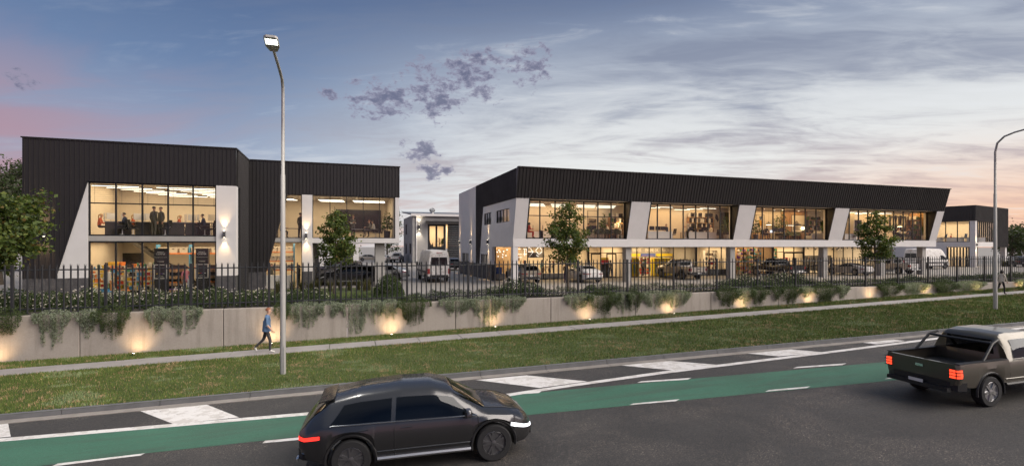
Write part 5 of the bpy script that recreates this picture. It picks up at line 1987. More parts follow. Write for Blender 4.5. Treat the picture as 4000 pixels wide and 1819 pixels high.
def tree(name, label, X, Y, z0, crown_z0, crown_z1, rad, nleaf, lsize, mats, seed, cone=0.8, trunk_r=0.07, lean=(0, 0), group=None, nb=30):
    r = np.random.default_rng(seed)
    t = thing(name, label, 'tree', (X, Y, z0), group=group)
    h0, h1 = crown_z0 - z0, crown_z1 - z0
    b = MB()
    tp = [Vector((lean[0] * f + 0.05 * math.sin(5 * f + seed), lean[1] * f + 0.05 * math.cos(4 * f + seed), h1 * 0.93 * f)) for f in np.linspace(0, 1, 9)]
    b.tube(tp, [trunk_r * (1.25 if i == 0 else 1.0) * (1 - 0.9 * i / 8) + 0.006 for i in range(9)], 9)
    ends = []
    for k in range(nb):
        f = h0 / h1 * 0.86 + (0.92 - h0 / h1 * 0.86) * (k + 0.5) / nb
        idx = min(int(f * 8), 7)
        base = tp[idx].lerp(tp[idx + 1], f * 8 - idx)
        zz = base.z
        q = np.clip((zz - h0) / (h1 - h0), 0, 1)
        prof = (0.62 + 0.38 * min(1, q / 0.18)) * (1 - q ** 1.15 * cone) * r.uniform(0.70, 1.15)
        an = k * 2.399 + r.uniform(-0.4, 0.4)
        ln = rad * prof
        up = ln * r.uniform(0.35, 0.75) * (1.1 - 0.3 * q)
        tip = base + Vector((math.cos(an) * ln, math.sin(an) * ln, up * 0.8))
        mid = base.lerp(tip, 0.5) + Vector((r.normal(0, 0.06), r.normal(0, 0.06), -0.03 * ln))
        br = trunk_r * 0.42 * (1 - 0.6 * q)
        b.tube([base, mid, tip], [br, br * 0.6, 0.006], 5)
        ends.append((base, mid, tip, ln))
        for s_ in range(3):
            st_ = mid.lerp(tip, r.uniform(0.0, 0.8))
            e2 = st_ + Vector((r.normal(0, 0.28), r.normal(0, 0.28), r.uniform(-0.05, 0.3))) * ln
            b.tube([st_, e2], [br * 0.35, 0.004], 4)
            ends.append((st_, st_.lerp(e2, 0.5), e2, ln * 0.5))
    b.build('trunk', 'bark', t, smooth=True)
    P = []
    per = nleaf / sum(e[3] ** 1.3 for e in ends)
    for base, mid, tip, ln in ends:
        m_ = max(6, int(per * ln ** 1.3))
        f = r.uniform(0.18, 1.06, m_) ** 0.8
        pts = np.where(f[:, None] < 0.5, np.array(base)[None] + (np.array(mid) - np.array(base))[None] * f[:, None] * 2, np.array(mid)[None] + (np.array(tip) - np.array(mid))[None] * (f[:, None] - 0.5) * 2)
        clump = r.normal(0, 0.13, (m_, 3)) * rad * np.array([1, 1, 0.75])
        P.append(pts + clump * np.clip(f[:, None] + 0.25, 0, 1.0) * 0.85)
    P = np.concatenate(P)
    out = P - np.array([0, 0, (h0 + h1) / 2])
    out /= np.linalg.norm(out, axis=1)[:, None] + 1e-9
    mi = r.choice(len(mats), len(P), p=[0.46, 0.24, 0.24, 0.06][:len(mats)] if len(mats) == 4 else None)
    me = leaf_mesh('crown', P, lsize, mats, mi, out * 0.4 + np.array([0, 0, 0.5]), 0.72)
    link('crown', me, t)
    return t
MP = ['leaf_maple', 'leaf_maple_light', 'leaf_maple_dark', 'leaf_bronze']
tree('maple_tree', 'broad leafy tree behind the fence at the near end, before the black cladding', SX(-25, 27.3), 27.3, 0.25, 2.2, 5.5, 2.1, 6800, 0.19, MP, 3, 0.5, 0.10)
tree('maple_tree', 'slim young tree in front of the undercroft of the black building', SX(1309, 34.6), 34.6, 0.05, 2.0, 6.05, 1.45, 4300, 0.165, MP, 5, 0.92)
tree('maple_tree', 'slim young tree before the first bay of the long building', SX(2216, 31.0), 31.0, 0.05, 2.1, 6.7, 1.75, 5000, 0.165, MP, 8, 0.95)
tree('maple_tree', 'slim young tree before the last bay of the long building', SX(3416, 28.0), 28.0, 0.2, 2.05, 6.35, 1.5, 4600, 0.165, MP, 14, 0.92)
GUM = ['leaf_gum', 'leaf_maple_dark']
tree('gum_tree', 'tall thin-leaved tree behind the black building', -26.3, 52, 0, 3.0, 10.4, 3.2, 5200, 0.26, GUM, 21, 0.3, 0.2)
tree('gum_tree', 'hazy tree furthest behind the black building', -37, 75, 0, 3.0, 14.3, 4.2, 4200, 0.36, GUM, 22, 0.3, 0.25)
tree('gum_tree', 'dark tree beside the concrete warehouse wall', 9.5, 118, 0, 2.0, 11.5, 4.0, 2600, 0.4, GUM, 23, 0.4, 0.2)
for i, (X, Y, h, rr) in enumerate(((117, 60, 6.4, 3.8), (127, 64, 7.0, 4.2), (124, 76, 7.0, 4.4), (140, 68, 7.5, 4.5))):
    tree('gum_tree', f'dark far tree on the horizon past the corner building, {nth(i)} of four', X, Y, 0, 1.2, h, rr, 2200, 0.45, GUM, 30 + i, 0.2, 0.2, group='far trees past the corner building')

def pick(n, *pr):
    return rng.choice(len(pr), n, p=np.array(pr) / sum(pr))
def lumpy(n, a, b_, h, lumps=14, seed=0, fill=0.45):
    """points on and under the surface of a mounded, uneven bush"""
    r = np.random.default_rng(seed)
    u = r.uniform(0, 2 * np.pi, n)
    ph = np.arccos(r.uniform(0.0, 1.0, n))
    dr = np.stack([np.cos(u) * np.sin(ph), np.sin(u) * np.sin(ph), np.cos(ph)], 1)
    k = np.ones(n)
    for _ in range(lumps):
        c = r.normal(size=3)
        c[2] = abs(c[2])
        c /= np.linalg.norm(c)
        k += r.uniform(-0.16, 0.24) * np.exp(-((dr - c) ** 2).sum(1) / 0.10)
    rad = (fill + (1 - fill) * r.uniform(0, 1, n) ** 0.45) * k
    P = dr * rad[:, None] * np.array([a, b_, h])
    return P, dr

def twigs(n, a, b_, h, seed):
    r = np.random.default_rng(seed)
    b = MB()
    for k in range(n):
        an = r.uniform(0, 6.28)
        q = r.uniform(0.3, 0.8)
        b.tube([(r.normal(0, 0.06) * a, r.normal(0, 0.06) * b_, -0.02), (math.cos(an) * a * q * 0.6, math.sin(an) * b_ * q * 0.6, h * 0.45), (math.cos(an) * a * q, math.sin(an) * b_ * q, h * r.uniform(0.6, 0.9))], [0.018, 0.012, 0.004], 4)
    return b

flower_me = []
for k in range(3):
    P, dr = lumpy(2300, 0.95, 0.75, 1.0, seed=40 + k)
    nf = 70
    Pf, df = lumpy(nf, 1.0, 0.8, 1.04, seed=60 + k, fill=0.93)
    leaf = leaf_mesh('foliage', P, 0.085, ['leaf_shrub', 'leaf_shrub_light', 'leaf_hedge'], pick(len(P), 0.5, 0.22, 0.28), dr * 0.6)
    Pf = np.repeat(Pf, 3, 0) + rng.normal(0, 0.022, (nf * 3, 3))
    fl = leaf_mesh('blossom', Pf, 0.062, ['petal'], np.zeros(len(Pf)), np.repeat(df, 3, 0) * 1.2, 0.95)
    flower_me.append((leaf, fl, twigs(12, 0.9, 0.7, 0.95, 50 + k).mesh('stems', 'bark')))
hedge_me = []
for k in range(3):
    n = 2600
    r = np.random.default_rng(70 + k)
    P = np.stack([r.uniform(-1.15, 1.15, n), r.normal(0, 0.26, n), 0.05 + 0.60 * r.uniform(0, 1, n) ** 0.65], 1)
    P[:, 2] *= 1 + 0.16 * np.sin(P[:, 0] * 5 + k) + 0.1 * np.sin(P[:, 0] * 13 + 2 * k) + r.normal(0, 0.06, n)
    hedge_me.append((leaf_mesh('foliage', P, 0.075, ['leaf_hedge', 'leaf_hedge_light'], pick(n, 0.7, 0.3), np.array([0, -0.2, 0.7])[None] * np.ones((n, 1)), 0.45), twigs(8, 1.0, 0.2, 0.5, 75 + k).mesh('stems', 'bark')))
P, dr = lumpy(4200, 1.0, 1.0, 1.0, seed=80)
round_me = (leaf_mesh('foliage', P, 0.085, ['leaf_hedge', 'leaf_hedge_light', 'leaf_maple'], pick(len(P), 0.5, 0.3, 0.2), dr * 0.9), twigs(10, 0.8, 0.8, 0.9, 81).mesh('stems', 'bark'))
def tuft_mesh(seed):
    r = np.random.default_rng(seed)
    b = MB()
    for k in range(150):
        an, l = r.uniform(0, 6.28), r.uniform(0.55, 1.0)
        sp = r.uniform(0.1, 0.55) * l
        c_, s_ = math.cos(an), math.sin(an)
        w_ = 0.007
        p0 = Vector((r.normal(0, 0.05), r.normal(0, 0.05), 0))
        p1 = p0 + Vector((c_ * sp * 0.35, s_ * sp * 0.35, l * 0.6))
        p2 = p0 + Vector((c_ * sp, s_ * sp, l * r.uniform(0.7, 1.0)))
        sd_ = Vector((-s_, c_, 0)) * w_
        b.add([p0 - sd_, p0 + sd_, p1 + sd_ * 0.8, p1 - sd_ * 0.8, p2], [(0, 1, 2, 3), (3, 2, 4)], 0 if r.uniform() < 0.6 else 1)
    return b.mesh('blades', ['leaf_reed', 'leaf_reed_green'])
tuft_me = [tuft_mesh(90 + k) for k in range(3)]

def plant(name, label, parts, loc, scale, rz, group, cat='shrub'):
    t = thing(name, label, cat, loc, rz, group)
    t.scale = scale if isinstance(scale, tuple) else (scale,) * 3
    for nm, me in parts:
        link(nm, me, t)
    return t
# flowering shrubs before the black building and along the car park edge
fl_spots = []
for k in range(15):
    fl_spots.append((-18.6 + 1.22 * k + random.uniform(-0.2, 0.2), 28.7 + random.uniform(0, 0.6) + (0.35 if k % 2 else 0.0), random.uniform(0.80, 1.0)))
for k in range(8):
    fl_spots.append((-16.6 + 1.45 * k, 30.9 + random.uniform(-0.2, 0.3), random.uniform(0.9, 1.1)))
n_left = len(fl_spots)
for px, Y, s in ((1935, 28.4, 0.85), (2005, 28.6, 1.15), (2075, 28.4, 0.9), (2310, 28.4, 0.75), (2370, 28.5, 0.9), (2860, 28.2, 0.9), (2915, 28.5, 1.1), (2985, 28.4, 1.1), (3050, 28.6, 1.2), (3110, 28.4, 1.1),
                 (3165, 27.4, 0.75), (3500, 27.6, 0.8), (3560, 27.7, 0.85), (3775, 27.6, 0.8), (3830, 27.8, 0.85), (3905, 27.6, 1.0), (3960, 27.4, 1.1), (4010, 27.4, 1.1)):
    fl_spots.append((SX(px, Y), Y, s))
for i, (X, Y, s) in enumerate(fl_spots):
    lf, fl, tw = flower_me[i % 3]
    where = 'before the black building' if i < n_left else 'along the car park edge'
    j = i if i < n_left else i - n_left
    plant('flowering_shrub', f'white-flowered shrub {where}, {nth(j)} from the near end', (('foliage', lf), ('blossom', fl), ('stems', tw)), (X, Y, 0.10), (s, s * 0.95, s * random.uniform(0.75, 0.95)), random.uniform(0, 6), 'white-flowered shrubs behind the fence')
j = 0
X = 5.4
while X < 58:
    plant('hedge', f'low dark green hedge clump behind the fence, {nth(j)} from the driveway lawn', (('foliage', hedge_me[j % 3][0]), ('stems', hedge_me[j % 3][1])), (X, 26.9 + random.uniform(-0.1, 0.1), 0.18), (1.0, 1.0, random.uniform(0.72, 0.95)), random.choice((0, math.pi)), 'low hedge along the fence', 'hedge')
    X += 2.05
    j += 1
for i in range(7):
    plant('hedge', f'low dark hedge clump before the undercroft lawn, {nth(i)} from the lamp', (('foliage', hedge_me[i % 3][0]), ('stems', hedge_me[i % 3][1])), (-7.4 + 2.0 * i, 26.9, 0.2), (1.0, 1.0, 0.62), 0, 'low hedge along the fence', 'hedge')
plant('round_bush', 'clipped round green bush at the corner of the driveway', (('foliage', round_me[0]), ('stems', round_me[1])), (SX(1523, 33.0), 33.0, 0.0), (1.0, 1.0, 1.35), 0, None, 'bush')
for i, (px, Y) in enumerate(((1085, 36.0), (1140, 37.2), (1180, 36.4), (1225, 37.4), (1245, 37.0), (1290, 36.6), (1330, 37.6), (1365, 37.0), (1400, 37.4), (1440, 36.6), (1425, 36.2), (1210, 36.2))):
    plant('grass_tuft', f'tufted brown ornamental grass in front of the undercroft, {nth(i)} of twelve', (('blades', tuft_me[i % 3]),), (SX(px, Y), Y, 0.0), (1.15, 1.15, random.uniform(1.0, 1.35)), random.uniform(0, 6), 'ornamental grasses', 'grass')
for i, (x_, y_) in enumerate(((95.2, 50.0), (96.2, 50.3), (97.0, 50.4))):
    plant('grass_tuft', f'ornamental grass by the far corner building, {nth(i)} of three', (('blades', tuft_me[i % 3]),), (x_, y_, 0.0), 1.3, i, 'ornamental grasses by the corner building', 'grass')

# ---- plants spilling over the wall
def spill(px0, px1, drop, kind, i, mound=0.22):
    Yf = WALL_Y
    x0, x1 = SX(px0, Yf), SX(px1, Yf)
    w = x1 - x0
    xc = (x0 + x1) / 2
    r = np.random.default_rng(200 + i)
    n = int((w * (drop * 0.8 + 0.3)) * (1900 if kind == 's' else 1900)) + 120
    ns = max(8, int(w * 34))
    sxs = r.uniform(-w / 2, w / 2, ns)
    prof = np.clip(1 - (np.abs(sxs) / (w / 2)) ** 3.0, 0.25, 1)
    sl_ = drop * prof * r.uniform(0.45, 1.0, ns)
    k = r.integers(0, ns, n)
    f = r.uniform(0, 1, n) ** 0.85
    z = 0.10 - f * (sl_[k] + 0.10)
    bul = 0.05 + 0.13 * np.exp(-((z + 0.10) / 0.28) ** 2) if kind == 's' else 0.06 + 0.22 * np.exp(-((z + 0.15) / 0.4) ** 2)
    x = sxs[k] * (1 + (0.06 if kind == 's' else 0.14) * np.exp(-((z + 0.1) / 0.3) ** 2)) + r.normal(0, 0.025, n)
    y = -bul * np.abs(r.normal(0.7, 0.35, n)) - 0.01
    P = np.stack([x, y, z], 1)
    # the mound on top of the wall
    m_ = int(w * 700 * (1.6 if kind == 'd' else 1.0))
    hm = mound * (1.7 if kind == 'd' else 1.0)
    q = r.uniform(0, 1, m_)
    xm = r.uniform(-w / 2, w / 2, m_)
    Pm = np.stack([xm, r.uniform(-0.12, 0.42, m_), hm * q * np.clip(1 - (np.abs(xm) / (w / 2)) ** 2.5, 0.3, 1)], 1)
    P = np.concatenate([P, Pm])
    mats = ['leaf_silver', 'leaf_silver_dark', 'leaf_rosemary'] if kind == 's' else ['leaf_rosemary', 'leaf_rosemary_dark', 'leaf_shrub']
    mi = pick(len(P), 0.52, 0.36, 0.12) if kind == 's' else pick(len(P), 0.5, 0.36, 0.14)
    nm = 'silver' if kind == 's' else 'dark green'
    t = thing('trailing_plant', f'{nm} trailing plant hanging over the wall, {nth(i)} plant from the near end', 'plant', (xc, Yf, WTOP), group='plants spilling over the retaining wall')
    link('foliage', leaf_mesh('foliage', P, 0.064, mats, mi, np.array([0, -0.7, 0.2])[None] * np.ones((len(P), 1)), 0.34), t)
    b = MB()
    for s_ in range(min(ns, 26)):
        xx = float(sxs[s_])
        b.tube([(xx * 0.8, 0.25, -0.02), (xx, -0.05, 0.03), (xx, -0.07, -0.2), (xx + r.normal(0, 0.04), -0.06, -float(sl_[s_]) * 0.92)], [0.006, 0.006, 0.005, 0.002], 3)
    b.build('stems', 'bark', t)
D = 4000 / 2575
for i, (a, c, dr_, kd) in enumerate([(-20, 58, 0.75, 'd'), (90, 178, 1.30, 's'), (192, 248, 0.95, 's'), (240, 325, 1.05, 'd'), (368, 420, 0.90, 's'), (412, 508, 1.0, 's'), (690, 728, 0.75, 'd'), (722, 812, 0.95, 's'), (800, 858, 0.6, 's'),
                                      (858, 930, 1.35, 's'), (920, 966, 0.9, 's'), (958, 1006, 0.75, 's'), (1003, 1077, 1.10, 'd'), (1105, 1188, 0.75, 's'), (1185, 1262, 1.35, 's'), (1255, 1318, 0.75, 's'),
                                      (1420, 1492, 0.75, 's'), (1478, 1552, 1.15, 'd'), (1540, 1592, 1.05, 's'), (1575, 1612, 1.0, 'd'), (1608, 1680, 0.8, 's'), (1668, 1734, 0.85, 's'), (1800, 1856, 0.95, 'd'), (1850, 1896, 0.95, 's'),
                                      (1886, 1926, 1.05, 'd'), (1938, 1962, 0.7, 'd'), (1962, 2008, 0.95, 'd'), (2013, 2042, 0.55, 's'), (2045, 2102, 1.1, 'd'), (2104, 2132, 0.7, 's'), (2208, 2262, 0.95, 'd'), (2268, 2332, 0.85, 's'),
                                      (2345, 2402, 0.85, 'd'), (2398, 2474, 0.7, 's'), (2552, 2600, 0.6, 's')]):
    spill(a * D, c * D, dr_ * 1.12, kd, i)

# ================================================================== PEOPLE
BONES = {
 'stand': dict(pelvis=(0, 0, .94), waist=(0, 0, 1.08), chest=(.01, 0, 1.28), collar=(0, 0, 1.42), neck=(.005, 0, 1.49), jaw=(.03, 0, 1.56), head=(.02, 0, 1.65), crown=(.01, 0, 1.71),
      shl=(0, .17, 1.40), ell=(-.03, .22, 1.12), wrl=(.05, .21, .88), hal=(.07, .20, .80), shr=(0, -.17, 1.40), elr=(-.03, -.22, 1.12), wrr=(.05, -.21, .88), har=(.07, -.20, .80),
      hil=(0, .09, .90), knl=(.02, .10, .49), anl=(-.02, .10, .09), tol=(.15, .11, .035), hir=(0, -.09, .90), knr=(.02, -.10, .49), anr=(-.02, -.10, .09), tor=(.15, -.11, .035)),
 'walk': dict(pelvis=(0, 0, .92), waist=(.01, 0, 1.06), chest=(.03, 0, 1.26), collar=(.03, 0, 1.40), neck=(.05, 0, 1.47), jaw=(.085, 0, 1.54), head=(.075, 0, 1.63), crown=(.065, 0, 1.69),
      shl=(.02, .17, 1.38), ell=(-.12, .22, 1.13), wrl=(-.13, .20, .88), hal=(-.12, .19, .80), shr=(.03, -.17, 1.38), elr=(.04, -.23, 1.10), wrr=(.20, -.21, .90), har=(.25, -.20, .84),
      hil=(0, .085, .89), knl=(-.12, .09, .50), anl=(-.42, .09, .22), tol=(-.36, .10, .06), hir=(0, -.085, .89), knr=(.14, -.09, .49), anr=(.13, -.09, .09), tor=(.30, -.10, .035)),
 'phone': dict(pelvis=(0, 0, .94), waist=(0, 0, 1.08), chest=(.01, 0, 1.28), collar=(0, 0, 1.42), neck=(.02, 0, 1.49), jaw=(.07, 0, 1.545), head=(.06, 0, 1.635), crown=(.04, 0, 1.70),
      shl=(0, .16, 1.40), ell=(.0, .20, 1.13), wrl=(.22, .10, 1.16), hal=(.29, .07, 1.19), shr=(0, -.16, 1.40), elr=(.0, -.20, 1.13), wrr=(.22, -.10, 1.15), har=(.29, -.07, 1.18),
      hil=(0, .09, .90), knl=(.02, .10, .49), anl=(-.02, .10, .09), tol=(.15, .11, .035), hir=(0, -.09, .90), knr=(.0, -.10, .49), anr=(-.05, -.10, .09), tor=(.12, -.11, .035)),
 'sit': dict(pelvis=(0, 0, .54), waist=(-.01, 0, .68), chest=(.04, 0, .88), collar=(.06, 0, 1.02), neck=(.08, 0, 1.09), jaw=(.12, 0, 1.15), head=(.11, 0, 1.24), crown=(.10, 0, 1.30),
      shl=(.05, .17, 1.00), ell=(.12, .22, .74), wrl=(.36, .14, .78), hal=(.44, .11, .77), shr=(.05, -.17, 1.00), elr=(.12, -.22, .74), wrr=(.36, -.14, .78), har=(.44, -.11, .77),
      hil=(.02, .09, .53), knl=(.44, .11, .53), anl=(.40, .11, .09), tol=(.56, .12, .035), hir=(.02, -.09, .53), knr=(.44, -.11, .53), anr=(.40, -.11, .09), tor=(.56, -.12, .035)),
}
RAD = dict(pelvis=.135, waist=.118, chest=.135, collar=.085, neck=.052, jaw=.062, head=.085, crown=.055, shl=.062, ell=.046, wrl=.031, hal=.036, hil=.088, knl=.060, anl=.042, tol=.036)
LINKS = [('pelvis', 'waist', 1), ('waist', 'chest', 1), ('chest', 'collar', 1), ('collar', 'neck', 0), ('neck', 'jaw', 0), ('jaw', 'head', 0), ('head', 'crown', 0),
         ('collar', 'shl', 1), ('shl', 'ell', 1), ('ell', 'wrl', 4), ('wrl', 'hal', 0), ('collar', 'shr', 1), ('shr', 'elr', 1), ('elr', 'wrr', 4), ('wrr', 'har', 0),
         ('pelvis', 'hil', 2), ('hil', 'knl', 2), ('knl', 'anl', 2), ('anl', 'tol', 3), ('pelvis', 'hir', 2), ('hir', 'knr', 2), ('knr', 'anr', 2), ('anr', 'tor', 3)]
def person_mesh(pose):
    B = BONES[pose]
    names = list(B)
    me = bpy.data.meshes.new('figure')
    me.from_pydata([B[k] for k in names], [(names.index(a), names.index(c)) for a, c, _ in LINKS], [])
    o = bpy.data.objects.new('figure', me)
    C.objects.link(o)
    sk = o.modifiers.new('skin', 'SKIN')
    layer = me.skin_vertices[0].data if me.skin_vertices else None
    if layer is None:
        bpy.context.view_layer.objects.active = o
        bpy.ops.mesh.customdata_skin_add()
        layer = me.skin_vertices[0].data
    for i, k in enumerate(names):
        r = RAD.get(k, RAD.get(k[:2] + 'l', 0.05))
        layer[i].radius = (r, r)
        layer[i].use_root = (k == 'pelvis')
    sk.use_smooth_shade = True
    ss = o.modifiers.new('sub', 'SUBSURF')
    ss.levels = ss.render_levels = 1
    dg = bpy.context.evaluated_depsgraph_get()
    out = bpy.data.meshes.new_from_object(o.evaluated_get(dg))
    bpy.data.objects.remove(o)
    # which bone each face belongs to
    cen = np.empty(len(out.polygons) * 3)
    out.polygons.foreach_get('center', cen)
    cen = cen.reshape(-1, 3)
    best = np.full(len(cen), 1e9)
    idx = np.zeros(len(cen), dtype=np.int32)
    for a, c, mi in LINKS:
        pa, pc = np.array(B[a]), np.array(B[c])
        ab = pc - pa
        tt = np.clip(((cen - pa) @ ab) / (ab @ ab), 0, 1)
        dd = np.linalg.norm(cen - (pa + tt[:, None] * ab), axis=1) - (RAD.get(a, RAD.get(a[:2] + 'l', .05)) * (1 - tt) + RAD.get(c, RAD.get(c[:2] + 'l', .05)) * tt)
        upd = dd < best
        best[upd], idx[upd] = dd[upd], mi
    hip = B['pelvis'][2]
    return out, idx, B
PM = {}
def person(label, loc, rz, pose, top, legs, shoes, hair, hair_style='short', h=1.75, sleeves=None, bun=False):
    if pose not in PM:
        PM[pose] = person_mesh(pose)
    src, idx, B = PM[pose]
    t = thing('person', label, 'person', loc, rz)
    t.scale = (h / 1.75,) * 3
    me = src.copy()
    me.name = 'body'
    me.materials.clear()
    for m_ in ('skin', top, legs, shoes, sleeves or top):
        me.materials.append(MATS[m_])
    me.polygons.foreach_set('material_index', idx)
    me.polygons.foreach_set('use_smooth', [True] * len(me.polygons))
    # shirt hangs over the hips
    link('body', me, t)
    hd = Vector(B['head'])
    b = MB()
    # hair cap: open towards the face
    rings = []
    nn = 14
    for j in range(6):
        ph = R(8 + 17.5 * j)
        ring = []
        for k in range(nn):
            an = 2 * math.pi * k / nn
            front = max(0, math.cos(an))
            pz = ph * (1 - 0.42 * front)
            rr = 0.103
            ring.append(hd + Vector((math.sin(pz) * math.cos(an) * rr * 1.05 - 0.012, math.sin(pz) * math.sin(an) * rr * 0.88, math.cos(pz) * rr * 1.05 + 0.01)))
        rings.append(ring)
    vs_ = [p for r_ in rings for p in r_]
    fs = [(i * nn + k, i * nn + (k + 1) % nn, (i + 1) * nn + (k + 1) % nn, (i + 1) * nn + k) for i in range(5) for k in range(nn)]
    b.add(vs_, fs + [tuple(range(nn - 1, -1, -1))])
    if hair_style == 'long':
        b.tube([hd + Vector((-0.05, 0, 0.06)), hd + Vector((-0.10, 0, -0.06)), hd + Vector((-0.12, 0, -0.22)), hd + Vector((-0.10, 0, -0.34))], [0.06, 0.085, 0.075, 0.02], 9)
    elif hair_style == 'tail':
        b.tube([hd + Vector((-0.08, 0, 0.05)), hd + Vector((-0.14, 0, 0.02)), hd + Vector((-0.15, 0, -0.14)), hd + Vector((-0.14, 0, -0.24))], [0.03, 0.035, 0.03, 0.008], 7)
    elif hair_style == 'bob':
        b.tube([hd + Vector((-0.03, 0, 0.06)), hd + Vector((-0.05, 0, -0.03)), hd + Vector((-0.05, 0, -0.13))], [0.085, 0.118, 0.09], 10)
    b.build('hair', hair, t, smooth=80)
    # face: nose, eyes, brows, mouth, ears
    b = MB()
    b.prism([hd + Vector((0.082, -0.014, -0.035)), hd + Vector((0.082, 0.014, -0.035)), hd + Vector((0.080, 0.0, 0.012))], (0.022, 0, -0.006))
    b.build('nose', 'skin', t)
    for s in (-1, 1):
        b = MB()
        b.lathe([(0.001, -0.006), (0.011, 0.0), (0.001, 0.006)], 8, hd + Vector((0.084, s * 0.030, 0.008)), axis='x')
        b.build('eye', 'eye_dark', t)
        b = MB()
        b.lathe([(0.010, -0.008), (0.024, 0.0), (0.012, 0.010)], 8, hd + Vector((0.0, s * 0.088, -0.005)), axis='y')
        b.build('ear', 'skin', t)
    b = MB()
    b.cbox(hd.x + 0.074, 0, hd.z - 0.062, 0.012, 0.04, 0.008)
    b.build('mouth', 'lip', t)
    # fingers and thumbs
    for s, ha, wr in ((1, 'hal', 'wrl'), (-1, 'har', 'wrr')):
        p, q = Vector(B[ha]), Vector(B[wr])
        dr_ = (p - q).normalized()
        sd_ = dr_.cross(Vector((0, s, 0.2))).normalized()
        for f in range(4):
            b = MB()
            st_ = p + dr_ * 0.012 + sd_ * (-0.027 + 0.018 * f)
            ln = (0.058, 0.070, 0.066, 0.050)[f]
            k1 = st_ + dr_ * ln * 0.5
            k2 = k1 + (dr_ * 0.75 + Vector((0, -s * 0.65, 0))).normalized() * ln * 0.5
            b.tube([st_, k1, k2], [0.0095, 0.009, 0.007], 6)
            b.build('finger', 'skin', t, smooth=True)
        b = MB()
        st_ = q.lerp(p, 0.6) + sd_ * 0.030
        b.tube([st_, st_ + (dr_ + sd_).normalized() * 0.03, st_ + (dr_ * 1.6 + sd_ * 0.6).normalized() * 0.062], [0.011, 0.010, 0.008], 6)
        b.build('thumb', 'skin', t, smooth=True)
    return t
mat('eye_dark', (0.02, 0.015, 0.012), 0.3)
mat('lip', (0.36, 0.13, 0.11), 0.5)
for nm, col in dict(cloth_blue=(0.085, 0.15, 0.26), cloth_jean=(0.045, 0.042, 0.045), cloth_black=(0.015, 0.015, 0.017), cloth_cream=(0.52, 0.47, 0.40), cloth_white=(0.66, 0.64, 0.60), cloth_pink=(0.52, 0.17, 0.19),
                    cloth_grey=(0.28, 0.28, 0.30), cloth_tan=(0.34, 0.15, 0.045), cloth_navy=(0.03, 0.04, 0.07), cloth_red=(0.42, 0.04, 0.03), cloth_mint=(0.24, 0.46, 0.40), cloth_plum=(0.045, 0.025, 0.045), cloth_suit=(0.10, 0.092, 0.072),
                    shoe_white=(0.6, 0.58, 0.55), shoe_dark=(0.02, 0.02, 0.02), cloth_orange=(0.52, 0.12, 0.05)).items():
    mat(nm, col, 0.85)
# the man striding along the footpath
t = person('man in a blue shirt and dark jeans striding along the footpath', (-2.98, 23.05, zb(-3) + 0.028), 0.0, 'walk', 'cloth_blue', 'cloth_jean', 'shoe_white', 'hair_red', 'short', 1.86, sleeves='skin')
b = MB()      # shirt tail over the hips
b.lathe([(0.165, -0.10), (0.155, 0.0), (0.14, 0.16), (0.13, 0.30)], 14, (0.0, 0, 0.93))
b.build('shirt_tail', 'cloth_blue', t, smooth=True)
b = MB()
b.tube([(0.035, -0.228, 1.10), (0.055, -0.225, 1.065)], 0.056, 10)
b.build('cuff', 'cloth_grey', t)
t = person('woman in a cream jumper walking away past the street lamp', (SX(3912, 23.2), 23.2, zb(43) + 0.028), R(-8), 'walk', 'cloth_cream', 'cloth_black', 'shoe_dark', 'hair_dark', 'bob', 1.74, sleeves='cloth_cream')
b = MB()
b.lathe([(0.17, -0.02), (0.165, 0.10), (0.15, 0.22), (0.14, 0.34)], 14, (0.0, 0, 0.93))
b.build('jumper_hem', 'cloth_cream', t, smooth=True)
person('woman in black with long fair hair standing behind the white saloon', (SX(2210, 39.0), 39.0, 0.0), R(70), 'phone', 'cloth_black', 'cloth_plum', 'shoe_dark', 'hair_blond', 'long', 1.72)
# ================================================================== FURNITURE AND SHOP FITTINGS
mat('goods_red', (0.42, 0.03, 0.02), 0.5)
mat('goods_yellow', (0.62, 0.40, 0.03), 0.5)
mat('goods_blue', (0.06, 0.26, 0.50), 0.5)
mat('goods_white', (0.66, 0.64, 0.60), 0.5)
mat('goods_green', (0.06, 0.26, 0.12), 0.5)
mat('goods_dark', (0.025, 0.022, 0.022), 0.5)
mat('goods_orange', (0.60, 0.17, 0.02), 0.5)
mat('goods_pink', (0.62, 0.22, 0.30), 0.5)
mat('goods_violet', (0.16, 0.05, 0.30), 0.5)
mat('bottle_amber', (0.10, 0.035, 0.012), 0.2)
mat('carton', (0.30, 0.18, 0.09), 0.8)
mat('bin_grey', (0.50, 0.47, 0.42), 0.6)
mat('sign_yellow', (0.72, 0.55, 0.02), 0.5)
mat('sign_blue', (0.05, 0.11, 0.42), 0.5)
mat('sign_red', (0.62, 0.02, 0.02), 0.5)
mat('letter_white', (0.78, 0.74, 0.66), 0.5)
mat('chair_green', (0.035, 0.050, 0.030), 0.8)
mat('chair_olive', (0.10, 0.115, 0.045), 0.8)
mat('chair_blue', (0.04, 0.075, 0.16), 0.8)
mat('chair_black', (0.012, 0.012, 0.013), 0.7)
mat('sofa_grey', (0.40, 0.39, 0.37), 0.9)
mat('pot_dark', (0.05, 0.052, 0.055), 0.7)
mat('pot_pale', (0.46, 0.44, 0.41), 0.8, var=0.15, vscale=8)
mat('art_paper', (0.60, 0.55, 0.46), 0.7)
mat('art_ink', (0.03, 0.028, 0.026), 0.7)
mat('art_mid', (0.20, 0.17, 0.13), 0.7)
mat('art_gold', (0.55, 0.30, 0.03), 0.7)
mat('art_blue', (0.08, 0.11, 0.16), 0.7)
mat('screen_dark', (0.02, 0.021, 0.024), 0.2)
emit('screen_glow', (0.55, 0.70, 0.95), 0.9)
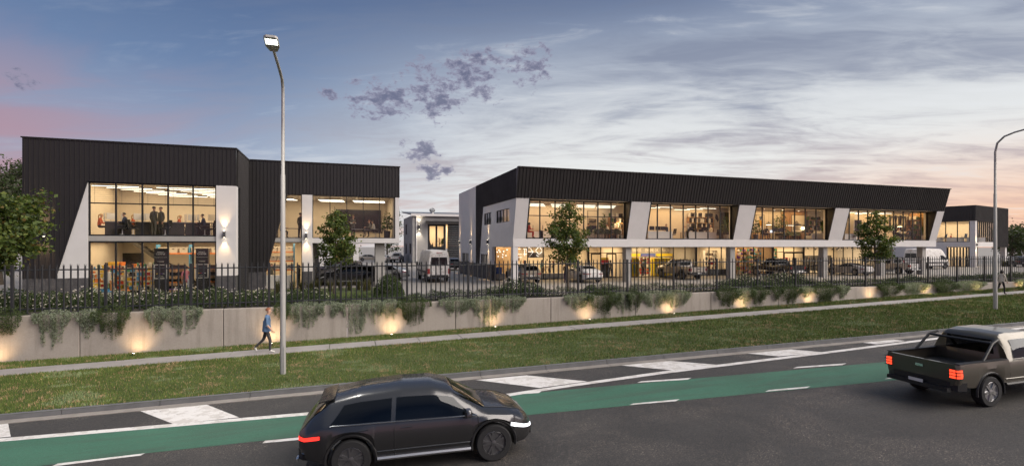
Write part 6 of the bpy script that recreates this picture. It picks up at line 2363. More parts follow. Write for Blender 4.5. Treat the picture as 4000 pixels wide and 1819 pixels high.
GOODS = ['goods_red', 'goods_yellow', 'goods_blue', 'goods_white', 'goods_green', 'goods_dark', 'goods_orange', 'goods_white', 'goods_yellow']

def put(parts, name, label, cat, loc, rz=0.0, group=None, scale=None):
    """a thing from cached part meshes [(part name, mesh, [sub parts])]"""
    t = thing(name, label, cat, loc, rz, group)
    if scale:
        t.scale = scale if isinstance(scale, tuple) else (scale,) * 3
    for p in parts:
        o = link(p[0], p[1], t)
        for q in (p[2] if len(p) > 2 else []):
            link(q[0], q[1], o)
    return t
def mbx(mats, *boxes):
    b = MB()
    for bx_ in boxes:
        b.box(*bx_)
    return lambda nm: b.mesh(nm, mats)
def boxm(nm, m_, *a):
    b = MB()
    b.box(*a)
    return (nm, b.mesh(nm, m_))

def desk_parts(w, front, top='timber_light', leg='black_metal', dep=0.75):
    p = [boxm('desk_top', top, -w / 2, w / 2, -dep / 2, dep / 2, 0.70, 0.74)]
    if front:
        p.append(boxm('front_panel', front, -w / 2 + 0.02, w / 2 - 0.02, -dep / 2 + 0.01, -dep / 2 + 0.04, 0.02, 0.70))
    for sx_ in (-1, 1):
        for sy_ in (-1, 1):
            x, y = sx_ * (w / 2 - 0.06), sy_ * (dep / 2 - 0.08)
            p.append(boxm('leg', leg, x - 0.025, x + 0.025, y - 0.025, y + 0.025, 0.0, 0.70))
    return p
b = MB()
b.box(-0.30, 0.30, -0.015, 0.015, 0.12, 0.48)
mon_s = b.mesh('screen', 'screen_dark')
b = MB()
b.tube([(0, 0.02, 0.0), (0, 0.05, 0.28)], 0.02, 6)
b.box(-0.12, 0.12, -0.06, 0.12, 0.0, 0.012)
mon_st = b.mesh('stand', 'steel')
MONITOR = [('screen', mon_s), ('stand', mon_st)]
b = MB()
b.box(-0.30, 0.30, -0.015, 0.015, 0.12, 0.52)
MON_PALE = [('screen', b.mesh('screen', 'white_laminate')), ('stand', mon_st)]
def chair_parts(m_):
    b = MB(); b.rbox(-0.24, 0.24, -0.24, 0.24, 0.44, 0.52, 0.04); s = b.mesh('seat', m_)
    b = MB(); b.prism([(-0.22, -0.25, 0.56), (0.22, -0.25, 0.56), (0.20, -0.33, 1.02), (-0.20, -0.33, 1.02)], (0, 0.05, 0)); k = b.mesh('backrest', m_)
    b = MB(); b.tube([(0, 0, 0.10), (0, 0, 0.44)], 0.028, 7); st_ = b.mesh('column', 'steel')
    out = [('seat', s), ('backrest', k), ('column', st_)]
    for q in range(5):
        an = 2 * math.pi * q / 5
        b = MB(); b.tube([(0, 0, 0.11), (math.cos(an) * 0.30, math.sin(an) * 0.30, 0.06)], [0.022, 0.015], 5)
        b.lathe([(0.03, -0.02), (0.03, 0.02)], 7, (math.cos(an) * 0.31, math.sin(an) * 0.31, 0.03), axis='y')
        out.append(('caster_leg', b.mesh('caster_leg', 'steel')))
    for s_ in (-1, 1):
        b = MB(); b.tube([(s_ * 0.26, -0.12, 0.48), (s_ * 0.27, -0.10, 0.68), (s_ * 0.27, 0.14, 0.69)], 0.018, 5)
        out.append(('armrest', b.mesh('armrest', 'dark_plastic')))
    b = MB(); b.tube([(0, -0.20, 0.46), (0, -0.30, 0.62)], 0.02, 5); out.append(('back_bracket', b.mesh('back_bracket', 'steel')))
    return out
OFFICE_CHAIR = chair_parts('chair_black')
BLUE_CHAIR = chair_parts('chair_blue')
def tub_parts(m_):
    b = MB()
    n = 14
    vs_, fs = [], []
    for k in range(n + 1):
        an = R(-20) + R(220) * k / n
        h = 0.62 + 0.20 * math.sin(math.pi * k / n)
        c_, s_ = math.cos(an), math.sin(an)
        for rr, z in ((0.26, 0.42), (0.31, h), (0.27, h), (0.22, 0.46)):
            vs_.append((c_ * rr, -s_ * rr, z))
    for k in range(n):
        for q in range(4):
            fs.append((k * 4 + q, k * 4 + (q + 1) % 4, (k + 1) * 4 + (q + 1) % 4, (k + 1) * 4 + q))
    b.add(vs_, fs)
    out = [('shell', b.mesh('shell', m_, smooth=True))]
    b = MB(); b.lathe([(0.24, 0.40), (0.26, 0.44), (0.24, 0.48), (0.05, 0.49)], 14); out.append(('seat', b.mesh('seat', m_, smooth=True)))
    for q in range(4):
        an = R(45 + 90 * q)
        b = MB(); b.tube([(math.cos(an) * 0.16, math.sin(an) * 0.16, 0.42), (math.cos(an) * 0.25, math.sin(an) * 0.25, 0.0)], [0.016, 0.012], 5)
        out.append(('leg', b.mesh('leg', 'black_metal')))
    return out
TUB_GREEN, TUB_OLIVE, TUB_BLACK = tub_parts('chair_green'), tub_parts('chair_olive'), tub_parts('chair_black')
def strip_parts(L):
    return [boxm('housing', 'dark_plastic', -L / 2, L / 2, -0.03, 0.03, 0.0, 0.07), boxm('diffuser', 'strip_glow', -L / 2 + 0.01, L / 2 - 0.01, -0.026, 0.026, -0.022, 0.0)] + \
           [('hanger', MB().tube([(s_ * L * 0.4, 0, 0.07), (s_ * L * 0.4, 0, 0.4)], 0.005, 4).mesh('hanger', 'steel')) for s_ in (-1, 1)]
STRIP = {L: strip_parts(L) for L in (1.8, 2.4, 3.0)}
def potted(pot, h, w, seed, leaf='leaf_indoor', ls=0.14, n=420, pot_h=0.45, pot_r=0.2):
    r = np.random.default_rng(seed)
    b = MB(); b.lathe([(pot_r * 0.8, 0), (pot_r, pot_h), (pot_r * 0.92, pot_h), (pot_r * 0.88, pot_h - 0.04)], 14)
    out = [('pot', b.mesh('pot', pot, smooth=True))]
    P, dr = lumpy(n, w, w, h - pot_h, seed=seed, fill=0.25)
    P[:, 2] += pot_h + (h - pot_h) * 0.12
    out.append(('foliage', leaf_mesh('foliage', P, ls, [leaf, 'leaf_maple_light', 'leaf_maple_dark'], pick(n, 0.5, 0.25, 0.25), dr, 0.4)))
    b = MB()
    for k in range(4):
        b.tube([(0, 0, pot_h - 0.05), (r.normal(0, w * 0.25), r.normal(0, w * 0.25), h * 0.75)], [0.018, 0.008], 5)
    out.append(('stems', b.mesh('stems', 'bark')))
    return out
PLANT_BIG = potted('pot_pale', 1.95, 0.42, 501)
PLANT_MID = potted('pot_dark', 1.5, 0.36, 502, ls=0.26, n=120)
PLANT_SMALL = potted('pot_pale', 1.15, 0.30, 503, pot_h=0.42)
PLANT_TABLE = potted('pot_pale', 0.34, 0.14, 504, ls=0.07, n=140, pot_h=0.14, pot_r=0.07)
def shelf_parts(w, h, dep, rows, cols, m_='timber_light', frame='timber'):
    out = []
    for s_ in range(cols + 1):
        x = -w / 2 + w * s_ / cols
        out.append(boxm('upright', frame, x - 0.018, x + 0.018, -dep / 2, dep / 2, 0, h))
    for r_ in range(rows + 1):
        z = 0.05 + (h - 0.08) * r_ / rows
        for c_ in range(cols):
            x0, x1 = -w / 2 + w * c_ / cols + 0.019, -w / 2 + w * (c_ + 1) / cols - 0.019
            out.append(boxm('shelf_board', m_, x0, x1, -dep / 2 + 0.004, dep / 2 - 0.004, z - 0.015, z + 0.015))
    return out
def goods_mesh(w, h, dep, rows, cols, seed, fill=0.8, mats=GOODS, hh=(0.4, 0.85), ww=(0.05, 0.16), top=True, bottle=False):
    r = random.Random(seed)
    b = MB()
    for r_ in range(rows + (1 if top else 0)):
        z = 0.05 + (h - 0.08) * r_ / rows + 0.016
        gap = (h - 0.08) / rows
        x = -w / 2 + 0.04
        while x < w / 2 - 0.05:
            wd = r.uniform(*ww)
            k = r.randrange(len(mats))
            rep = r.choice((1, 2, 3))
            hgt = gap * r.uniform(*hh)
            for _ in range(rep):
                if x + wd > w / 2 - 0.03 or r.random() > fill:
                    break
                if bottle:
                    b.lathe([(wd * 0.45, z), (wd * 0.45, z + hgt * 0.6), (wd * 0.16, z + hgt * 0.75), (wd * 0.16, z + hgt)], 7, (x + wd / 2, 0, 0), mi=k)
                else:
                    b.box(x, x + wd * 0.94, -dep / 2 + 0.02, dep / 2 - 0.06, z, z + hgt, k)
                x += wd
            x += r.uniform(0.0, 0.05) if r.random() < fill else 0.12
    return b.mesh('goods', mats)
def shelf(label, X, Y, z, rz, w, h, dep, rows, cols, seed, goods_label, mats=GOODS, m_='timber_light', frame='timber', **kw):
    put(shelf_parts(w, h, dep, rows, cols, m_, frame), 'shelving', label, 'shelf', (X, Y, z), rz)
    o = link('shelf_goods', goods_mesh(w, h, dep, rows, cols, seed, mats=mats, **kw))
    o.location = (X, Y, z)
    o.rotation_euler = (0, 0, rz)
    tag(o, goods_label, 'goods', kind='stuff')
def picture(label, X, Y, z, w, h, art, fr='goods_dark', rz=0.0):
    t = thing('framed_picture', label, 'picture', (X, Y, z), rz)
    b = MB()
    for a in ((-w / 2, w / 2, -0.03, 0.0, 0, 0.03), (-w / 2, w / 2, -0.03, 0.0, h - 0.03, h), (-w / 2, -w / 2 + 0.03, -0.03, 0.0, 0.03, h - 0.03), (w / 2 - 0.03, w / 2, -0.03, 0.0, 0.03, h - 0.03)):
        b.box(*a)
    b.build('frame', fr, t)
    b = MB(); b.box(-w / 2 + 0.03, w / 2 - 0.03, -0.012, 0.0, 0.03, h - 0.03)
    pn = b.build('mount', 'art_paper', t)
    for k, (m_, poly) in enumerate(art):
        b = MB()
        b.prism([(w * (u - 0.5), -0.013 - 0.002 * k, h * v) for u, v in poly], (0, -0.0015, 0))
        b.build('print', m_, pn)
    return t
def pendant(label, X, Y, z, zc, r_=0.22, m_='dark_plastic'):
    t = thing('pendant_lamp', label, 'pendant lamp', (X, Y, z))
    b = MB(); b.lathe([(r_, 0.0), (r_ * 0.92, 0.09), (r_ * 0.45, 0.20), (0.05, 0.25), (0.04, 0.32), (0.001, 0.33)], 18)
    b.build('lamp_shade', m_, t, smooth=True)
    b = MB(); b.lathe([(0.001, -0.004), (r_ * 0.85, -0.004), (r_ * 0.85, 0.004)], 16)
    b.build('bulb', 'warm_glow', t)
    b = MB(); b.tube([(0, 0, 0.32), (0, 0, zc - z)], 0.008, 5)
    b.build('cord', 'dark_plastic', t)
    return t
def seated(label, X, Y, z, rz, top, legs, hair, style='short', h=1.72):
    return person(label, (X, Y, z), rz, 'sit', top, legs, 'shoe_dark', hair, style, h)

U = F1            # upper floor level
# ---------------------------------------------------------------- black building, upper office
oy = LF
k = 0
for g, (x0, n) in enumerate(((wx0 - 0.3, 7), (wx0 + 3.0, 8), (wx1 - 1.4, 5))):
    for i in range(n):
        x = x0 + 1.3 + 0.42 * i
        if x < LX1 - 0.6:
            put(STRIP[2.4 if g < 2 else 1.8], 'strip_light', f'thin lit ceiling strip in the upper office of the black building, {nth(k)} of the row', 'strip light', (min(x, LX1 - 1.6), oy + 1.0 + 0.88 * i, 6.72 - 0.01 * i), 0, 'ceiling strips in the black building')
            k += 1
b0 = [wx0] + cut + [wx1]
for i in range(5):
    t = thing('venetian_blind', f'half-drawn slatted blind in the upper office window of the black building, {nth(i)} pane', 'blind', ((b0[i] + b0[i + 1]) / 2, oy + 0.34, 5.55), group='half-drawn blinds')
    w = (b0[i + 1] - b0[i]) / 2 - 0.1
    for q in range(11):
        b = MB(); b.prism([(-w, -0.012, 0.1 + q * 0.115), (w, -0.012, 0.1 + q * 0.115), (w, 0.012, 0.106 + q * 0.115), (-w, 0.012, 0.106 + q * 0.115)], (0, 0, 0.004))
        b.build('slat', 'grey_laminate', t)
    for s_ in (-1, 1):
        b = MB(); b.tube([(s_ * w * 0.8, 0, 0.0), (s_ * w * 0.8, 0, 1.36)], 0.006, 4)
        b.build('cord', 'dark_plastic', t)
DY = oy + 1.9
dk = desk_parts(1.75, 'wall_dark', 'grey_laminate')
for i in range(5):
    x = wx0 + 0.95 + 1.42 * i
    put(dk, 'desk', f'dark fronted office desk in the black building window, {nth(i)} along', 'desk', (x, DY + (0.5 if i in (1, 4) else 0), U), 0, 'dark desks', (0.8, 1, 1.25))
for i, px in enumerate((404, 432, 472, 537, 562, 583, 723, 748, 772, 826)):
    x = SX(px, DY)
    t = put(MON_PALE, 'monitor', f'white-backed monitor on an office desk in the black building, {nth(i)} from the near end', 'monitor', (x, DY + 0.1, U + 0.925), R(60 if i % 2 else -65), 'monitors in the upper office')
for i, (px, tp, hr, st_, rz) in enumerate(((388, 'cloth_orange', 'hair_blond', 'tail', 0.1), (492, 'cloth_navy', 'hair_dark', 'short', math.pi), (517, 'cloth_orange', 'hair_blond', 'tail', 0.2), (697, 'cloth_orange', 'hair_blond', 'tail', 0.1), (798, 'cloth_navy', 'hair_dark', 'short', math.pi))):
    y = DY + (-0.65 if tp == 'cloth_navy' else 0.75)
    seated(['fair-haired woman at the first monitor in the upper office', 'dark-haired man in navy at an office desk facing a monitor', 'fair-haired woman low behind the middle monitor', 'fair-haired woman bent over the desk past the two standing men', 'man in navy at the last desk of the upper office'][i],
           SX(px, y), y, U + (0.12 if tp == 'cloth_navy' else 0.10), rz, tp, 'cloth_jean', hr, st_)
for i, px in enumerate((478, 520, 645, 800, 822)):
    put(OFFICE_CHAIR, 'office_chair', f'wheeled office chair behind the upper window of the black building, {nth(i)} along', 'chair', (SX(px, oy + 1.05), oy + 1.05, U), R(-80 if i % 2 else 80), 'office chairs')
person('man in a dark suit seen from behind in the upper office', (SX(601, oy + 1.25), oy + 1.25, U), R(60), 'stand', 'cloth_suit', 'cloth_suit', 'shoe_dark', 'hair_dark', 'short', 1.86)
person('man in a dark suit with a red tie facing the window of the upper office', (SX(629, oy + 1.5), oy + 1.5, U), R(-125), 'stand', 'cloth_suit', 'cloth_suit', 'shoe_dark', 'hair_dark', 'short', 1.84)

# ---------------------------------------------------------------- black building, shop
sy = oy + 1.5
for i, (px, Y, rz, w) in enumerate(((385, oy + 1.6, 0.5, 1.6), (455, oy + 3.6, -0.4, 1.4), (535, oy + 2.8, 0, 1.1), (590, oy + 2.2, 0.2, 1.5))):
    shelf(f'open shop shelving packed with tins, {nth(i)} rack from the near end', SX(px, Y), Y, 0.012, rz, w, 1.75 + 0.1 * (i % 2), 0.4, 6, 2, 600 + i, f'coloured tins and packets on the {nth(i)} shop rack', frame='bin_grey', m_='bin_grey')
for i, (px, Y) in enumerate(((632, oy + 0.75), (792, oy + 0.8))):
    t = thing('coffee_stand', ['tall black coffee display stand in the shop window, first of two', 'tall black coffee display stand beside the corner pier'][i], 'display stand', (SX(px, Y), Y, 0.012), group='coffee stands')
    boxes = [('base', 'goods_dark', (-0.34, 0.34, -0.2, 0.2, 0, 1.10)), ('poster_frame', 'bin_grey', (-0.35, 0.35, -0.215, 0.2, 1.101, 1.98)), ('header', 'goods_dark', (-0.34, 0.34, -0.2, 0.2, 1.981, 2.95))]
    for nm, m_, a in boxes:
        b = MB(); b.box(*a); pt = b.build(nm, m_, t)
        if nm == 'poster_frame':
            b = MB(); b.box(-0.30, 0.30, -0.222, -0.216, 1.15, 1.93); b.build('poster', 'goods_dark', pt)
            for q, m2 in enumerate(('goods_yellow', 'goods_red', 'goods_violet', 'goods_white')):
                b = MB(); b.box(-0.24 + 0.12 * q, -0.13 + 0.12 * q, -0.226, -0.223, 1.40, 1.43 ); b.build('stripe', m2, pt)
            text_part('lettering', 'COFFEE', 0.09, (0, -0.227, 1.22), (R(90), 0, 0), 'bin_grey', pt, 0.001)
        if nm == 'header':
            text_part('lettering', 'PREMIUM', 0.085, (0, -0.203, 2.70), (R(90), 0, 0), 'letter_white', pt, 0.002)
            text_part('lettering', 'COFFEE', 0.15, (0, -0.203, 2.56), (R(90), 0, 0), 'letter_white', pt, 0.002, sx=0.95)
            b = MB(); b.box(-0.33, 0.33, -0.203, -0.2, 2.40, 2.415); b.build('divider', 'bin_grey', pt)
            b = MB(); b.lathe([(0.001, 0), (0.16, 0.01), (0.19, 0.05), (0.17, 0.05), (0.001, 0.03)], 14, (0, -0.21, 2.12)); b.build('cup', 'letter_white', pt)
for i, (px, Y, n) in enumerate(((672, oy + 1.1, 4), (702, oy + 1.5, 4), (828, oy + 1.1, 4))):
    t = thing('carton_rack', f'black rack of tilted open cartons in the shop, {nth(i)} from the near coffee stand', 'rack', (SX(px, Y), Y, 0.012), group='carton racks')
    b = MB(); b.box(-0.3, 0.3, 0.12, 0.2, 0, 1.9); b.build('back_board', 'goods_dark', t)
    for q in range(n):
        b = MB(); b.prism([(-0.28, -0.22, 0.25 + q * 0.42), (0.28, -0.22, 0.20 + q * 0.42), (0.28, -0.22, 0.36 + q * 0.42), (-0.28, -0.22, 0.42 + q * 0.42)], (0, 0.34, 0.04)); b.build('carton', 'carton', t)
        b = MB(); b.box(-0.25, 0.25, -0.16, 0.06, 0.40 + q * 0.42, 0.445 + q * 0.42); b.build('contents', ['goods_violet', 'goods_orange', 'goods_dark', 'goods_red'][q], t)
t = thing('storage_rack', 'blue-posted rack of grey lidded bins at the back of the coffee shop', 'rack', (SX(745, oy + 4.2), oy + 4.2, 0.012))
for x_ in (-1.9, 0.0, 1.9):
    b = MB(); b.box(x_ - 0.04, x_ + 0.04, -0.3, 0.3, 0, 3.2); b.build('post', 'goods_blue', t)
for z_ in (1.6, 2.55):
    b = MB(); b.box(-1.86, 1.86, -0.32, 0.32, z_, z_ + 0.08); b.build('beam', 'goods_orange', t)
def bin_parts():
    b = MB(); b.prism([(-0.22, -0.26, 0.0), (0.22, -0.26, 0.0), (0.25, -0.28, 0.34), (-0.25, -0.28, 0.34)], (0, 0.54, 0)); a = b.mesh('tub', 'bin_grey')
    b = MB(); b.rbox(-0.27, 0.27, -0.30, 0.28, 0.341, 0.38, 0.015); c = b.mesh('lid', 'bin_grey')
    b = MB(); b.box(-0.06, 0.06, -0.30, -0.275, 0.25, 0.29); d_ = b.mesh('handle', 'goods_dark')
    return [('tub', a), ('lid', c), ('handle', d_)]
BIN = bin_parts()
for i in range(6):
    put(BIN, 'storage_bin', f'grey lidded bin on the upper rack of the coffee shop, {nth(i)} along', 'storage bin', (SX(745, oy + 4.2) - 1.55 + 0.6 * i + (0.1 if i > 2 else 0), oy + 4.2, 0.012 + 2.63), 0, 'bins on the coffee shop rack')
t = thing('staircase', 'dark steel stair rising across the back of the coffee shop', 'stairs', (SX(640, oy + 5), oy + 5.2, 0.012))
for s_ in (-0.45, 0.45):
    b = MB(); b.prism([(2.2, s_, 0), (2.5, s_, 0), (-1.5, s_, 3.3), (-1.8, s_, 3.3)], (0, 0.05, 0)); b.build('stringer', 'wall_dark', t)
for q in range(12):
    b = MB(); b.box(2.05 - 0.31 * q, 2.35 - 0.31 * q, -0.44, 0.44, 0.2 + 0.26 * q, 0.235 + 0.26 * q); b.build('tread', 'wall_dark', t)
b = MB(); b.box(-1.4, 1.4, -0.06, 0.0, 0.0, 1.5)
tag(b.build('wall_screen', 'screen_dark'), 'large dark panel on the back wall of the coffee shop', 'panel').location = (SX(470, oy + 8), oy + 8.1, 1.1)
for i, (px, Y, m_) in enumerate(((470, oy + 1.1, 'goods_white'), (478, oy + 1.3, 'goods_orange'), (430, oy + 0.9, 'goods_blue'))):
    t = thing('storage_tub', f'clear plastic tub with coloured lid on the shop floor, {nth(i)} of three', 'tub', (SX(px, Y), Y, 0.012), group='tubs on the shop floor')
    b = MB(); b.prism([(-0.28, -0.2, 0), (0.28, -0.2, 0), (0.32, -0.22, 0.36), (-0.32, -0.22, 0.36)], (0, 0.42, 0)); b.build('tub', 'goods_white', t)
    b = MB(); b.rbox(-0.34, 0.34, -0.24, 0.24, 0.361, 0.40, 0.02); b.build('lid', m_, t)
person('shopper in a cream top and tan trousers at the tins', (SX(424, oy + 1.15), oy + 1.15, 0.012), R(100), 'stand', 'cloth_cream', 'cloth_tan', 'shoe_dark', 'hair_dark', 'short', 1.82)
person('shopper in a pink shirt and grey trousers between the coffee stands', (SX(727, oy + 0.75), oy + 0.75, 0.012), R(95), 'stand', 'cloth_pink', 'cloth_grey', 'shoe_white', 'hair_dark', 'short', 1.86, sleeves='skin')

# ---------------------------------------------------------------- black building, rear block
for i in range(8):
    g = i // 4
    put(STRIP[2.4 if g else 1.8], 'strip_light', f'lit ceiling strip in the meeting room over the undercroft, {nth(i)} bar', 'strip light', ((-0.9 if g == 0 else 1.9) + 0.05 * (i % 4), LR_ + 1.2 + 0.45 * (i % 4), 6.62), 0, 'ceiling strips in the meeting room')
for i in range(3):
    put(STRIP[1.8], 'strip_light', f'lit ceiling strip behind the narrow upper window, {nth(i)} bar', 'strip light', (-4.4 + 0.1 * i, LR_ + 1.2 + 0.5 * i, 6.62), 0, 'ceiling strips by the narrow window')
person('man in a dark suit with his back to the narrow upper window', (SX(1173, LR_ + 1.0), LR_ + 1.0, U), R(50), 'stand', 'cloth_suit', 'cloth_jean', 'shoe_dark', 'hair_dark', 'short', 1.88)
put(desk_parts(1.6, None, 'grey_laminate'), 'desk', 'dark table behind the narrow upper window', 'desk', (SX(1125, LR_ + 1.6), LR_ + 1.6, U), 0)
seated('person at the dark table half hidden by the lamp post', SX(1098, LR_ + 1.5), LR_ + 1.5, U, 0.0, 'cloth_navy', 'cloth_jean', 'hair_dark')
person('man in a waistcoat standing at the meeting table', (SX(1379, LR_ + 1.6), LR_ + 1.6, U), R(-70), 'phone', 'cloth_suit', 'cloth_jean', 'shoe_dark', 'hair_red', 'short', 1.82, sleeves='cloth_white')
put(desk_parts(2.6, None, 'grey_laminate', dep=1.1), 'meeting_table', 'long dark meeting table over the undercroft', 'table', (SX(1440, LR_ + 1.9), LR_ + 1.9, U), 0)
for i, (px, tp, hr) in enumerate(((1447, 'cloth_suit', 'hair_red'), (1462, 'cloth_cream', 'hair_dark'))):
    seated(['man in a dark jacket seated at the meeting table', 'person in a cream jacket seated at the meeting table'][i], SX(px, LR_ + 1.2), LR_ + 1.2 + 0.4 * i, U + 0.1, math.pi, tp, 'cloth_jean', hr)
for i, px in enumerate((1462, 1478)):
    put(OFFICE_CHAIR, 'office_chair', f'wheeled chair at the meeting table, {nth(i)} of two', 'chair', (SX(px, LR_ + 1.2) + 0.12, LR_ + 1.2 + 0.4 * i, U), R(90), 'meeting room chairs')
put(PLANT_MID, 'potted_plant', 'broad-leaved plant in a big pot in the corner of the meeting room', 'plant', (SX(1512, LR_ + 1.2), LR_ + 1.2, U), 0, None, 1.35)
b = MB(); b.box(-1.9, 1.9, -0.06, 0.0, 0.0, 1.9)
tag(b.build('wall_screen', 'screen_dark'), 'dark wall screen at the back of the meeting room', 'screen').location = (1.3, LR_ + 6.85, U + 0.7)
t = thing('storage_rack', 'red and blue pallet rack full of bins behind the narrow shop window', 'rack', (SX(1085, LR_ + 2.2), LR_ + 2.2, 0.012))
for x_ in (-1.15, 1.15):
    b = MB(); b.box(x_ - 0.035, x_ + 0.035, -0.32, 0.32, 0, 3.3); b.build('post', 'goods_blue', t)
for z_ in (1.25, 1.92, 2.6):
    b = MB(); b.box(-1.11, 1.11, -0.34, 0.34, z_, z_ + 0.07); b.build('beam', 'goods_orange', t)
k = 0
for r_ in range(3):
    for c_ in range(4):
        put(BIN, 'storage_bin', f'grey bin on the red and blue rack, {ORD[r_]} shelf up, {ORD[c_]} along', 'storage bin', (SX(1085, LR_ + 2.2) - 0.82 + 0.545 * c_, LR_ + 2.2, 0.012 + (1.32, 1.99, 2.67)[r_]), 0, 'bins on the red and blue rack')
b = MB(); b.box(-0.9, 0.9, -0.3, 0.3, 0, 0.95)
tag(b.build('shop_counter', 'white_laminate'), 'white counter behind the narrow shop window', 'counter').location = (SX(1085, LR_ + 1.2), LR_ + 1.3, 0.012)
person('person in a dark suit behind the white counter by the lamp post', (SX(1062, LR_ + 1.9), LR_ + 1.75, 0.012), R(-80), 'stand', 'cloth_suit', 'cloth_jean', 'shoe_dark', 'hair_dark', 'short', 1.78)
person('person in a checked dark top at the edge of the white pier', (SX(1168, LR_ + 1.0), LR_ + 1.0, 0.012), R(170), 'phone', 'cloth_jean', 'cloth_black', 'shoe_dark', 'hair_dark', 'bob', 1.72)

# ---------------------------------------------------------------- long building, upper bays
Y1 = RF + 2.2
BK = RF + 3.58            # back wall face
def at(px, Y):
    return SX(px, Y)
k = 0
for px0, n in ((2085, 3), (2190, 3), (2290, 3), (2370, 3)):
    for i in range(n):
        put(STRIP[1.8], 'strip_light', f'lit ceiling strip in the first leaning bay, {nth(k)} bar', 'strip light', (at(px0, RF + 1.0) + 0.5 * i, RF + 1.0 + 1.05 * i, 6.60), 0, 'ceiling strips in the first bay')
        k += 1
seated('person in red at the near end of the first leaning bay', at(2064, Y1), Y1, U + 0.1, 0.0, 'cloth_red', 'cloth_red', 'hair_dark', 'bob')
for i in range(3):
    put(desk_parts(1.5, 'white_laminate'), 'desk', f'pale desk in the first leaning bay, {nth(i)} along', 'desk', (at((2085, 2130, 2175)[i], Y1 + 0.9), Y1 + 0.9, U), 0, 'pale desks in the first bay')
    put(MONITOR, 'monitor', f'monitor on a pale desk in the first leaning bay, {nth(i)} along', 'monitor', (at((2082, 2120, 2165)[i], Y1 + 0.9), Y1 + 0.9, U + 0.742), R(70), 'monitors in the first bay')
HILL = [('art_mid', [(0.1, 0.1), (0.9, 0.1), (0.9, 0.9), (0.1, 0.9)]), ('art_paper', [(0.1, 0.55), (0.9, 0.5), (0.9, 0.9), (0.1, 0.9)]), ('art_ink', [(0.1, 0.3), (0.35, 0.42), (0.6, 0.36), (0.9, 0.5), (0.9, 0.3), (0.5, 0.24)])]
picture('tall black-framed landscape print in the first leaning bay', at(2314, BK), BK, U + 1.15, 1.0, 1.5, HILL)
put(desk_parts(1.8, 'white_laminate'), 'desk', 'desk of the man at the dark monitor in the first leaning bay', 'desk', (at(2318, Y1), Y1, U), 0)
put(MONITOR, 'monitor', 'wide dark monitor before the landscape print', 'monitor', (at(2316, Y1), Y1, U + 0.742), 0, None, (1.2, 1, 1))
seated('dark-haired man at the dark monitor under the landscape print', at(2296, Y1 + 0.1), Y1 + 0.1, U + 0.1, 0.3, 'cloth_black', 'cloth_jean', 'hair_dark')
put(OFFICE_CHAIR, 'office_chair', 'wheeled chair before the landscape print', 'chair', (at(2298, Y1 - 0.7), Y1 - 0.7, U), R(20))
put(potted('pot_dark', 2.0, 0.45, 511, ls=0.36, n=110, pot_h=0.4), 'potted_plant', 'tall broad-leaved plant in the first leaning bay', 'plant', (at(2358, Y1 + 1.0), Y1 + 1.0, U), 0)
put(desk_parts(3.0, None, 'timber_light', dep=0.9), 'long_table', 'long timber table with green tub chairs in the first bay', 'table', (at(2392, Y1 + 0.1), Y1 + 0.1, U), 0)
seated('man in a white shirt at a laptop in the first leaning bay', at(2374, Y1 + 0.65), Y1 + 0.65, U + 0.1, R(190), 'cloth_white', 'cloth_jean', 'hair_dark')
t = thing('laptop', 'open laptop on the long timber table', 'laptop', (at(2360, Y1 + 0.2), Y1 + 0.2, U + 0.742), R(100))
b = MB(); b.box(-0.16, 0.16, -0.11, 0.11, 0, 0.015); b.build('keyboard_deck', 'steel', t)
b = MB(); b.prism([(-0.16, 0.11, 0.012), (0.16, 0.11, 0.012), (0.16, 0.17, 0.23), (-0.16, 0.17, 0.23)], (0, 0.012, 0)); b.build('screen', 'screen_dark', t)
for i, px in enumerate((2334, 2352, 2376, 2412)):
    put(TUB_GREEN, 'tub_chair', f'dark green tub chair at the long timber table, {nth(i)} along', 'chair', (at(px, RF + 1.3), RF + 1.3, U), R(180 + random.uniform(-15, 15)), 'green tub chairs in the first bay', 1.12)
shelf('lit timber bookcase at the far end of the first leaning bay', at(2418, BK - 0.3), BK - 0.3, U, 0, 2.1, 2.1, 0.35, 4, 3, 610, 'vases and books on the bookcase of the first bay', mats=['goods_white', 'goods_dark', 'leaf_indoor', 'goods_white'], fill=0.5)
light('shelf_glow', 'POINT', (at(2418, BK - 0.6), BK - 0.6, U + 1.5), 14, (1.0, 0.7, 0.35), radius=0.05)
# second bay
k = 0
for px0, n in ((2590, 3), (2760, 3)):
    for i in range(n):
        put(STRIP[1.8], 'strip_light', f'lit ceiling strip in the second leaning bay, {nth(k)} bar', 'strip light', (at(px0, RF + 1.2) - 0.6 * i, RF + 1.0 + 1.1 * i, 6.62), 0, 'ceiling strips in the second bay')
        k += 1
put(desk_parts(2.6, 'white_laminate', 'white_laminate'), 'desk', 'white desk of the man in navy in the second leaning bay', 'desk', (at(2570, RF + 1.6), RF + 1.6, U), 0)
seated('man in navy leaning on a white desk in the second leaning bay', at(2606, RF + 1.9), RF + 1.9, U + 0.12, math.pi, 'cloth_navy', 'cloth_jean', 'hair_dark')
put(OFFICE_CHAIR, 'office_chair', 'black wheeled chair behind the man in navy', 'chair', (at(2627, RF + 1.8), RF + 1.8, U), R(90))
for i, px in enumerate((2537, 2560, 2580)):
    put(MONITOR, 'monitor', f'dark monitor on the near white desk of the second bay, {nth(i)} along', 'monitor', (at(px, RF + 2.2), RF + 1.8, U + 0.742), R(10), 'monitors on the near white desk')
person('woman in a cream jacket standing with a phone in the second leaning bay', (at(2686, RF + 1.5), RF + 1.5, U), R(175), 'phone', 'cloth_cream', 'cloth_black', 'shoe_dark', 'hair_blond', 'tail', 1.80)
put(desk_parts(3.6, 'white_laminate', 'white_laminate'), 'desk', 'long white desk in the middle of the second leaning bay', 'desk', (at(2728, RF + 2.0), RF + 2.0, U), 0)
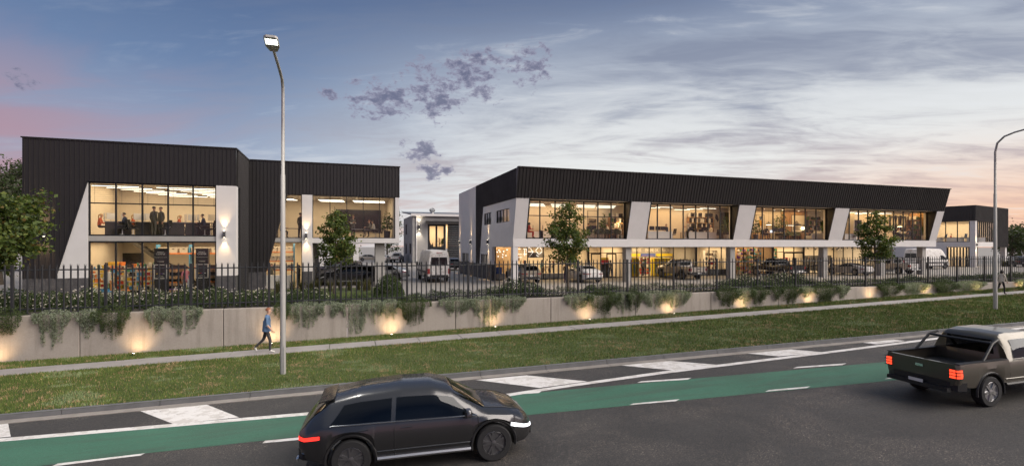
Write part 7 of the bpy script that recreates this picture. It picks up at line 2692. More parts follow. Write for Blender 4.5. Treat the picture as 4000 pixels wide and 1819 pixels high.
for i, px in enumerate((2698, 2752)):
    put(MONITOR, 'monitor', f'wide dark monitor on the long white desk, {nth(i)} of two', 'monitor', (at(px, RF + 2.0), RF + 2.0, U + 0.742), 0, 'monitors on the long white desk', (1.15, 1, 1))
seated('fair-haired woman in cream at the long white desk', at(2780, RF + 2.1), RF + 2.1, U + 0.1, math.pi, 'cloth_cream', 'cloth_jean', 'hair_blond', 'tail')
put(OFFICE_CHAIR, 'office_chair', 'black wheeled chair behind the fair-haired woman', 'chair', (at(2797, RF + 1.9), RF + 1.9, U), R(85))
shelf('timber bookcase of black and white binders in the second bay', at(2736, BK - 0.25), BK - 0.25, U, 0, 2.9, 2.25, 0.35, 4, 3, 611, 'black and white binders on the bookcase', mats=['goods_dark', 'goods_white', 'goods_dark'], fill=0.85, hh=(0.7, 0.8), ww=(0.06, 0.08))
HORSE = [('art_mid', [(0.12, 0.1), (0.4, 0.1), (0.45, 0.5), (0.2, 0.6)]), ('art_ink', [(0.55, 0.9), (0.75, 0.8), (0.85, 0.5), (0.75, 0.34), (0.62, 0.5), (0.5, 0.6)])]
picture('black-framed pale print in the second leaning bay', at(2793, BK), BK, U + 1.25, 1.25, 1.55, HORSE)
put(PLANT_BIG, 'potted_plant', 'bushy indoor tree in a concrete pot in the second leaning bay', 'plant', (at(2836, RF + 1.8), RF + 1.8, U), 0, None, (1.2, 1.2, 1.1))
t = thing('wardrobe', 'tall dark wardrobe behind the bushy indoor tree', 'wardrobe', (at(2842, BK - 0.3), BK - 0.32, U))
for s_ in (-1, 1):
    b = MB(); b.box(min(0.006 * s_, 0.7 * s_), max(0.006 * s_, 0.7 * s_), -0.3, 0.3, 0, 2.75); b.build('wardrobe_door', 'wall_dark', t)
# third bay
picture('abstract print in blue and ochre in the third leaning bay', at(2969, BK), BK, U + 0.95, 1.1, 1.7, [('art_blue', [(0.35, 0.9), (0.7, 0.9), (0.6, 0.68), (0.45, 0.68)]), ('art_gold', [(0.42, 0.68), (0.62, 0.66), (0.78, 0.3), (0.30, 0.32)])])
put(PLANT_MID, 'potted_plant', 'broad-leaved plant in a dark pot at the near corner of the third bay', 'plant', (at(2952, RF + 1.3), RF + 1.3, U), 0, None, 1.25)
b = MB(); b.box(-0.9, 0.9, -0.22, 0.22, 0.0, 0.86)
tag(b.build('sideboard', 'timber_light'), 'timber sideboard behind the near plant of the third bay', 'sideboard').location = (at(2972, RF + 3.2), RF + 3.2, U)
put(desk_parts(2.6, None, 'timber_light'), 'desk', 'timber desk of the man with a laptop in the third bay', 'desk', (at(3018, RF + 1.9), RF + 1.9, U), 0)
seated('bearded man in grey at a laptop in the third leaning bay', at(2992, RF + 1.8), RF + 1.8, U + 0.1, 0.1, 'cloth_jean', 'cloth_black', 'hair_dark')
put(OFFICE_CHAIR, 'office_chair', 'black wheeled chair of the man with a laptop', 'chair', (at(2987, RF + 1.7), RF + 1.7, U), R(-90))
t = thing('laptop', 'glowing laptop on the timber desk of the third bay', 'laptop', (at(3010, RF + 1.8), RF + 1.8, U + 0.742), R(-80))
b = MB(); b.box(-0.17, 0.17, -0.12, 0.12, 0, 0.015); b.build('keyboard_deck', 'steel', t)
b = MB(); b.prism([(-0.17, 0.12, 0.012), (0.17, 0.12, 0.012), (0.17, 0.18, 0.25), (-0.17, 0.18, 0.25)], (0, 0.012, 0)); b.build('screen', 'screen_glow', t)
for i, px in enumerate((3020, 3044)):
    put(MONITOR, 'monitor', f'dark monitor beside the indoor fig, {nth(i)} of two', 'monitor', (at(px, RF + 2.3), RF + 2.1, U + 0.742), 0, 'monitors beside the indoor fig', (1.15, 1, 1))
put(PLANT_BIG, 'potted_plant', 'large indoor fig in the middle of the third leaning bay', 'plant', (at(3050, RF + 2.9), RF + 2.9, U), 1, None, (1.7, 1.7, 1.35))
pendant('black dome pendant over the timber desk', at(3003, RF + 2.2), RF + 2.2, U + 1.55, EAVE - 0.02, 0.30)
t = thing('pendant_lamp', 'flat bar pendant over the table of green chairs', 'pendant lamp', (at(3085, RF + 2.8), RF + 2.8, U + 1.55))
b = MB(); b.rbox(-0.55, 0.55, -0.05, 0.05, 0, 0.10, 0.02); b.build('lamp_shade', 'dark_plastic', t)
b = MB(); b.box(-0.52, 0.52, -0.04, 0.04, -0.02, 0.0); b.build('diffuser', 'strip_glow', t)
b = MB(); b.tube([(0, 0, 0.1), (0, 0, 1.58)], 0.008, 5); b.build('cord', 'dark_plastic', t)
t = thing('panelled_wall', 'oak boarded feature wall in the third leaning bay', 'wall panel', (at(3100, BK), BK - 0.03, U))
xw0, xw1 = at(3050, BK), at(3152, BK)
n = 14
for q in range(n):
    b = MB(); b.box(xw0 + (xw1 - xw0) * q / n + 0.004 - at(3100, BK), xw0 + (xw1 - xw0) * (q + 1) / n - 0.004 - at(3100, BK), -0.02 - 0.004 * (q % 3), 0.025, 0, 3.1); b.build('board', 'timber', t)
picture('large framed print of a hill over water on the boarded wall', at(3120, BK - 0.07), BK - 0.07, U + 0.9, 2.0, 1.8, [('art_mid', [(0.1, 0.45), (0.35, 0.68), (0.55, 0.5), (0.9, 0.45)]), ('art_ink', [(0.1, 0.42), (0.4, 0.5), (0.7, 0.42), (0.9, 0.42), (0.9, 0.36), (0.1, 0.36)]), ('art_mid', [(0.1, 0.1), (0.9, 0.1), (0.9, 0.3), (0.1, 0.34)])])
put(desk_parts(3.4, None, 'timber_light', dep=1.0), 'dining_table', 'timber table ringed by olive chairs in the third bay', 'table', (at(3090, RF + 2.6), RF + 2.6, U), 0)
for i, (px, dy) in enumerate(((3042, 2.0), (3060, 1.9), (3088, 1.8), (3115, 1.9), (3070, 3.4), (3102, 3.4))):
    put(TUB_OLIVE, 'tub_chair', f'olive upholstered chair at the table of the third bay, {nth(i)} of six', 'chair', (at(px, RF + dy), RF + dy, U), R(180 if dy < 3 else 0), 'olive chairs in the third bay', 1.12)
t = thing('table_lamp', 'glowing table lamp beside the framed hill print', 'lamp', (at(3138, RF + 3.2), RF + 3.25, U + 0.85))
b = MB(); b.lathe([(0.08, 0), (0.10, 0.12), (0.03, 0.22), (0.02, 0.3)], 12); b.build('base', 'goods_dark', t, smooth=True)
b = MB(); b.lathe([(0.20, 0.30), (0.17, 0.58)], 14); b.build('lamp_shade', emit('shade_glow', (1.0, 0.75, 0.42), 3.0), t, smooth=True)
b = MB(); b.box(-0.5, 0.5, -0.22, 0.22, 0.0, 0.84)
tag(b.build('sideboard', 'timber'), 'timber cabinet under the glowing table lamp', 'sideboard').location = (at(3138, RF + 3.25), RF + 3.25, U)
t = thing('sofa', 'pale grey sofa with its side to the window in the third bay', 'sofa', (at(3182, RF + 1.5), RF + 1.6, U), 0)
b = MB(); b.rbox(-0.85, 0.75, -0.4, 0.4, 0.10, 0.46, 0.05); b.build('seat', 'sofa_grey', t, smooth=True)
b = MB(); b.rbox(-0.85, 0.75, -0.52, -0.38, 0.10, 0.72, 0.05); b.build('armrest', 'sofa_grey', t, smooth=True)
b = MB(); b.rbox(0.60, 0.85, -0.36, 0.9, 0.12, 0.95, 0.06); b.build('backrest', 'sofa_grey', t, smooth=True)
for sx_ in (-0.75, 0.65):
    b = MB(); b.box(sx_ - 0.03, sx_ + 0.03, -0.46, -0.40, 0.0, 0.10); b.build('leg', 'black_metal', t)
seated('man in dark clothes on the pale sofa in the third leaning bay', at(3172, RF + 1.9), RF + 1.9, U + 0.02, math.pi, 'cloth_jean', 'cloth_jean', 'hair_dark')
shelf('black steel shelves of plants and frames in the third bay', at(3185, BK - 0.3), BK - 0.3, U, 0, 2.3, 2.2, 0.35, 4, 1, 612, 'books, frames and plants on the steel shelves', mats=['goods_white', 'goods_dark', 'leaf_indoor', 'art_mid'], frame='black_metal', fill=0.6)
put(PLANT_SMALL, 'potted_plant', 'small indoor tree in a pale pot at the far end of the third bay', 'plant', (at(3215, RF + 1.4), RF + 1.4, U), 0, None, (1.2, 1.2, 1.35))
for i, px in enumerate((2985, 3025, 3058, 3120, 3205)):
    t = thing('downlight', f'round ceiling downlight in the third leaning bay, {nth(i)} along', 'downlight', (at(px, RF + 2.5 + 0.5 * (i % 2)), RF + 2.5 + 0.5 * (i % 2), EAVE - 0.012), group='downlights in the third bay')
    b = MB(); b.lathe([(0.12, 0.0), (0.12, -0.02), (0.09, -0.025)], 14); b.build('rim', 'goods_white', t)
    b = MB(); b.lathe([(0.085, -0.02), (0.001, -0.03)], 14); b.build('lens', 'lens_glow', t)
# fourth bay
k = 0
for px0, n in ((3320, 3), (3390, 3), (3455, 2)):
    for i in range(n):
        put(STRIP[1.8], 'strip_light', f'lit ceiling strip in the fourth leaning bay, {nth(k)} bar', 'strip light', (at(px0, RF + 1.0) + 0.1 * i, RF + 0.9 + 0.8 * i, 6.62), 0, 'ceiling strips in the fourth bay')
        k += 1
b = MB(); b.box(-0.75, 0.75, -0.05, 0.0, 0.0, 1.25)
tag(b.build('wall_screen', 'screen_dark'), 'grey wall screen at the near end of the fourth bay', 'screen').location = (at(3345, RF + 2.66), RF + 2.66, U + 1.0)
put(desk_parts(1.8, 'white_laminate'), 'desk', 'white desk at the near end of the fourth leaning bay', 'desk', (at(3312, RF + 1.8), RF + 1.8, U), 0)
put(desk_parts(1.8, 'timber_light', 'timber_light'), 'desk', 'timber counter beside the screen of the fourth bay', 'desk', (at(3352, RF + 2.0), RF + 2.0, U), 0)
put(OFFICE_CHAIR, 'office_chair', 'black wheeled chair at the white desk of the fourth bay', 'chair', (at(3342, RF + 1.3), RF + 1.3, U), R(30))
BW = [('art_ink', [(0.05, 0.05), (0.95, 0.05), (0.95, 0.95), (0.05, 0.95)]), ('art_paper', [(0.3, 0.1), (0.5, 0.5), (0.42, 0.9), (0.25, 0.6)]), ('art_paper', [(0.62, 0.2), (0.85, 0.5), (0.7, 0.85)])]
for i, px in enumerate((3487, 3508, 3527)):
    picture(f'tall black and white print in the fourth leaning bay, {nth(i)} of three', at(px, RF + 2.68), RF + 2.68, U + 1.0, 1.05 if i else 1.15, 1.9, BW if i != 1 else BW[:2])
pendant('dark dome pendant over the armchairs of the fourth bay', at(3516, RF + 1.4), RF + 1.4, U + 1.55, EAVE - 0.02, 0.36)
for i, (px, rz) in enumerate(((3506, -100), (3550, 100), (3572, 170))):
    put(TUB_BLACK, 'armchair', f'black tub armchair in the fourth leaning bay, {nth(i)} along', 'armchair', (at(px, RF + 1.2), RF + 1.2 + (0.3 if i == 2 else 0), U), R(rz), 'black armchairs in the fourth bay', (1.5, 1.5, 1.12))
seated('woman with red hair in a white shirt in an armchair of the fourth bay', at(3509, RF + 1.3), RF + 1.3, U + 0.05, 0.0, 'cloth_white', 'cloth_jean', 'hair_red', 'tail')
seated('bearded man in navy facing the woman in white in the fourth bay', at(3553, RF + 1.3), RF + 1.3, U + 0.05, math.pi, 'cloth_navy', 'cloth_jean', 'hair_dark')
t = thing('coffee_table', 'low round table between the armchairs', 'table', (at(3531, RF + 1.2), RF + 1.2, U))
b = MB(); b.lathe([(0.001, 0.44), (0.36, 0.44), (0.36, 0.47), (0.001, 0.475)], 18); b.build('table_top', 'goods_dark', t)
b = MB(); b.lathe([(0.22, 0), (0.22, 0.02), (0.025, 0.04), (0.025, 0.44)], 12); b.build('pedestal', 'black_metal', t, smooth=True)
put(PLANT_TABLE, 'potted_plant', 'little green plant on the low round table', 'plant', (at(3531, RF + 1.2), RF + 1.2, U + 0.476), 0)
EX = RX1 - 0.27
t = thing('panelled_wall', 'oak boarded wall at the far end of the fourth bay', 'wall panel', (EX, RF + 1.0, U))
for q in range(9):
    b = MB(); b.box(-0.04 - 0.004 * (q % 3), -0.002, 0.18 * q + 0.004, 0.18 * (q + 1) - 0.004, 0, 3.1); b.build('board', 'timber', t)
shelf('dark shelves of vases on the oak wall of the fourth bay', EX - 0.25, RF + 1.85, U + 0.2, R(-90), 1.5, 2.2, 0.3, 4, 1, 613, 'vases and books on the oak wall shelves', mats=['goods_white', 'goods_dark', 'leaf_indoor', 'art_mid'], fill=0.55, frame='timber', m_='wall_dark')
b = MB(); b.box(-0.5, 0.5, -0.25, 0.25, 0.0, 1.05)
tag(b.build('sideboard', 'white_laminate'), 'white cabinet before the oak wall of the fourth bay', 'sideboard').location = (EX - 0.8, RF + 2.35, U)
put(PLANT_SMALL, 'potted_plant', 'slender plant in a white pot at the far end of the fourth bay', 'plant', (at(3606, RF + 0.85), RF + 0.85, U), 2, None, (1.0, 1.0, 1.35))

# ---------------------------------------------------------------- long building, shops
ZF = 0.012
S1, S2, S3 = SF + 1.0, SF + 2.6, SF + 5.3
def ax(px, Y):
    return SX(px, Y)
t = thing('slat_screen', 'golden timber slat screen in the homeware shop', 'screen', (ax(1962, S2 + 1), S2 + 1.0, ZF))
for q in range(24):
    b = MB(); b.box(-1.5 + 0.14 * q, -1.43 + 0.14 * q, -0.04, 0.04, 0, 3.05); b.build('slat', 'timber_light', t)
for i in range(10):
    px, z_ = 1936 + 5.0 * i + random.uniform(-2, 2), 2.05 + 0.75 * random.random()
    t = thing('globe_light', f'small round glowing globe in the homeware shop, {nth(i)} from the driveway', 'globe light', (ax(px, S1 + 0.6), S1 + 0.6 + random.uniform(-0.3, 0.3), z_), group='globe lights')
    b = MB(); b.lathe([(0.001, -0.05), (0.035, -0.035), (0.05, 0.0), (0.035, 0.035), (0.001, 0.05)], 10); b.build('globe', 'neon', t, smooth=True)
    b = MB(); b.tube([(0, 0, 0.06), (0, 0, 3.08 - z_)], 0.004, 4); b.build('cord', 'dark_plastic', t)
t = thing('neon_sign', 'white neon tube sign of boxes and a diamond in the homeware shop', 'neon sign', (ax(2045, S1), S1 + 0.2, 2.55))
P3 = lambda pts: [(x_, 0, z_) for x_, z_ in pts]
for pts in ([(-0.75, 0.3), (-0.75, -0.5), (-0.1, -0.5)], [(-0.8, 0.28), (-0.2, 0.28)], [(-0.55, 0.25), (-0.55, -0.38)], [(-0.5, -0.22), (-0.1, -0.22)], [(0.05, 0.28), (0.45, 0.28)], [(0.18, 0.2), (0.18, -0.38)], [(0.05, -0.2), (0.5, -0.2)],
            [(0.35, 0.1), (0.62, 0.5), (1.05, -0.0), (0.62, -0.52), (0.35, 0.0)], [(0.4, 0.02), (1.02, 0.02)], [(1.30, 0.15), (1.62, 0.5)], [(1.30, 0.1), (1.62, -0.22)], [(1.36, -0.3), (1.6, -0.42)], [(1.7, 0.5), (1.95, 0.15)], [(1.7, -0.2), (1.95, 0.05)]):
    b = MB(); b.tube(P3(pts), 0.014, 6); b.build('neon_tube', 'neon', t)
person('woman in a pink check shirt behind the homeware counter', (ax(2046, S1 + 1.4), S1 + 1.4, ZF), R(-85), 'stand', 'cloth_pink', 'cloth_jean', 'shoe_dark', 'hair_red', 'long', 1.72)
person('man in a mint shirt in the homeware shop', (ax(2118, S1), S1, ZF), R(20), 'stand', 'cloth_mint', 'cloth_jean', 'shoe_dark', 'hair_dark', 'short', 1.78)
person('shopper in white in the homeware shop behind the slim tree', (ax(2152, S1), S1 + 0.3, ZF), R(120), 'stand', 'cloth_white', 'cloth_jean', 'shoe_dark', 'hair_dark', 'bob', 1.70)
person('shopper with red hair in black in the homeware shop', (ax(2168, S1), S1 + 0.4, ZF), R(160), 'phone', 'cloth_black', 'cloth_black', 'shoe_dark', 'hair_red', 'bob', 1.68)
t = thing('display_plinth', 'long low white plinth in the homeware shop window', 'plinth', (ax(2120, SF + 0.6), SF + 0.6, ZF))
b = MB(); b.rbox(-2.3, 2.3, -0.3, 0.3, 0, 0.52, 0.02); b.build('plinth_block', 'white_laminate', t)
b = MB(); b.rbox(-0.5, 0.5, -0.3, 0.3, 0, 0.62, 0.02)
tag(b.build('display_plinth', 'white_laminate'), 'white block plinth beside the driveway corner of the shop', 'plinth').location = (ax(1952, SF + 0.7), SF + 0.8, ZF)
b = MB(); b.rbox(-0.28, 0.28, -0.03, 0.03, 0, 0.62, 0.01)
tag(b.build('blue_panel', 'sign_blue'), 'blue square panel in the driveway corner of the homeware shop', 'panel').location = (ax(1949, SF + 0.4), SF + 0.40, ZF + 0.55)
for i, px in enumerate((2012, 2080, 2110)):
    t = thing('drum_pendant', f'wide drum lamp shade hanging in the homeware shop, {nth(i)} of three', 'pendant lamp', (ax(px, S1 + 0.9), S1 + 0.9, 1.75 + 0.25 * (i > 0)), group='drum lamp shades')
    b = MB(); b.lathe([(0.45, 0), (0.43, 0.5)], 20); b.build('lamp_shade', ['carton', 'goods_dark', 'wall_grey'][i], t, smooth=True)
    b = MB(); b.tube([(0, 0, 0.5), (0, 0, 3.08 - t.location.z)], 0.008, 5); b.build('cord', 'dark_plastic', t)
t = thing('timber_stand', 'trestle-legged timber stand in the homeware shop', 'stand', (ax(2130, SF + 0.65), SF + 0.7, ZF + 0.525))
b = MB(); b.box(-0.3, 0.3, -0.16, 0.16, 0.52, 0.60); b.build('stand_top', 'timber_light', t)
for s_ in (-1, 1):
    b = MB(); b.tube([(s_ * 0.25, 0, 0), (-s_ * 0.15, 0, 0.52)], 0.022, 5); b.build('leg', 'timber_light', t)
t = thing('poster', 'yellow poster behind the slim tree in the homeware shop', 'poster', (ax(2239, SF + 0.3), SF + 0.2, 1.75))
b = MB(); b.box(-0.38, 0.38, 0.0, 0.01, 0, 1.15); pp = b.build('sheet', 'sign_yellow', t)
b = MB(); b.prism([(-0.2, -0.003, 0.3), (0.2, -0.003, 0.25), (0.15, -0.003, 0.6), (-0.1, -0.003, 0.75)], (0, 0.002, 0)); b.build('print', 'goods_dark', pp)
# hall doors, red panel
for i, (px, rz) in enumerate(((2328, 0), (2388, 0))):
    t = thing('shop_door', ['black framed glass door nearest the white saloon', 'black framed glass door beside the first round column'][i], 'door', (ax(px, SF), SF - 0.02, ZF))
    for a in ((-0.55, -0.45, -0.03, 0.03, 0, 2.4), (0.45, 0.55, -0.03, 0.03, 0, 2.4), (-0.45, 0.45, -0.03, 0.03, 2.28, 2.4), (-0.45, 0.45, -0.03, 0.03, 0, 0.12)):
        b = MB(); b.box(*a); b.build('door_rail', 'black_metal', t)
    b = MB(); b.tube([(0.4, -0.08, 0.9), (0.4, -0.08, 1.3)], 0.015, 6); b.build('handle', 'steel', t)
person('woman in a pale top inside the shop door', (ax(2385, S1 - 0.2), S1 - 0.2, ZF), R(100), 'phone', 'cloth_cream', 'cloth_black', 'shoe_dark', 'hair_dark', 'bob', 1.72)
for i, px in enumerate((2362, 2424, 2480)):
    t = thing('price_sign', f'red-topped yellow price panel by the car parts shop, {nth(i)} along', 'sign', (ax(px, S1 + 0.4), S1 + 0.4, ZF), group='price panels')
    b = MB(); b.box(-0.42, 0.42, -0.03, 0.03, 0.0, 1.30); b.build('panel_base', 'goods_dark', t)
    b = MB(); b.box(-0.42, 0.42, -0.031, 0.03, 1.301, 1.72); b.build('red_panel', 'sign_red', t)
    b = MB(); b.box(-0.42, 0.42, -0.03, 0.03, 1.721, 1.95); b.build('yellow_panel', 'sign_yellow', t)
# car parts shop
xa, xb = SHOP['auto']
AW = SF + 4.6
t = thing('sign_wall', 'pale back wall of the car parts shop with raised white lettering', 'sign', (xa, AW, ZF))
b = MB(); b.box(0.2, xb - xa - 0.2, 0, 0.1, 0, 3.05); b.build('sign_board', 'wall_grey', t)
for wd, px in (('BRAKES', 2487), ('ENGINE OIL', 2546), ('ELECTRICAL', 2610), ('CAR CARE', 2672)):
    text_part('lettering', wd, 0.52, (ax(px, AW) - xa, -0.01, 2.47), (R(90), 0, 0), 'letter_white', t, 0.03, sx=0.62)
t = thing('shelf_banner', 'run of yellow and blue header boards over the car parts shelves', 'banner', (xa, AW - 0.6, ZF))
for (p0, p1), m_ in (((2466, 2502), 'sign_yellow'), ((2503, 2559), 'sign_blue'), ((2564, 2627), 'sign_yellow'), ((2633, 2698), 'sign_blue')):
    b = MB(); b.box(ax(p0, AW - 0.6) - xa, ax(p1, AW - 0.6) - xa - 0.03, -0.03, 0.03, 1.98, 2.28); hb = b.build('header_board', m_, t)
    if m_ == 'sign_blue':
        b = MB(); b.box(ax(p0, AW - 0.6) - xa + 0.1, ax(p1, AW - 0.6) - xa - 0.2, -0.034, -0.031, 2.06, 2.085); b.build('stripe', 'goods_pink', hb)
for i, px in enumerate((2495, 2540, 2590, 2640, 2690)):
    shelf(f'white car parts gondola packed with bottles, {nth(i)} along the back', ax(px, AW - 0.6), AW - 0.5, ZF, 0, 1.9, 1.95, 0.4, 5, 2, 620 + i, f'car care bottles on the {nth(i)} gondola', frame='bin_grey', m_='bin_grey', mats=['goods_white', 'goods_blue', 'goods_orange', 'goods_green', 'goods_white', 'goods_red'], top=False)
for i, px in enumerate((2476, 2560)):
    t = thing('display_cabinet', ['yellow end cabinet at the near side of the car parts shop', 'long yellow display cabinet in the middle of the car parts shop'][i], 'cabinet', (ax(px, S1 + 0.5), S1 + 0.6, ZF))
    w = 0.5 if i == 0 else 1.9
    b = MB(); b.rbox(-0.3, w, -0.35, 0.35, 0, 1.85, 0.02); cb = b.build('cabinet_body', 'sign_yellow', t)
    b = MB(); b.box(-0.2, 0.05, -0.356, -0.351, 0.3, 1.2); b.build('side_print', 'goods_green', cb)
person('woman with a ponytail in the car parts shop', (ax(2512, S1 + 0.6), S1 + 0.6, ZF), R(120), 'stand', 'cloth_grey', 'cloth_black', 'shoe_dark', 'hair_dark', 'tail', 1.76)
# bottle shop, cosmetics shop
for i, px in enumerate((2776, 2812)):
    shelf(f'white shelves of dark bottles in the bottle shop, {nth(i)} bay', ax(px, S2), S2, ZF, 0, 1.7, 2.6, 0.35, 5, 1, 640 + i, f'dark bottles on the {nth(i)} bottle shelf', mats=['bottle_amber', 'goods_dark', 'goods_red', 'bottle_amber'], bottle=True, m_='goods_dark', frame='goods_white', ww=(0.07, 0.1), top=False)
b = MB(); b.box(-1.6, 1.6, -0.3, 0.3, 0, 0.62)
tag(b.build('shop_counter', 'wall_dark'), 'dark counter in the bottle shop window', 'counter').location = (ax(2795, SF + 0.7), SF + 0.75, ZF)
b = MB(); b.box(-0.35, 0.35, -0.02, 0.02, 0, 0.35)
tag(b.build('red_sign', 'sign_red'), 'small red sign on the bottle shop counter', 'sign').location = (ax(2778, SF + 0.9), SF + 0.9, ZF + 1.1)
t = thing('staircase', 'open stair at the back of the bottle shop', 'stairs', (ax(2838, S2), S2 + 0.6, ZF))
for s_ in (-0.4, 0.4):
    b = MB(); b.prism([(-1.5, s_, 0.6), (-1.25, s_, 0.6), (0.9, s_, 3.0), (0.65, s_, 3.0)], (0, 0.05, 0)); b.build('stringer', 'bin_grey', t)
for q in range(8):
    b = MB(); b.box(-1.3 + 0.26 * q, -1.05 + 0.26 * q, -0.4, 0.4, 0.75 + 0.28 * q, 0.79 + 0.28 * q); b.build('tread', 'bin_grey', t)
for i, px in enumerate((2898, 2938, 2980, 3008)):
    shelf(f'warm lit timber shelves of cosmetics, {nth(i)} bay', ax(px, S1 + 0.8), S1 + 0.8, ZF, 0, 1.75, 2.95, 0.32, 7, 1, 650 + i, f'boxes and jars on the {nth(i)} cosmetics shelf', mats=['goods_white', 'goods_pink', 'goods_green', 'goods_white', 'goods_violet', 'goods_dark', 'goods_blue'], frame='timber_light', fill=0.62, top=False)
# entry hall
b = MB(); b.box(-1.1, 1.1, -0.02, 0.02, 0, 0.42)
tag(b.build('red_sign', 'sign_red'), 'wide red sign behind the glass doors of the entry hall', 'sign').location = (ax(3092, S1 + 1), S1 + 1.2, ZF + 1.35)
for i, px in enumerate((3082, 3118)):
    t = thing('shop_door', f'black glass double door of the entry hall, {ORD[i]} leaf', 'door', (ax(px, SF), SF - 0.02, ZF))
    for a in ((-0.75, -0.65, -0.03, 0.03, 0, 2.4), (0.65, 0.75, -0.03, 0.03, 0, 2.4), (-0.65, 0.65, -0.03, 0.03, 2.28, 2.4), (-0.65, 0.65, -0.03, 0.03, 0, 0.12)):
        b = MB(); b.box(*a); b.build('door_rail', 'black_metal', t)
    b = MB(); b.tube([(0.55 - i * 1.1, -0.08, 0.9), (0.55 - i * 1.1, -0.08, 1.3)], 0.015, 6); b.build('handle', 'steel', t)
person('person in black leaning behind the black pickup', (ax(3067, S1), S1, ZF), R(-90), 'phone', 'cloth_black', 'cloth_black', 'shoe_dark', 'hair_dark', 'bob', 1.72)
person('person in a pale pink top at the entry hall doors', (ax(3130, S1 - 0.2), S1 - 0.2, ZF), R(170), 'phone', 'cloth_cream', 'cloth_jean', 'shoe_dark', 'hair_dark', 'tail', 1.76)
# motorcycle showroom
person('grey-haired man in a grey suit in the motorcycle showroom', (ax(3158, S1 - 0.2), S1 - 0.2, ZF), R(-40), 'phone', 'cloth_grey', 'cloth_jean', 'shoe_dark', 'hair_blond', 'short', 1.84)
def motorcycle(label, X, Y, rz):
    t = thing('motorcycle', label, 'motorcycle', (X, Y, ZF), rz)
    for x_ in (-0.70, 0.72):
        b = MB(); b.lathe([(0.22, -0.05), (0.29, -0.06), (0.325, -0.03), (0.325, 0.03), (0.29, 0.06), (0.22, 0.05)], 22, (x_, 0, 0.325), axis='y'); w_ = b.build('wheel', 'rubber', t, smooth=True)
        b = MB(); b.lathe([(0.05, -0.04), (0.05, 0.04)], 10, (x_, 0, 0.325), axis='y')
        for q in range(6):
            an = q * math.pi / 3
            b.tube([(x_, 0, 0.325), (x_ + 0.23 * math.cos(an), 0, 0.325 + 0.23 * math.sin(an))], 0.012, 4)
        b.build('spokes', 'steel', w_)
    b = MB(); b.prism([(-0.30, -0.13, 0.38), (0.30, -0.13, 0.36), (0.34, -0.13, 0.62), (-0.2, -0.13, 0.66)], (0, 0.26, 0)); b.build('engine', 'alloy', t)
    b = MB(); b.tube([(-0.12, 0, 0.80), (0.10, 0, 0.90), (0.36, 0, 0.86), (0.46, 0, 0.74)], [0.08, 0.16, 0.15, 0.05], 10); b.build('fuel_tank', 'goods_dark', t, smooth=True)
    b = MB(); b.tube([(-0.72, 0, 0.86), (-0.40, 0, 0.78), (-0.10, 0, 0.79)], [0.06, 0.12, 0.09], 8); b.build('seat', 'chair_black', t, smooth=True)
    b = MB(); b.tube([(0.72, -0.09, 0.33), (0.46, -0.09, 0.96)], 0.025, 6); b.tube([(0.72, 0.09, 0.33), (0.46, 0.09, 0.96)], 0.025, 6); b.box(0.44, 0.48, -0.09, 0.09, 0.88, 0.95); b.build('fork', 'steel', t)
    b = MB(); b.tube([(0.36, -0.36, 1.02), (0.45, -0.12, 1.0), (0.45, 0.12, 1.0), (0.36, 0.36, 1.02)], 0.016, 6); b.build('handlebar', 'black_metal', t)
    b = MB(); b.lathe([(0.04, -0.06), (0.09, 0.0), (0.085, 0.03)], 12, (0.56, 0, 0.86), axis='x'); b.build('headlight', 'head_off', t, smooth=True)
    b = MB(); b.tube([(0.1, -0.14, 0.38), (-0.2, -0.17, 0.30), (-0.75, -0.18, 0.38)], [0.03, 0.035, 0.05], 8); b.build('exhaust', 'chrome', t, smooth=True)
    b = MB(); b.tube([(0.40, 0, 0.90), (0.0, 0, 0.70), (-0.30, 0, 0.45), (-0.70, 0, 0.33)], 0.028, 6); b.build('frame', 'black_metal', t)
motorcycle('dark motorcycle beside the man in a grey suit', ax(3180, SF + 0.8), SF + 0.9, R(-20))
motorcycle('dark motorcycle behind the bonnet of the white sports car', ax(3262, SF + 1.0), SF + 1.2, R(160))
motorcycle('motorcycle furthest along the showroom', ax(3330, SF + 1.2), SF + 1.4, R(10))
for i, px in enumerate((3156, 3184, 3250, 3268, 3276, 3288, 3310, 3326, 3350, 3372)):
    t = thing('spot_lamp', f'track spotlight under the ceiling of the motorcycle showroom, {nth(i)} along', 'spotlight', (ax(px, SF + 0.6), SF + 0.6, 2.72), group='showroom spotlights')
    b = MB(); b.lathe([(0.09, 0.0), (0.085, 0.03), (0.05, 0.20), (0.03, 0.24)], 12); b.build('lamp_shade', 'dark_plastic', t, smooth=True)
    b = MB(); b.tube([(0, 0, 0.23), (0, 0, 0.36)], 0.012, 5); b.build('stem', 'dark_plastic', t)
    b = MB(); b.lathe([(0.001, -0.004), (0.08, -0.004), (0.08, 0.003)], 12); b.build('bulb', 'neon' if i in (1, 2, 3) else 'warm_glow', t)
    if i in (1, 2, 3):
        t.rotation_euler = (R(60), 0, R(-10))
b = MB(); b.box(-4.5, 4.5, 0, 0.05, 0, 1.9)
tag(b.build('dark_panelling', 'wall_dark'), 'dark dado panelling across the back of the motorcycle showroom', 'panelling').location = (sum(SHOP['bikes']) / 2, SF + 5.3, ZF)

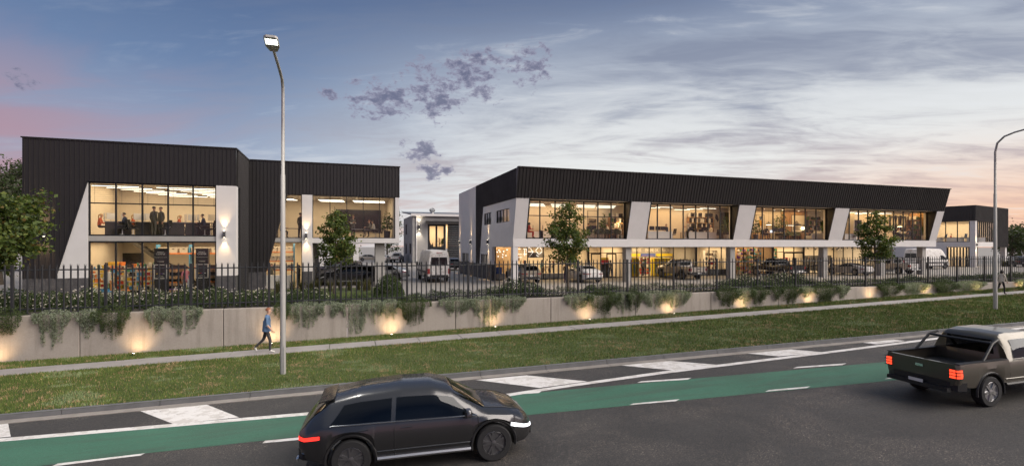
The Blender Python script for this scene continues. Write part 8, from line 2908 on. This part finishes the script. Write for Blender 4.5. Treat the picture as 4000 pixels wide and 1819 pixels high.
# ---------------------------------------------------------------- warehouse and far corner building
zu = o_win[2]
seated('person at a desk in the upper window of the warehouse', wX(1688), WY + 2.0, zu, math.pi, 'cloth_black', 'cloth_black', 'hair_dark')
put(OFFICE_CHAIR, 'office_chair', 'black chair in the upper window of the warehouse', 'chair', (wX(1691), WY + 1.9, zu), R(90))
put(desk_parts(2.0, 'wall_dark', 'grey_laminate'), 'desk', 'dark desk in the upper window of the warehouse', 'desk', (wX(1677), WY + 2.0, zu), 0)
person('woman with a ponytail standing in the upper window of the warehouse', (wX(1722), WY + 1.5, zu), math.pi, 'phone', 'cloth_cream', 'cloth_black', 'shoe_dark', 'hair_dark', 'tail', 1.95)
put(PLANT_SMALL, 'potted_plant', 'plant beside the woman in the warehouse window', 'plant', (wX(1736), WY + 1.5, zu), 0, None, 1.6)
picture('small framed picture in the upper window of the warehouse', wX(1681), WY + 5.9, zu + 1.5, 1.6, 2.0, [('art_mid', [(0.2, 0.2), (0.8, 0.2), (0.8, 0.8), (0.2, 0.8)])])
person('person in black in the lower window of the warehouse', (wX(1730), WY + 2, ZF), math.pi, 'stand', 'cloth_black', 'cloth_black', 'shoe_dark', 'hair_dark', 'short', 1.85)
for i, (y, tp) in enumerate(((6.2, 'cloth_black'), (3.6, 'cloth_orange'), (1.2, 'cloth_orange'))):
    seated(['person in black at a desk of the far corner building', 'person in orange at a desk of the far corner building', 'person in orange beside the white pier of the far building'][i], *far_pt(2.2, y, 3.70), R(-70), tp, 'cloth_jean', 'hair_dark')
    put(desk_parts(2.2, 'white_laminate', 'timber_light'), 'desk', f'pale desk in the far corner building, {nth(i)} along', 'desk', far_pt(1.6, y - 0.9, 3.70), R(-77), 'desks in the far corner building')
    put(BLUE_CHAIR, 'office_chair', f'blue office chair in the far corner building, {nth(i)} along', 'chair', far_pt(1.1, y + 0.5, 3.70), R(60), 'blue office chairs', 1.25)
for i, x in enumerate((2.0, 5.0)):
    person(f'standing person behind the slatted window of the far corner building, {ORD[i]} of two', far_pt(x, 1.0, 3.70), R(-30 + 140 * i), 'phone', 'cloth_blue', 'cloth_navy', 'shoe_dark', 'hair_dark', 'short', 1.85)
